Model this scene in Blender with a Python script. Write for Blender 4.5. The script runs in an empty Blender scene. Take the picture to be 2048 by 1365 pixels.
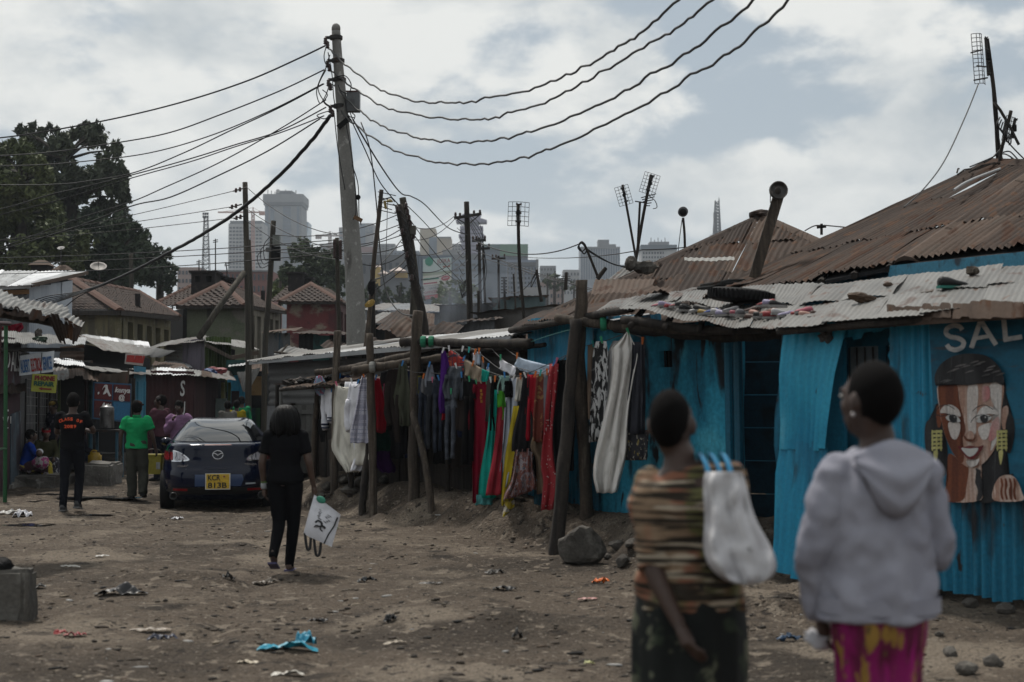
import bpy,bmesh,math,random
import numpy as np
from mathutils import Vector,Matrix,noise as mnoise
random.seed(7)
rng=np.random.default_rng(7)
SC=bpy.context.scene
COL=SC.collection
R=math.radians
# ------------------------------------------------------------------ camera
FPX=2844.4
EYE=Vector((0.0,0.0,1.65))
PITCH=math.atan(124.5/FPX)
cam_d=bpy.data.cameras.new('camera');cam=bpy.data.objects.new('camera',cam_d);COL.objects.link(cam)
cam.location=EYE;cam.rotation_euler=(math.pi/2+PITCH,0,0)
cam_d.lens=50;cam_d.sensor_width=36;cam_d.clip_start=0.1;cam_d.clip_end=8000
cam_d.dof.use_dof=True;cam_d.dof.focus_distance=28;cam_d.dof.aperture_fstop=2.4
SC.camera=cam
# ------------------------------------------------------------------ world, sun, exposure
SUN_EL,SUN_AZ=R(62),R(-28)
SKY_OFF=(0.3,5.2,1.1)
world=bpy.data.worlds.new('World');SC.world=world;world.use_nodes=True
def build_world():
 nt=world.node_tree;N=nt.nodes;L=nt.links;N.clear()
 def nn(t,**k):
  n=N.new(t)
  for a,b in k.items():setattr(n,a,b)
  return n
 def math_(op,a,b=None,c=None):
  n=nn('ShaderNodeMath',operation=op)
  for i,x in enumerate((a,b,c)):
   if x is None:continue
   if isinstance(x,(int,float)):n.inputs[i].default_value=x
   else:L.new(x,n.inputs[i])
  return n.outputs[0]
 def ramp(v,p0,p1):
  n=nn('ShaderNodeMapRange',interpolation_type='SMOOTHSTEP');L.new(v,n.inputs[0])
  n.inputs[1].default_value=p0;n.inputs[2].default_value=p1;return n.outputs[0]
 out=nn('ShaderNodeOutputWorld');bg=nn('ShaderNodeBackground');L.new(bg.outputs[0],out.inputs[0])
 sky=nn('ShaderNodeTexSky',sky_type='NISHITA',sun_disc=False,sun_elevation=SUN_EL,sun_rotation=SUN_AZ,air_density=1.0,dust_density=2.0)
 tc=nn('ShaderNodeTexCoord');sep=nn('ShaderNodeSeparateXYZ');L.new(tc.outputs['Generated'],sep.inputs[0])
 # cumulus: noise over the sky dome, squeezed so that the heaps lie flat-based over the horizon
 sq=nn('ShaderNodeMapping');L.new(tc.outputs['Generated'],sq.inputs[0]);sq.inputs[3].default_value=(1,1,1.9)
 def noise(scale,detail,rough=.55,off=(0,0,0),dist=0.0):
  mp=nn('ShaderNodeMapping');L.new(sq.outputs[0],mp.inputs[0]);mp.inputs[1].default_value=off
  t=nn('ShaderNodeTexNoise',noise_dimensions='3D');L.new(mp.outputs[0],t.inputs['Vector'])
  t.inputs['Scale'].default_value=scale;t.inputs['Detail'].default_value=detail;t.inputs['Roughness'].default_value=rough
  t.inputs['Distortion'].default_value=dist
  return t.outputs[0]
 O=SKY_OFF
 n1=noise(8.5,10,.55,O,.15);n2=noise(2.3,3,.5,(8.3,2.2,4))
 n3=noise(8.5,10,.55,(O[0]-.05,O[1],O[2]+.16),.15)
 big=math_('MULTIPLY',math_('SUBTRACT',n2,.5),.9)
 den=math_('ADD',n1,big)
 cover=ramp(den,.33,.47)
 edge=math_('MULTIPLY',math_('SUBTRACT',n1,n3),3.0)
 shade=math_('ADD',math_('ADD',.62,math_('MULTIPLY',math_('SUBTRACT',den,.56),-1.5)),edge)
 shade=math_('MINIMUM',math_('MAXIMUM',shade,.18),1.0)
 def mixc(f,a,b):
  m=nn('ShaderNodeMix',data_type='RGBA')
  if isinstance(f,float):m.inputs[0].default_value=f
  else:L.new(f,m.inputs[0])
  for i,x in((6,a),(7,b)):
   if isinstance(x,tuple):m.inputs[i].default_value=(*x,1)
   else:L.new(x,m.inputs[i])
  return m.outputs[2]
 hs=nn('ShaderNodeHueSaturation');L.new(sky.outputs[0],hs.inputs['Color']);hs.inputs['Saturation'].default_value=.55;hs.inputs['Value'].default_value=.85
 cloud=mixc(shade,(2.9,3.35,3.7),(6.4,6.45,6.25))
 thin=mixc(.7,hs.outputs[0],(2.65,3.2,3.6))
 col=mixc(cover,thin,cloud)
 hz=ramp(sep.outputs[2],.20,.0)
 col=mixc(math_('MULTIPLY',hz,.8),col,(4.5,4.85,5.05))
 L.new(col,bg.inputs[0]);bg.inputs[1].default_value=0.1
build_world()
sun_d=bpy.data.lights.new('sun','SUN');sun=bpy.data.objects.new('sun',sun_d);COL.objects.link(sun)
sun_d.energy=2.5;sun_d.angle=R(6);sun_d.color=(1.0,.95,.87)
sun.rotation_euler=Vector((math.sin(SUN_AZ)*math.cos(SUN_EL),math.cos(SUN_AZ)*math.cos(SUN_EL),math.sin(SUN_EL))).to_track_quat('Z','Y').to_euler()
SC.view_settings.view_transform='Standard';SC.view_settings.look='None'
SC.view_settings.gamma=1;SC.view_settings.exposure=0.43;SC.view_settings.use_curve_mapping=False
SC.render.engine='CYCLES';SC.cycles.use_denoising=True
SC.cycles.max_bounces=6;SC.cycles.diffuse_bounces=2;SC.cycles.glossy_bounces=3;SC.cycles.transmission_bounces=4
SC.cycles.transparent_max_bounces=12;SC.cycles.volume_bounces=0;SC.cycles.volume_step_rate=2
# ------------------------------------------------------------------ helpers: pixels of the photo to points of the place
def P(px,py,Y):
 u=(px-1024)/FPX;v=(682.5-py)/FPX
 dy=math.cos(PITCH)-v*math.sin(PITCH);dz=math.sin(PITCH)+v*math.cos(PITCH)
 t=Y/dy
 return Vector((u*t,Y,EYE.z+dz*t))
def fbm(x,y,oct=4,s=1.0,seed=0):
 x=np.asarray(x,float)*s;y=np.asarray(y,float)*s;out=np.zeros(np.broadcast(x,y).shape);a=.5
 def h(i,j):return(np.abs(np.sin(i*127.1+j*311.7+seed*74.7)*43758.5453))%1.0
 for o in range(oct):
  xi=np.floor(x);yi=np.floor(y);fx=x-xi;fy=y-yi
  fx=fx*fx*(3-2*fx);fy=fy*fy*(3-2*fy)
  out+=a*((h(xi,yi)*(1-fx)+h(xi+1,yi)*fx)*(1-fy)+(h(xi,yi+1)*(1-fx)+h(xi+1,yi+1)*fx)*fy)
  x=x*2.03+17.3;y=y*2.03+9.1;a*=.5
 return out
FOOT_A=np.array([2.4,13.2]);FOOT_N=np.array([.849,.528])
def sstep(a,b,x):
 t=np.clip((x-a)/(b-a),0,1);return t*t*(3-2*t)
HUMPS=[]
def ground_h(x,y):
 x=np.asarray(x,float);y=np.asarray(y,float)
 d=(x-FOOT_A[0])*FOOT_N[0]+(y-FOOT_A[1])*FOOT_N[1]
 along=(x-FOOT_A[0])*-FOOT_N[1]+(y-FOOT_A[1])*FOOT_N[0]
 z=(fbm(x,y,3,.55,1)-.45)*.12+(fbm(x,y,3,2.6,2)-.45)*.05
 wob=(fbm(along,d*.3,3,.9,5)-.45)*.9
 bank=sstep(0,.75,d+wob)*sstep(.2,1.2,along)*(1-sstep(12.5,16,along))
 z=z*(1-.3*bank)+bank*(.42+(fbm(x,y,3,1.3,8)-.45)*.28)
 for hx,hy,ra,rb,hh,an in HUMPS:
  ca,sa=math.cos(an),math.sin(an);u=((x-hx)*ca+(y-hy)*sa)/ra;v=(-(x-hx)*sa+(y-hy)*ca)/rb;e=np.sqrt(u*u+v*v)*(1+.35*(fbm(x,y,3,2.2,13)-.45))
  z=z+hh*(1-sstep(.55,1.12,e))*(.8+.5*fbm(x,y,2,3,17))
 c=-1.7-.18*(y-5)+.25*np.sin(y*.5)
 for o in(-.72,.72):z=z-.045*np.exp(-((x-c-o)/.15)**2)*sstep(.30,.5,fbm(x,y,2,.8,23))*(y<23)*(y>2)
 near=(1-sstep(5.5,9.5,y))
 z=z+near*.10*sstep(-3,2,x)+sstep(28,60,y)*.25
 far=sstep(60,900,np.hypot(x,y));z=z+far*6
 fade=sstep(70,140,np.hypot(x,y))
 return z*(1-fade*.6)
GRID=[]
def gz(x,y):
 if not(-13.9<x<6.9 and 2.1<y<44.9):return float(ground_h(x,y))
 if not GRID:X,Y=np.meshgrid(np.arange(-14,7.01,.06),np.arange(2,45.01,.06));GRID.append(ground_h(X,Y).tolist())
 u,v=(x+14)/.06,(y-2)/.06;i,j=int(u),int(v);u-=i;v-=j;a,b=GRID[0][j],GRID[0][j+1]
 return(a[i]*(1-u)+a[i+1]*u)*(1-v)+(b[i]*(1-u)+b[i+1]*u)*v
def G(px,py):
 """where the line of sight through a photo pixel meets the ground"""
 y=3.0
 while y<140:
  q=P(px,py,y);z=gz(q.x,q.y)
  if q.z<=z:return Vector((q.x,q.y,z))
  y+=max(.02,y*.003)+max(0,(q.z-z-.6))*.5
 return P(px,py,60)
 # ------------------------------------------------------------------ helpers: materials
MATS={}
LIGHT=('leaf','city','cloth_hood','cloth_white','cloth_cream','cloth_lace','cloth_pale','cloth_mag','cloth_tig','cloth_polo','bag','skin','sign','ink','print','peg','plate','cloth_fine','cloth_veil','cloth_mono','paint_','bright','zinc_sheet_new','concrete','blue_p','plastic','lamp','car_ch')
def M(name,col=(.5,.5,.5),rough=.85,layers=(),fine=.15,fscale=30,bump=.2,bscale=45,bdist=.01,metal=0.0,spec=.35,alpha=1.0,emit=None,sheen=0,coord='Object',bstretch=None,trans=0):
 """layers: (colour, scale, lo, hi[, coord, detail, dist]) - noise-masked coats over the base colour"""
 if name in MATS:return MATS[name]
 k0=1.0 if name.startswith(LIGHT)else .66
 col=tuple(c*k0 for c in col);layers=[(tuple(c*k0 for c in l_[0]),*l_[1:])for l_ in layers]
 m=bpy.data.materials.new(name);m.use_nodes=True;nt=m.node_tree;N=nt.nodes;L=nt.links
 b=N['Principled BSDF'];MATS[name]=m
 b.inputs['Roughness'].default_value=rough;b.inputs['Metallic'].default_value=metal
 b.inputs['Specular IOR Level'].default_value=spec
 if sheen:b.inputs['Sheen Weight'].default_value=sheen
 if trans:b.inputs['Transmission Weight'].default_value=trans
 tc=N.new('ShaderNodeTexCoord');oi=N.new('ShaderNodeObjectInfo')
 mu=N.new('ShaderNodeMath');mu.operation='MULTIPLY';mu.inputs[1].default_value=53.0;L.new(oi.outputs['Random'],mu.inputs[0])
 vecs={}
 def vec(c):
  if c not in vecs:
   a=N.new('ShaderNodeVectorMath');a.operation='ADD';L.new(tc.outputs[c],a.inputs[0]);L.new(mu.outputs[0],a.inputs[1]);vecs[c]=a.outputs[0]
  return vecs[c]
 k=[0]
 def noise(scale,c,detail=5,dist=0.0):
  k[0]+=1
  mp=N.new('ShaderNodeMapping');L.new(vec(c),mp.inputs[0]);mp.inputs[1].default_value=(k[0]*3.7,k[0]*1.3,k[0]*2.1)
  s=scale if isinstance(scale,tuple)else(scale,)*3
  mp.inputs[3].default_value=s
  t=N.new('ShaderNodeTexNoise');t.inputs['Scale'].default_value=1;t.inputs['Detail'].default_value=detail;t.inputs['Distortion'].default_value=dist
  L.new(mp.outputs[0],t.inputs['Vector']);return t.outputs[0]
 cur=None
 def mix(f,a,c):
  n=N.new('ShaderNodeMix');n.data_type='RGBA';L.new(f,n.inputs[0])
  if a is None:n.inputs[6].default_value=(*col,1)
  else:L.new(a,n.inputs[6])
  n.inputs[7].default_value=(*c,1);return n.outputs[2]
 for ly in layers:
  c,s,lo,hi=ly[:4];cd=ly[4]if len(ly)>4 else coord;det=ly[5]if len(ly)>5 else 5;ds=ly[6]if len(ly)>6 else 0.0
  r=N.new('ShaderNodeMapRange');r.interpolation_type='SMOOTHSTEP';L.new(noise(s,cd,det,ds),r.inputs[0]);r.inputs[1].default_value=lo;r.inputs[2].default_value=hi
  cur=mix(r.outputs[0],cur,c)
 if fine:
  r=N.new('ShaderNodeMapRange');L.new(noise(fscale,coord,4),r.inputs[0]);r.inputs[1].default_value=.3;r.inputs[2].default_value=.7
  r.inputs[3].default_value=1-fine;r.inputs[4].default_value=1+fine
  n=N.new('ShaderNodeVectorMath');n.operation='SCALE';L.new(r.outputs[0],n.inputs['Scale'])
  if cur is None:n.inputs[0].default_value=col
  else:L.new(cur,n.inputs[0])
  cur=n.outputs[0]
 if cur is None:b.inputs['Base Color'].default_value=(*col,1)
 else:L.new(cur,b.inputs['Base Color'])
 if bump:
  bp=N.new('ShaderNodeBump');bp.inputs['Strength'].default_value=bump;bp.inputs['Distance'].default_value=bdist
  L.new(noise(bstretch or bscale,coord,4),bp.inputs['Height']);L.new(bp.outputs[0],b.inputs['Normal'])
 if alpha<1:b.inputs['Alpha'].default_value=alpha
 if emit:b.inputs['Emission Color'].default_value=(*emit[0],1);b.inputs['Emission Strength'].default_value=emit[1]
 return m
 # ------------------------------------------------------------------ helpers: meshes
class MB:
 def __init__(s):s.v=[];s.f=[];s.m=[]
 def add(s,vs,fs,mi=0):
  o=len(s.v);s.v+=[tuple(v)for v in vs];s.f+=[tuple(i+o for i in f)for f in fs];s.m+=[mi]*len(fs);return s
 def hexa(s,p,mi=0):
  return s.add(p,[(3,2,1,0),(4,5,6,7),(0,1,5,4),(1,2,6,5),(2,3,7,6),(3,0,4,7)],mi)
 def box(s,c,size,rz=0.0,M4=None,mi=0):
  x,y,z=(a/2 for a in size);c=Vector(c);rot=M4 or Matrix.Rotation(rz,3,'Z')
  return s.hexa([c+rot@Vector(q)for q in((-x,-y,-z),(x,-y,-z),(x,y,-z),(-x,y,-z),(-x,-y,z),(x,-y,z),(x,y,z),(-x,y,z))],mi)
 def beam(s,a,b,w,h,up=Vector((0,0,1)),mi=0):
  a=Vector(a);b=Vector(b);d=(b-a).normalized();sd=d.cross(up)
  if sd.length<1e-3:sd=Vector((1,0,0))
  sd=sd.normalized()*w/2;u=sd.cross(d).normalized()*h/2
  return s.hexa([a-sd-u,a+sd-u,b+sd-u,b-sd-u,a-sd+u,a+sd+u,b+sd+u,b-sd+u],mi)
 def loft(s,rings,cap=True,closed=True,mi=0):
  n=len(rings[0]);o=len(s.v)
  for r in rings:s.v+=[tuple(v)for v in r]
  for i in range(len(rings)-1):
   for j in range(n if closed else n-1):
    k=(j+1)%n
    s.f.append((o+i*n+j,o+i*n+k,o+(i+1)*n+k,o+(i+1)*n+j));s.m.append(mi)
  if cap and closed:
   s.f.append(tuple(o+j for j in range(n))[::-1]);s.m.append(mi)
   s.f.append(tuple(o+(len(rings)-1)*n+j for j in range(n)));s.m.append(mi)
  return s
 def tube(s,pts,rad,n=8,cap=True,mi=0,flat=1.0,irr=0.0):
  pts=[Vector(p)for p in pts];rr=rad if isinstance(rad,(list,tuple))else[rad]*len(pts)
  rings=[];ref=None
  for i,p in enumerate(pts):
   d=(pts[min(i+1,len(pts)-1)]-pts[max(i-1,0)])
   d=d.normalized()if d.length>1e-9 else Vector((0,0,1))
   if ref is None:ref=d.orthogonal().normalized()
   ref=(ref-d*ref.dot(d));ref=ref.normalized()if ref.length>1e-6 else d.orthogonal().normalized()
   q=d.cross(ref)
   rings.append([p+(ref*math.cos(t)+q*math.sin(t)*flat)*rr[i]*(1+irr*(random.random()-.5))for t in(2*math.pi*j/n for j in range(n))])
  return s.loft(rings,cap,True,mi)
 def blob(s,c,r,rot=None,nu=14,nv=9,mi=0,jit=0.0,seed=0):
  c=Vector(c);r=r if isinstance(r,(tuple,list))else(r,)*3;rings=[]
  for i in range(nv):
   th=math.pi*(i+.0)/(nv-1);th=min(max(th,.04),math.pi-.04)
   ring=[]
   for j in range(nu):
    ph=2*math.pi*j/nu;d=Vector((math.sin(th)*math.cos(ph),math.sin(th)*math.sin(ph),math.cos(th)))
    k=1+(jit*mnoise.noise(d*1.7+Vector((seed,seed*.7,0)))if jit else 0)
    q=Vector((d.x*r[0],d.y*r[1],d.z*r[2]))*k
    ring.append(c+(rot@q if rot else q))
   rings.append(ring[::-1])
  return s.loft(rings,True,True,mi)
 def quad(s,a,b,c,d,mi=0):return s.add([a,b,c,d],[(0,1,2,3)],mi)
 def grid(s,fn,nu,nv,mi=0):
  return s.add([fn(i/nu,j/nv)for j in range(nv+1)for i in range(nu+1)],[(j*(nu+1)+i,j*(nu+1)+i+1,(j+1)*(nu+1)+i+1,(j+1)*(nu+1)+i)for j in range(nv)for i in range(nu)],mi)
 def lathe(s,c,prof,n=20,mi=0,axis=None):
  c=Vector(c);rot=Vector((0,0,1)).rotation_difference(axis).to_matrix()if axis else Matrix.Identity(3)
  return s.loft([[c+rot@Vector((r*math.cos(2*math.pi*j/n),r*math.sin(2*math.pi*j/n),h))for j in range(n)]for r,h in prof],True,True,mi)
def mesh_from(name,v,f,mi=None,uv=None,smooth=False):
 me=bpy.data.meshes.new(name);me.from_pydata(v,[],f)
 if mi is not None and any(mi):me.polygons.foreach_set('material_index',mi)
 if uv is not None:
  lay=me.uv_layers.new(name='UVMap');idx=np.zeros(len(me.loops),np.int32);me.loops.foreach_get('vertex_index',idx)
  lay.data.foreach_set('uv',np.asarray(uv,np.float32)[idx].ravel())
 if smooth:me.polygons.foreach_set('use_smooth',[True]*len(me.polygons))
 me.update();return me
def link(name,me,mats,root=None,kind=None,label=None,loc=(0,0,0)):
 o=bpy.data.objects.new(name,me);COL.objects.link(o)
 for m in(mats if isinstance(mats,(list,tuple))else[mats]):
  if len(me.materials)<len(mats if isinstance(mats,(list,tuple))else[mats]):me.materials.append(m)
 if root is not None:o.parent=root
 o.location=loc
 if kind:o['kind']=kind
 if label:o['label']=label
 return o
def base_of(root):
 b=Vector((0,0,0));r=root
 while r is not None:b+=r.location;r=r.parent
 return b
def part(mb,name,mats,root,smooth=False,kind=None,label=None,uv=None):
 """a mesh in world coordinates becomes a child of root (roots are never rotated while building)"""
 b=base_of(root);v=[(p[0]-b.x,p[1]-b.y,p[2]-b.z)for p in mb.v]
 return link(name,mesh_from(name,v,mb.f,mb.m,uv,smooth),mats,root,kind,label)
def tag(o,label,cat,group=None,kind=None):
 if label:o['label']=label
 if cat:o['category']=cat
 if group:o['group']=group
 if kind:o['kind']=kind
 return o
def thing(name,label,cat,loc,group=None):
 o=bpy.data.objects.new(name,None);COL.objects.link(o);o.location=loc;o.empty_display_size=.1
 return tag(o,label,cat,group)
def solo(mb,name,label,cat,mats,group=None,smooth=False,kind=None,uv=None):
 a=np.array(mb.v);lo=a.min(0);hi=a.max(0);b=Vector(((lo[0]+hi[0])/2,(lo[1]+hi[1])/2,lo[2]))
 v=[(p[0]-b.x,p[1]-b.y,p[2]-b.z)for p in mb.v]
 o=link(name,mesh_from(name,v,mb.f,mb.m,uv,smooth),mats,None,None,None,b)
 return tag(o,label,cat,group,kind)
def spline(pts,n=8):
 pts=[Vector(p)for p in pts];out=[]
 for i in range(len(pts)-1):
  p0=pts[max(i-1,0)];p1=pts[i];p2=pts[i+1];p3=pts[min(i+2,len(pts)-1)]
  for k in range(n):
   t=k/n;t2=t*t;t3=t2*t
   out.append(.5*((2*p1)+(p2-p0)*t+(2*p0-5*p1+4*p2-p3)*t2+(3*p1-p0-3*p2+p3)*t3))
 return out+[pts[-1]]
def lerp(a,b,t):return a+(b-a)*t
# corrugated sheet: A-B is the eave (left, right), D-C the top; the ridges run from A-B to D-C
def sheet(name,A,B,C,D,mat,root,pitch=.09,amp=.011,nv=3,rag=.02,wob=.012,lift=0.0,seed=None,label=None,spw=4):
 A,B,C,D=(Vector(q)for q in(A,B,C,D));rs=random.Random(seed if seed is not None else random.random())
 W=max((B-A).length,(C-D).length);nw=max(2,round(W/pitch));nu=nw*spw
 nrm=(B-A).cross((D+C-A-B));nrm=nrm.normalized()
 if nrm.z<-.2:nrm=-nrm
 ph=rs.random()*6;v=[];uv=[];Lh=max(.08,(D-A).length,(C-B).length)
 jit=[[(rs.random()-.5)*rag for _ in range(nw+1)]for _ in range(2)]
 dip=[[0.0]*(nw+1),[0.0]*(nw+1)]
 b=base_of(root)
 for j in range(nv+1):
  t=j/nv
  for i in range(nu+1):
   u=i/nu;tt=t
   if j==0:tt+=jit[0][i//spw]/Lh
   if j==nv:tt+=jit[1][i//spw]/Lh
   p=lerp(lerp(A,B,u),lerp(D,C,u),tt)
   p=p+nrm*(amp*math.sin(2*math.pi*nw*u)+wob*mnoise.noise(Vector((u*2.3*W+ph,tt*1.7*Lh,ph)))*2+lift)
   v.append(p-b);uv.append((u*W,t*Lh))
 f=[(j*(nu+1)+i,j*(nu+1)+i+1,(j+1)*(nu+1)+i+1,(j+1)*(nu+1)+i)for j in range(nv)for i in range(nu)]
 return link(name,mesh_from(name,v,f,None,uv,True),mat,root,None,label)
def sheets(name,A,B,C,D,nx,ny,mats,root,pitch=.09,amp=.011,over=.06,rag=.04,wob=.015,tilt=.012,seed=1,**k):
 A,B,C,D=(Vector(q)for q in(A,B,C,D));rs=random.Random(seed);out=[]
 q=lambda u,v:lerp(lerp(A,B,u),lerp(D,C,u),v)
 for j in range(ny):
  for i in range(nx):
   u0,u1=i/nx-.006,(i+1)/nx+.006
   v0,v1=j/ny-(over/ny if j else 0),(j+1)/ny
   v0+=(rs.random()-.5)*.03;u0+=(rs.random()-.5)*.012
   dv=(rs.random()-.5)*.03
   out.append(sheet(name,q(u0,v0),q(u1,v0+dv),q(u1,v1+dv),q(u0,v1),rs.choice(mats),root,pitch,amp,rag=rag,wob=wob,lift=(j%2)*.012+(i%2)*.008+(rs.random()-.5)*tilt,seed=rs.random(),**k))
 return out
def text(body,at,xdir,updir,size,mat,root,name='lettering',ext=.004,bold=0.0,width=None,shear=0.0):
 """print as thin letters: a font curve turned into a mesh"""
 cu=bpy.data.curves.new(name,'FONT');cu.body=body;cu.size=size;cu.extrude=ext;cu.offset=bold;cu.shear=shear;cu.resolution_u=3
 tmp=bpy.data.objects.new('tmp_font',cu);COL.objects.link(tmp);bpy.context.view_layer.update()
 me=bpy.data.meshes.new_from_object(tmp.evaluated_get(bpy.context.evaluated_depsgraph_get()));me.name=name;bpy.data.objects.remove(tmp);me.materials.clear()
 v=np.zeros(len(me.vertices)*3);me.vertices.foreach_get('co',v);v=v.reshape(-1,3);w=v[:,0].max()-v[:,0].min();sx=(width/w)if width else 1.0
 x=Vector(xdir).normalized();z=x.cross(Vector(updir)).normalized();y=z.cross(x);x0=v[:,0].min()if width else 0.0
 o=link(name,me,mat,root);me.transform(Matrix(((x.x*sx,y.x,z.x,0),(x.y*sx,y.y,z.y,0),(x.z*sx,y.z,z.z,0),(0,0,0,1)))@Matrix.Translation((-x0,0,0)));o.location=Vector(at)-base_of(root)
 return o
 # ------------------------------------------------------------------ materials
DIRT=M('dirt',(.130,.103,.080),.95,[((.062,.05,.04),.35,.46,.66),((.225,.185,.145),.8,.50,.66),((.045,.037,.031),1.9,.58,.72),((.235,.195,.155),6,.58,.66,'Object',6,.6),((.045,.037,.031),11,.60,.66,'Object',6,.5),((.27,.235,.195),24,.63,.68),((.035,.03,.026),31,.63,.68)],fine=.35,fscale=60,bump=1.0,bscale=26,bdist=.05,spec=.15)
def metalM(name,base,rust=.5,paint=None,rough=.55,dirt=(.10,.085,.07),metal=.0):
 lo=.72-.3*rust
 ly=[(tuple(c*.72 for c in base),(2.5,.6,1),.42,.62,'UV'),(dirt,(9,.9,1),.56,.78,'UV',4),((.075,.035,.02),(3.2,1.6,1),lo,lo+.10,'UV',6),((.115,.062,.038),(7,3.5,1),lo+.03,lo+.12,'UV',6)]
 return M(name,base,rough,ly,fine=.12,fscale=25,bump=.12,bscale=30,metal=metal,spec=.12 if 'rust' in name else .4)
ZINC=metalM('zinc_sheet',(.20,.196,.185),.42);ZINC2=metalM('zinc_sheet_worn',(.165,.16,.15),.62);ZINC3=metalM('zinc_sheet_new',(.36,.37,.38),.12)
RUST=metalM('rusty_sheet',(.085,.060,.048),.62,rough=.8,dirt=(.06,.045,.038));RUST2=metalM('rusty_sheet_dark',(.072,.053,.045),.5,rough=.8,dirt=(.05,.04,.034));RUST3=metalM('rusty_sheet_pale',(.13,.092,.072),.5,rough=.8)
BLUE=M('blue_paint_sheet',(.010,.24,.40),.55,[((.008,.17,.30),(1.6,.7,1),.45,.65,'UV'),((.03,.30,.46),(5,.8,1),.58,.72,'UV'),((.012,.05,.075),(6,1.1,1),.54,.70,'UV',7),((.05,.03,.022),(9,5,1),.70,.75,'UV',7)],fine=.1,bump=.12,bscale=30,spec=.45)
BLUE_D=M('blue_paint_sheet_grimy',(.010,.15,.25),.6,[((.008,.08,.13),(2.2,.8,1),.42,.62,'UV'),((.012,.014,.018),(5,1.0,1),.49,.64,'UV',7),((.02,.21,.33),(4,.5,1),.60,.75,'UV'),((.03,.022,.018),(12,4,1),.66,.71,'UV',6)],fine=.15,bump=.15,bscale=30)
BLUE_L=M('blue_paint_light',(.03,.33,.50),.5,[((.012,.22,.37),(2,.7,1),.45,.65,'UV'),((.12,.42,.56),(8,.6,1),.6,.75,'UV'),((.02,.05,.07),(9,2.5,1),.68,.74,'UV',7)],fine=.1,bump=.12)
PLASTER=M('blue_plaster',(.03,.29,.44),.85,[((.08,.42,.56),1.1,.46,.66),((.015,.15,.24),(2.5,2.5,.8),.48,.62),((.014,.02,.026),(1.5,1.5,.55),.56,.66,'Object',8,.8),((.02,.025,.03),(5,5,1.2),.58,.66,'Object',8,.5)],fine=.2,fscale=20,bump=.5,bscale=9,bdist=.03)
WOOD=M('weathered_wood',(.10,.078,.06),.9,[((.055,.043,.034),(14,14,1.2),.42,.6),((.17,.14,.11),(22,22,1.5),.55,.7),((.03,.024,.02),(3,3,2),.62,.75)],fine=.2,bump=.6,bstretch=(30,30,2.5),bdist=.012)
WOOD_D=M('dark_wood',(.045,.036,.03),.9,[((.022,.018,.016),(12,12,1.2),.42,.62),((.085,.068,.054),(20,20,1.5),.6,.74)],fine=.2,bump=.6,bstretch=(30,30,2.5),bdist=.012)
WOOD_P=M('pole_wood',(.075,.066,.052),.9,[((.04,.035,.028),(8,8,.6),.42,.62),((.12,.11,.085),(16,16,.8),.56,.72)],fine=.2,bump=.5,bstretch=(30,30,1.5),bdist=.01)
CONC=M('concrete',(.185,.182,.172),.9,[((.15,.145,.135),(1.5,1.5,.5),.45,.68),((.09,.085,.08),(4,4,.9),.62,.74),((.31,.305,.29),9,.58,.7)],fine=.12,bump=.25,bscale=25)
BLACK=M('black_rubber',(.014,.014,.015),.7,fine=.2,bump=.1,spec=.12);CABLE=M('cable_black',(.018,.018,.02),.6,fine=0,bump=0);CABLE_G=M('cable_grey',(.09,.09,.09),.6,fine=0,bump=0)
IRON=M('dark_iron',(.035,.033,.032),.6,[((.08,.045,.03),9,.55,.7)],fine=.15,bump=.1,metal=.3)
STONE=M('stone',(.12,.108,.095),.92,[((.065,.058,.05),2.2,.44,.62),((.17,.155,.135),6,.55,.68)],fine=.25,fscale=40,bump=.8,bscale=14,bdist=.03)
DARK=M('dark_interior',(.012,.012,.014),.95,fine=.2,bump=0)  # near-black; paints the shade inside stalls, in openings and under eaves
WHITE=M('white_print',(.72,.72,.70),.6,[((.5,.49,.46),5,.55,.75)],fine=.05,bump=0)
def flat(name,c,rough=.6,var=.12,**k):return M(name,c,rough,[(tuple(x*(1-2*var)for x in c),6,.5,.7)],fine=var,fscale=40,bump=.05,**k)
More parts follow.
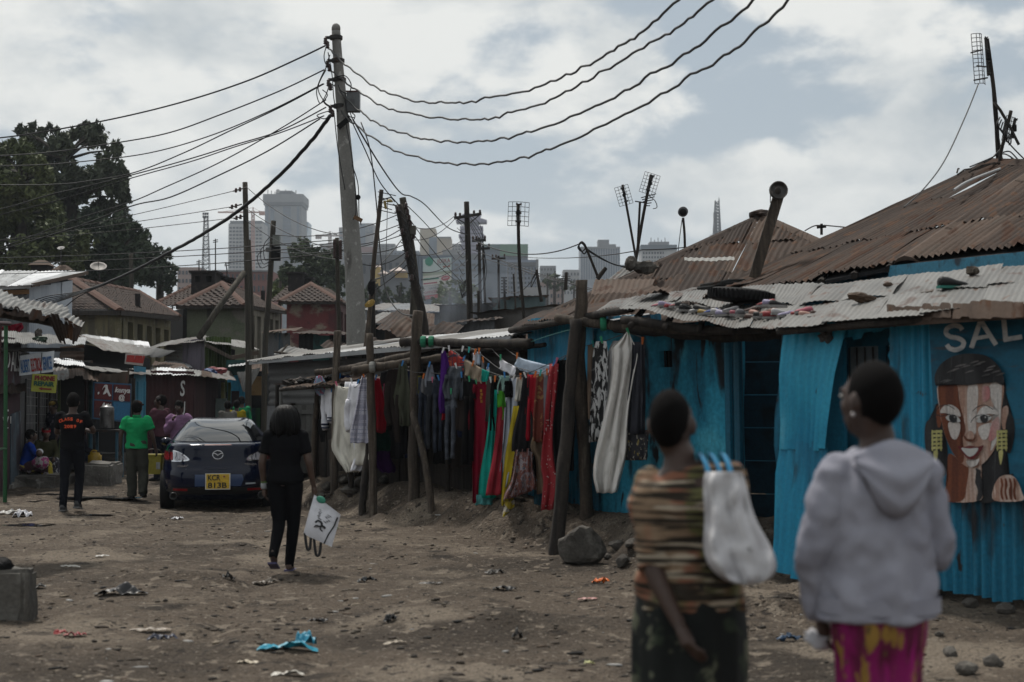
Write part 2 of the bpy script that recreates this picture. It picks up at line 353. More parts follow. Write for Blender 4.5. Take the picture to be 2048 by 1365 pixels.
# ------------------------------------------------------------------ ground: one sheet out to the horizon
for px,py,ra,rb,hh in((790,1042,.45,.3,.10),(935,1054,.45,.3,.11),(1000,1072,.40,.28,.12),(1070,1076,.5,.3,.13),(1230,1050,.8,.5,.16),(880,1000,.6,.4,.14),(1290,1136,.4,.3,.11),(1530,1212,.45,.35,.10),(1640,1184,.35,.25,.07),(700,1010,.4,.3,.08),(1400,1180,.5,.35,.1),(340,1150,.8,.5,.06),(900,1235,.9,.6,.05),(500,1290,.8,.4,.05),(1100,1250,.7,.4,.05)):
 t=4693/(py-807);HUMPS.append(((px-1024)/FPX*t,t,ra,rb,hh,-1.0+.3*(px%3)))
HUMPS.append((-5.0,25.2,3.6,1.8,-.09,1.77))
def build_ground():
 def axis(a,b,step,far,k):
  core=list(np.arange(a,b+1e-6,step));lo=[];hi=[];d=step
  x=a
  while x>-far:d*=k;x-=d;lo.append(max(x,-far))
  x=b;d=step
  while x<far:d*=k;x+=d;hi.append(min(x,far))
  return np.array(lo[::-1]+core+hi)
 xs=axis(-13,6,.055,1650,1.16);ys=axis(2.6,36,.07,1650,1.14)
 X,Y=np.meshgrid(xs,ys);Z=ground_h(X,Y)
 nx,ny=len(xs),len(ys)
 fine=((fbm(X,Y,3,9,11)-.43)*.04+np.clip(fbm(X,Y,2,4,19)-.47,0,1)*.10*(1-sstep(-.1,.4,(X-FOOT_A[0])*FOOT_N[0]+(Y-FOOT_A[1])*FOOT_N[1])))*(np.abs(X)<14)*(Y<36)*(Y>2)
 Z=Z+fine
 # the bank is eaten into ledges and gullies
 d=(X-FOOT_A[0])*FOOT_N[0]+(Y-FOOT_A[1])*FOOT_N[1]
 v=np.stack([X,Y,Z],-1).reshape(-1,3)
 i=np.arange(nx*ny).reshape(ny,nx);f=np.stack([i[:-1,:-1],i[:-1,1:],i[1:,1:],i[1:,:-1]],-1).reshape(-1,4)
 me=bpy.data.meshes.new('ground');me.vertices.add(len(v));me.vertices.foreach_set('co',v.astype(np.float32).ravel())
 me.loops.add(f.size);me.loops.foreach_set('vertex_index',f.astype(np.int32).ravel());me.polygons.add(len(f))
 me.polygons.foreach_set('loop_start',np.arange(0,f.size,4,dtype=np.int32));me.polygons.foreach_set('use_smooth',np.ones(len(f),bool))
 me.update(calc_edges=True)
 o=link('ground',me,DIRT);tag(o,'bare trodden brown dirt of the street',None,None,'structure')
build_ground()
# haze: the air between here and the city
def build_haze():
 mb=MB().hexa([(-1700,-1700,-4),(1700,-1700,-4),(1700,1700,-4),(-1700,1700,-4),(-1700,-1700,215),(1700,-1700,215),(1700,1700,215),(-1700,1700,215)])
 o=link('haze',mesh_from('haze',mb.v,mb.f),[]);o['kind']='stuff';o['label']='pale haze lying over the city'
 m=bpy.data.materials.new('haze_air');m.use_nodes=True;nt=m.node_tree;nt.nodes.clear()
 out=nt.nodes.new('ShaderNodeOutputMaterial');pv=nt.nodes.new('ShaderNodeVolumePrincipled');nt.links.new(pv.outputs[0],out.inputs['Volume'])
 pv.inputs['Color'].default_value=(.80,.88,.97,1);pv.inputs['Density'].default_value=HAZE;pv.inputs['Anisotropy'].default_value=.2
 m.cycles.homogeneous_volume=True if hasattr(m.cycles,'homogeneous_volume')else False
 o.data.materials.append(m);o.display_type='WIRE'
HAZE=.00024
build_haze()
# ------------------------------------------------------------------ walls with openings
def panel_wall(mb,o,xd,nd,xs,zs,holes,thick,mi=0):
 """a wall in a grid of cells; cells in holes stay open, with reveals of the wall's thickness"""
 o=Vector(o);xd=Vector(xd);nd=Vector(nd);nx,nz=len(xs)-1,len(zs)-1
 p=lambda i,j,k:o+xd*xs[i]+Vector((0,0,zs[j]))+nd*(-thick if k else 0)
 solid=lambda i,j:0<=i<nx and 0<=j<nz and(i,j)not in holes
 ix={};vs=[];fs=[]
 def vid(i,j,k):
  if(i,j,k)not in ix:ix[(i,j,k)]=len(vs);vs.append(p(i,j,k))
  return ix[(i,j,k)]
 for i in range(nx):
  for j in range(nz):
   if not solid(i,j):continue
   fs.append((vid(i,j,0),vid(i+1,j,0),vid(i+1,j+1,0),vid(i,j+1,0)))
   fs.append((vid(i,j,1),vid(i,j+1,1),vid(i+1,j+1,1),vid(i+1,j,1)))
   if not solid(i-1,j):fs.append((vid(i,j,0),vid(i,j+1,0),vid(i,j+1,1),vid(i,j,1)))
   if not solid(i+1,j):fs.append((vid(i+1,j,0),vid(i+1,j,1),vid(i+1,j+1,1),vid(i+1,j+1,0)))
   if not solid(i,j-1):fs.append((vid(i,j,0),vid(i,j,1),vid(i+1,j,1),vid(i+1,j,0)))
   if not solid(i,j+1):fs.append((vid(i,j+1,0),vid(i+1,j+1,0),vid(i+1,j+1,1),vid(i,j+1,1)))
 mb.add(vs,fs,mi);return mb
def log(pts,r0,r1=None,n=10,irr=.1):
 """a rough pole with knots, as one tube"""
 pts=spline(pts,6);m=len(pts);r1=r1 or r0
 rr=[lerp(r0,r1,i/(m-1))*(1+random.uniform(-.07,.07))for i in range(m)]
 pts=[p+Vector((random.uniform(-1,1),random.uniform(-1,1),random.uniform(-1,1)))*r0*.12 for p in pts]
 return MB().tube(pts,rr,n,irr=irr)
 # ------------------------------------------------------------------ the salon shack at the right
DS=Vector((.676,-.737,0));NS=Vector((-.737,-.676,0));S0=Vector((2.42,13.25,0))
def wall_t(px):
 r=(px-1024)/FPX;return(13.25*r-2.42)/(.676+.737*r)
def MW(px,py,off=0.0):
 """point of the salon front seen at a photo pixel, off metres out of it"""
 t=wall_t(px);q=S0+DS*t;z=P(px,py,q.y).z;return Vector((q.x,q.y,z))+NS*off
def W(t,z,off=0.0):return S0+DS*t+NS*off+Vector((0,0,z))
def salon():
 c=W(1.6,0);r=thing('salon_shack','bright blue corrugated salon shack with a painted woman on its front','shack',(c.x,c.y,gz(c.x,c.y)))
 tt=[wall_t(1782),wall_t(1862),wall_t(1960),wall_t(2062),wall_t(2170),wall_t(2300)]
 for i in range(5):
  sheet('wall_sheet',W(tt[i]-.01,.05+.03*(i%2),.006*i),W(tt[i+1]+.01,.08,.006*i),W(tt[i+1]+.01,2.36,.006*i),W(tt[i]-.01,2.36,.006*i),BLUE if i<1 else BLUE_D,r,.10,.026,4,.03,.008,seed=i,spw=6)
 for i in range(4):
  sheet('wall_sheet',W(tt[i+1],1.55,.03),W(tt[i+2],1.55,.03),W(tt[i+2],2.35,.03),W(tt[i+1],2.35,.03),BLUE,r,.10,.016,3,.02,.008,seed=20+i)
  # the leaning front panel left of the doorway, in two laps
 sheet('front_panel',P(1546,1138,13.25),P(1622,1168,12.74),P(1662,884,12.66),P(1560,884,13.2),BLUE,r,.10,.026,4,.04,.03,seed=31)
 sheet('front_panel',P(1558,896,13.16),P(1655,898,12.62),P(1694,648,12.56),P(1568,652,13.15),BLUE_L,r,.10,.026,5,.05,.04,seed=32)
 sheet('edge_strip',P(1541,1140,13.32),P(1553,1146,13.22),P(1572,760,13.22),P(1562,700,13.34),BLUE_D,r,.05,.012,7,.04,.05,seed=33)
 # side wall running back from the leaning panel
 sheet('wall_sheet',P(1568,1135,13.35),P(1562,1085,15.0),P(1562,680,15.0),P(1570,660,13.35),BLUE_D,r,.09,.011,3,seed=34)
 # doorway: header, crumpled jamb, recessed door with a barred light
 mb=MB();mb.beam(W(.50,2.36,-.02),W(1.32,2.36,-.02),.09,.10);part(mb,'lintel',WOOD_D,r)
 sheet('header_sheet',P(1652,695,12.78),P(1784,655,12.45),P(1792,634,12.45),P(1655,646,12.8),BLUE,r,.085,.010,3,.09,.03,seed=35)
 sheet('crumpled_jamb',P(1776,1050,12.42),P(1776,640,12.42),P(1816,640,12.25),P(1812,1060,12.25),BLUE_L,r,.14,.022,3,.05,.03,seed=36)
 d0=W(.48,.05,-.38);mb=MB()
 xs=[0,.1,.42,.5,.82,.92];zs=[0,.12,1.55,1.66,2.12,2.3]
 panel_wall(mb,d0,DS,NS,xs,zs,{(1,3),(3,3)},.04);dr=part(mb,'door',M('door_blue',(.012,.15,.25),.6,[((.008,.07,.11),3,.5,.7)]),r)
 mb=MB().box(W(.94,1.92,-.44),(.9,.01,.5),math.atan2(DS.y,DS.x));part(mb,'light_panel',flat('grey_sky_panel',(.30,.36,.40)),dr)
 for i in range(9):
  q=W(.58+.085*i,0,-.395);part(MB().tube([q+Vector((0,0,1.70)),q+Vector((0,0,2.16))],.008,6),'bar',IRON,dr)
 part(MB().tube([W(1.30,1.0,-.35),W(1.30,1.12,-.35)],.012,6),'handle',IRON,dr)
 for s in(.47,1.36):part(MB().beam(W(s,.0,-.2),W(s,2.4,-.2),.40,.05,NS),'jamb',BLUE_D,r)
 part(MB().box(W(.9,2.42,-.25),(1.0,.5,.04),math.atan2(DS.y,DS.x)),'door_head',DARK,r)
 # stuffing sticking out under the roof by the doorway
 part(MB().blob(P(1655,672,12.7),(.07,.05,.06),jit=.9,seed=3),'rag',flat('rag_grey',(.10,.09,.085)),r)
 # the painted sign: flat panel with the woman and the letters
 mb=MB();pts=[(1866,634),(1958,618),(2064,606),(2064,1002),(1958,1000),(1880,997)]
 fr=[MW(x,y,.058)for x,y in pts];n=len(pts)
 mb.add(fr+[p-NS*.012 for p in fr],[tuple(range(n))[::-1],tuple(range(n,2*n))]+[(i,(i+1)%n,n+(i+1)%n,n+i)for i in range(n)])
 mur=part(mb,'mural',M('mural_ground',(.010,.17,.29),.6,[((.008,.115,.20),(2,2,9),.45,.65),((.07,.10,.13),(3,3,16),.60,.72)],fine=.12,bump=.15,bstretch=(3,3,16)),r)
 lev=[0]
 def C(cx,cy):return(1820+cx/3.25,600+cy/3.25)
 def shape(name,pts,mat,smooth=True,dz=None):
  lev[0]+=1;off=.060+.0011*lev[0]
  q=[Vector((*C(*p),0))for p in pts]
  if smooth:
   q2=q+q[:3];q=[]
   m=len(pts);pp=[Vector((*C(*p),0))for p in pts]
   for i in range(m):
    p0,p1,p2,p3=pp[i-1],pp[i],pp[(i+1)%m],pp[(i+2)%m]
    for k in range(4):
     t=k/4;q.append(.5*((2*p1)+(p2-p0)*t+(2*p0-5*p1+4*p2-p3)*t*t+(3*p1-p0-3*p2+p3)*t**3))
  v=[MW(p.x,p.y,off)for p in q];bm=bmesh.new();bv=[bm.verts.new(x-base_of(mur))for x in v]
  f=bm.faces.new(bv);bmesh.ops.triangulate(bm,faces=[f],ngon_method='EAR_CLIP');me=bpy.data.meshes.new(name);bm.to_mesh(me);bm.free()
  return link(name,me,mat,mur)
 pm=lambda n,c,c2,s=(6,6,1.2):M('paint_'+n,c,.6,[(c2,s,.40,.66),(tuple(x*.62 for x in c),(34,34,2.5),.56,.70),(tuple(min(.7,x*1.35)for x in c2),(50,50,4),.60,.70)],fine=.18,fscale=60,bump=.15)
 blk=pm('black',(.008,.008,.010),(.03,.03,.033));skin=pm('skin',(.34,.20,.15),(.47,.38,.33),(17,17,.6));brown=pm('brown',(.16,.045,.018),(.10,.028,.014),(12,12,.9))
 pale=pm('pale',(.50,.45,.42),(.60,.58,.56));pink=pm('pink',(.42,.17,.17),(.42,.28,.26));red=pm('lip',(.11,.012,.014),(.16,.03,.03));yel=pm('yellow',(.46,.43,.17),(.33,.31,.11))
 shape('curls',[(190,680),(165,760),(125,800),(115,900),(130,1010),(175,1050),(200,1130),(250,1130),(262,960),(230,800),(215,690)],blk)
 shape('long_hair',[(452,1300),(470,1100),(560,1000),(610,880),(640,800),(640,960),(625,1120),(690,1130),(600,1180),(585,1300)],blk)
 shape('hair_side',[(612,520),(645,540),(650,690),(690,760),(700,870),(665,1000),(620,900),(615,700)],blk)
 shape('ear',[(628,700),(655,690),(662,730),(645,790),(640,840),(620,830),(618,740)],skin);shape('ear',[(196,700),(220,690),(226,800),(205,830),(192,760)],brown)
 shape('neck',[(272,1000),(380,1060),(480,1050),(468,1180),(475,1300),(240,1300),(268,1160)],skin);shape('neck_shade',[(272,1000),(360,1060),(400,1090),(385,1200),(360,1300),(242,1300),(268,1160)],brown)
 shape('necklace',[(445,1095),(480,1110),(470,1150),(490,1180),(468,1220),(490,1260),(470,1300),(448,1300),(458,1240),(440,1180),(455,1140)],blk)
 shape('face',[(214,540),(400,556),(622,532),(622,700),(610,850),(575,960),(510,1050),(440,1092),(380,1078),(310,1010),(255,890),(224,750)],skin)
 shape('face_shade',[(216,542),(330,552),(340,640),(365,740),(385,850),(350,930),(372,1000),(360,1060),(305,1000),(255,885),(226,750)],brown)
 shape('highlight',[(408,560),(462,552),(470,640),(450,760),(452,860),(418,880),(400,800),(398,660)],pale);shape('highlight',[(545,560),(620,540),(618,690),(606,840),(580,930),(545,980),(575,860),(600,740),(560,660)],pale)
 shape('cheek',[(276,800),(345,800),(350,850),(325,905),(292,890)],pale);shape('cheek',[(470,830),(555,800),(545,860),(520,905),(488,900)],pale);shape('blush',[(560,800),(602,760),(604,850),(560,915),(535,900)],pink);shape('blush',[(500,570),(545,570),(545,640),(505,660)],pink)
 shape('eyelid',[(225,735),(250,690),(300,684),(345,715),(355,760),(290,735)],pale);shape('eyelid',[(460,770),(485,710),(535,690),(585,715),(600,745),(530,742)],pale)
 shape('eye',[(262,762),(300,745),(340,760),(356,792),(320,796),(280,786)],WHITE);shape('eye',[(460,790),(485,755),(530,748),(560,762),(535,790),(490,798)],WHITE)
 shape('iris',[(290,748),(326,750),(336,776),(322,798),(296,794),(284,770)],blk);shape('iris',[(490,754),(525,750),(538,774),(524,798),(498,796),(486,774)],blk)
 shape('glint',[(318,758),(326,760),(324,768),(316,766)],WHITE);shape('glint',[(518,758),(526,760),(524,768),(516,766)],WHITE)
 BROWS=[([(222,728),(248,696),(296,684),(348,712)],5),([(462,724),(492,698),(540,684),(598,714)],5),([(220,742),(262,756),(302,744),(342,760),(362,797)],5),([(450,797),(480,760),(528,746),(566,758),(606,746)],5)]
 shape('nose',[(380,880),(400,905),(418,912),(445,905),(458,880),(452,905),(420,922),(388,908)],brown);shape('nose_tip',[(395,870),(425,850),(448,876),(440,902),(400,900)],skin)
 shape('lips',[(340,950),(385,955),(415,946),(470,955),(510,945),(475,1000),(440,1032),(405,1030),(370,990)],red);shape('teeth',[(365,962),(420,966),(472,962),(455,998),(420,1018),(390,1000)],WHITE)
 shape('chin',[(395,1045),(440,1048),(480,1030),(460,1075),(415,1082)],pale)
 shape('hair',[(205,560),(198,500),(235,425),(315,370),(430,350),(540,368),(612,430),(645,500),(640,560),(622,538),(500,545),(400,556),(300,548),(214,544)],blk)
 for k in range(16):
  a=235+24*k+random.uniform(-8,8);y=515-110*math.sin(math.pi*(a-220)/420)+random.uniform(0,80)
  shape('hair_streak',[(a,y),(a+26,y-14),(a+56,y-20),(a+58,y-14),(a+28,y-6)],pm('grey',(.16,.15,.15),(.06,.06,.06)))
 for cx in(0,425):
  for k in range(5):shape('earring_bar',[(182+cx,850+26*k),(250+cx,846+26*k),(252+cx,862+26*k),(180+cx,866+26*k)],yel,False)
  for xx in(184,212,240):shape('earring_rod',[(xx+cx,845),(xx+9+cx,845),(xx+9+cx,980),(xx+cx,980)],yel,False)
  shape('earring_drop',[(196+cx,985),(225+cx,985),(212+cx,1060),(204+cx,1060)],yel)
 shape('shoulder',[(590,1300),(585,1220),(625,1150),(690,1135),(735,1165),(765,1240),(770,1300)],skin)
 for k in range(4):shape('tattoo',[(630+28*k,1160),(642+28*k,1160),(650+28*k,1200),(640+28*k,1240),(650+28*k,1290),(636+28*k,1290),(628+28*k,1240),(636+28*k,1200)],brown)
 wl=M('sign_white',(.46,.46,.45),.7,[((.26,.28,.30),(5,5,14),.5,.7)],fine=.1,bump=.1)
 def letter(polys):
  for p in polys:shape('letter',p,wl,False)
  # S, A, L brushed by hand
 def stroke(name,pts,w,mat=None):
  pp=[Vector((a if mat else 284+(a-284)*1.16,b,0))for a,b in pts];pp=spline(pp,6)if len(pts)>2 else pp;L_,R_=[],[]
  for i,p in enumerate(pp):
   d=(pp[min(i+1,len(pp)-1)]-pp[max(0,i-1)]).normalized();nn_=Vector((-d.y,d.x,0))*w/2;L_.append(p+nn_);R_.append(p-nn_)
  lev[0]+=1;off=.060+.0011*lev[0];q=lambda p:MW(*C(p.x,p.y),off);mb=MB();mb.add([q(p)for a in zip(L_,R_)for p in a],[(2*i,2*i+1,2*i+3,2*i+2)for i in range(len(L_)-1)]);part(mb,name,mat or wl,mur)
 stroke('letter',[(384,200),(368,178),(335,172),(300,190),(294,222),(318,244),(362,254),(390,278),(380,312),(345,328),(312,318),(296,294)],30)
 stroke('letter',[(434,316),(490,130)],31);stroke('letter',[(484,130),(572,296)],31);stroke('letter',[(452,256),(550,236)],24)
 stroke('letter',[(616,100),(628,272)],32);stroke('letter',[(616,264),(720,244)],30)
 for pts,w in BROWS:stroke('brow',pts,w,blk)
 # fascia under the eave
 part(MB().beam(P(1760,648,12.1),P(2330,612,9.6),.03,.06),'fascia',RUST3,r)
 for i,(a,b)in enumerate(((1775,1905),(1905,2048),(2048,2200))):
  ya=12.05-(a-1775)*.0058;yb=12.05-(b-1775)*.0058
  sheet('fascia_sheet',P(a,646-(a-1775)*.05,ya),P(b,646-(b-1775)*.05,yb),P(b,616-(b-1775)*.05,yb+.1),P(a,612-(a-1775)*.05,ya+.1),RUST3,r,.12,.006,2,.05,.02,seed=60+i)
  # grey lean-to roof in laps of sheet
 sheets('roof_sheet',P(1556,652,12.75),P(2330,586,10.0),P(2330,500,12.3),P(1642,572,14.8),7,2,[ZINC,ZINC,ZINC2],r,.06,.0032,.06,.03,.016,.008,4)
 part(MB().tube([P(1556,664,12.85),P(2330,600,10.1)],.035,8),'rafter',WOOD_D,r)
 for i in range(5):part(MB().tube([P(1600+150*i,655-13*i,12.7-.5*i),P(1670+150*i,590-14*i,14.6-.5*i)],.03,6),'rafter',WOOD_D,r)
 # dark back of the shack, so that no daylight shows through it
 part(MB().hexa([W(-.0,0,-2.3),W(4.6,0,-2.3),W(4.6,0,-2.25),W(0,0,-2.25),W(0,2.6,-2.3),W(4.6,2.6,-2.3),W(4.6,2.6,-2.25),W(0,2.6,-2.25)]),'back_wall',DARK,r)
salon()
# ------------------------------------------------------------------ the blue plastered house behind the clothes frame
WA=Vector((2.36,15.2,0));WD=Vector((-.528,.849,0));WN=Vector((-.849,-.528,0))
def T(t,z,off=0.0):return WA+WD*t+WN*off+Vector((0,0,z))
def row_t(px):
 r=(px-1024)/FPX;return(2.36-15.2*r)/(.528+.849*r)
def TW(px,py,off=0.0):
 t=row_t(px);q=WA+WD*t;return Vector((q.x,q.y,P(px,py,q.y).z))+WN*off
def plaster_house():
 r=thing('plaster_house','blue plastered mud house with a dark slit window and sooty stains','house',T(1.6,.3))
 z0,z1=.15,2.55;a,b=row_t(1345),row_t(1318)
 zw0,zw1=TW(1330,735).z,TW(1330,662).z
 mb=MB();nx=14
 xs=sorted({0,a,b,3.3}|{x for x in np.linspace(0,3.3,nx)if min(abs(x-a),abs(x-b))>.08});zs=sorted({z0,z1,zw0,zw1}|{z for z in np.linspace(z0,z1,9)if min(abs(z-zw0),abs(z-zw1))>.08})
 i,j=xs.index(a),zs.index(zw0)
 panel_wall(mb,WA,WD,WN,xs,zs,{(i,j)},.16)
 v=[]
 for p in mb.v:q=Vector(p);v.append(tuple(q+WN*(mnoise.noise(q*1.3)*.03+mnoise.noise(q*4)*.012)))
 mb.v=v;part(mb,'plaster_wall',PLASTER,r,True)
 w=part(MB().box(T((a+b)/2,(zw0+zw1)/2,-.12),(b-a,.02,zw1-zw0),math.atan2(WD.y,WD.x)),'window',DARK,r)
 for k in range(3):
  t=lerp(a,b,(k+.7)/3.4);part(MB().tube([T(t,zw0,-.05),T(t+.02,zw1,-.05)],.008,5),'bar',IRON,w)
 for px,rr in((1468,.045),(1487,.05)):part(MB().tube([TW(px,985,.06),TW(px-3,665,.06)],rr,8),'corner_pole',BLUE_D,r)
 # corrugated end of the house, left of the plaster
 sheet('wall_sheet',T(3.2,.30,.02),T(4.05,.30,.02),T(4.05,2.75,.02),T(3.2,2.75,.02),BLUE,r,.085,.010,4,seed=3)
 sheet('wall_sheet',T(2.4,.30,.045),T(3.25,.30,.045),T(3.25,1.55,.045),T(2.4,1.55,.045),BLUE_D,r,.085,.010,3,seed=4)
 sheet('wall_sheet',T(2.5,1.9,.045),T(3.3,1.9,.045),T(3.3,2.72,.045),T(2.5,2.72,.045),BLUE,r,.085,.010,3,seed=5)
 sheet('wall_sheet',T(4.06,.30,.0),T(4.06,.30,-2.2),T(4.06,2.9,-2.2),T(4.06,2.75,.0),BLUE_D,r,.085,.010,3,seed=6)
 # passage between this house and the salon
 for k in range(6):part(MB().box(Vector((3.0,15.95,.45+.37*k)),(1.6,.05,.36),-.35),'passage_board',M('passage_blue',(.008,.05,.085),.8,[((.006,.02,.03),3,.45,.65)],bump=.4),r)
 # roof timbers
 part(log([P(1232,655,16.2),P(1330,662,15.6),P(1460,672,15.0),P(1585,664,14.2)],.07),'eave_log',WOOD_D,r,True)
 part(log([P(1245,640,15.2),P(1420,660,14.4),P(1600,650,13.3)],.05),'eave_log',WOOD_D,r,True)
 for k in range(5):part(log([P(1262+68*k,652+4*k,15.0-.35*k),P(1300+62*k,600-3*k,17-.3*k)],.035),'rafter',WOOD_D,r,True)
 # sagging grey roof with ragged edge
 ea=[P(1238,612,15.3),P(1330,632,14.7),P(1430,650,14.0),P(1500,656,13.5),P(1570,655,12.9)];to=[P(1290,588,17.2),P(1375,585,16.6),P(1460,580,16),P(1550,575,15.4),P(1650,570,14.9)]
 for k in range(4):
  mid0=lerp(ea[k],to[k],.52);mid1=lerp(ea[k+1],to[k+1],.52)
  sheet('roof_sheet',ea[k],ea[k+1],mid1,mid0,[ZINC,ZINC2,ZINC,ZINC][k],r,.055,.0045,3,.05,.02,.004*k,seed=70+k)
  sheet('roof_sheet',lerp(mid0,ea[k],.1),lerp(mid1,ea[k+1],.1),to[k+1],to[k],[ZINC2,ZINC,ZINC2,ZINC][k],r,.055,.0045,3,.05,.03,.02+.004*k,seed=80+k)
 sheet('roof_sheet',P(1330,592,16.4),P(1402,572,16.6),P(1500,570,16.9),P(1420,586,17),ZINC2,r,.08,.012,3,.1,.06,.05,seed=91)
 sheet('roof_sheet',P(1272,606,15.9),P(1330,600,15.9),P(1360,585,17),P(1300,588,17),RUST3,r,.08,.012,3,.1,.06,.05,seed=92)
 sheet('roof_sheet',P(1392,606,15.6),P(1440,603,15.4),P(1530,574,16.2),P(1440,588,16.6),RUST,r,.09,.014,3,.05,.05,.06,seed=93)
 # left wing of the roof, over the corrugated end
 sheets('roof_sheet',P(1020,655,18.5),P(1262,612,15.6),P(1300,590,17.6),P(1075,625,21),4,1,[RUST,ZINC2,RUST2],r,.085,.011,seed=8)
 part(log([P(1022,662,18.5),P(1150,638,16.9),P(1262,618,15.5)],.045),'eave_log',WOOD_D,r,True)
plaster_house()
# ------------------------------------------------------------------ big brown roofs
def ridge_cap(root,pts,w,mat):
 for a,b in zip(pts[:-1],pts[1:]):
  mb=MB();d=(b-a).normalized();sd=d.cross(Vector((0,0,1))).normalized()*w
  up=sd.cross(d).normalized()
  mb.loft([[q-sd-up*w*.35,q-sd*.5+up*.01,q+up*.035,q+sd*.5+up*.01,q+sd-up*w*.35,q+sd*.4-up*.02,q-sd*.4-up*.02]for q in(a-d*.03,b+d*.03)]);part(mb,'ridge_cap',mat,root)
def tri_roof(root,A,B,C,D,nx,ny,mats,seed,pitch=.115,amp=.017):
 sheets('roof_sheet',A,B,C,D,nx,ny,mats,root,pitch,amp,.06,.03,.015,.01,seed)
def big_house():
 r=thing('brown_roofed_house','large house with a rusty brown hipped roof rising behind the salon','house',(5.6,17.5,.3))
 EL,E,ER=P(1385,604,19),P(1812,516,15.5),P(2380,452,11.6);R1,H,R2=P(1984,322,19.5),P(2092,325,18.4),P(2560,300,16)
 tri_roof(r,EL,E,H,R1,8,3,[RUST,RUST2,RUST],5);tri_roof(r,E,ER,R2,H,7,3,[RUST,RUST3,RUST],6,.125,.02)
 ridge_cap(r,[lerp(E,H,k/4)for k in range(5)],.16,RUST3);ridge_cap(r,[R1,lerp(R1,H,.5),H],.15,RUST);ridge_cap(r,[lerp(EL,R1,k/4)for k in range(5)],.07,RUST2)
 # back slope, wall, blue fascia and dark eave
 tri_roof(r,P(1500,560,24),EL,R1,P(2010,330,22),4,2,[RUST2],7)
 dn=Vector((0,0,-.05))
 part(MB().beam(lerp(EL,E,.02)+dn*2.2+Vector((.1,.25,0)),E+dn*2.2+Vector((.1,.25,0)),.04,.14),'fascia',M('fascia_blue',(.02,.16,.26),.7,[((.03,.03,.03),4,.5,.7)]),r)
 part(MB().beam(E+dn*3.4+Vector((-.12,.2,0)),ER+dn*3.4+Vector((-.1,.2,0)),.05,.20),'fascia',M('fascia_blue_light',(.05,.25,.38),.7,[((.03,.05,.07),5,.52,.7)]),r)
 for k in range(7):q=lerp(EL,E,.08+k/7);part(MB().tube([q+Vector((-.02,-.05,-.09)),q+Vector((.5,1.2,.3))],.045,7),'rafter_end',WOOD_D,r)
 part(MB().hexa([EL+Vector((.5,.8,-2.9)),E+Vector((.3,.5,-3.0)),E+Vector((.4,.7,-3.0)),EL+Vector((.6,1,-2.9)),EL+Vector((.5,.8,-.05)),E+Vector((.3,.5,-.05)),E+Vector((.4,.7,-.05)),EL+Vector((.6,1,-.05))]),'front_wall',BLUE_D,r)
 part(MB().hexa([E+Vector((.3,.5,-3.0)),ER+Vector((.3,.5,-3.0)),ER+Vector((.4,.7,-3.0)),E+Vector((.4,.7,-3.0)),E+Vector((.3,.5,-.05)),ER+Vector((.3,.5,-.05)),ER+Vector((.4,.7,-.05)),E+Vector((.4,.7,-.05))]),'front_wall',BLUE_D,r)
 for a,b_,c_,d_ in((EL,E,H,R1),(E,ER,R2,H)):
  dz=Vector((0,0,-.07));part(MB().hexa([a+dz*1.6,b_+dz*1.6,lerp(b_,c_,.35)+dz*1.6,lerp(a,d_,.35)+dz*1.6,a+dz,b_+dz,lerp(b_,c_,.35)+dz,lerp(a,d_,.35)+dz]),'eave_shade',DARK,r)  # near-black slabs added under the eaves, their shade painted in
  # loose sheet, sticks and white strip lying along the slope
 mb=MB();a,b=P(1912,376,17.8),P(1998,338,18.6)
 part(MB().tube(spline([P(1908,380,17.6),P(1930,366,17.9),P(1962,352,18.2),P(2000,338,18.7)],4),.016,6),'loose_strip',ZINC3,r)
 for k,(x0,y0,x1,y1)in enumerate(((1915,350,1942,338),(1938,345,1990,326),(1950,340,2010,325),(1914,346,1918,338))):part(MB().tube([P(x0,y0,18.9),P((x0+x1)/2,(y0+y1)/2-4,19),P(x1,y1,19.2)],.012,5),'stick',WOOD_D,r)
 return r
big_house()
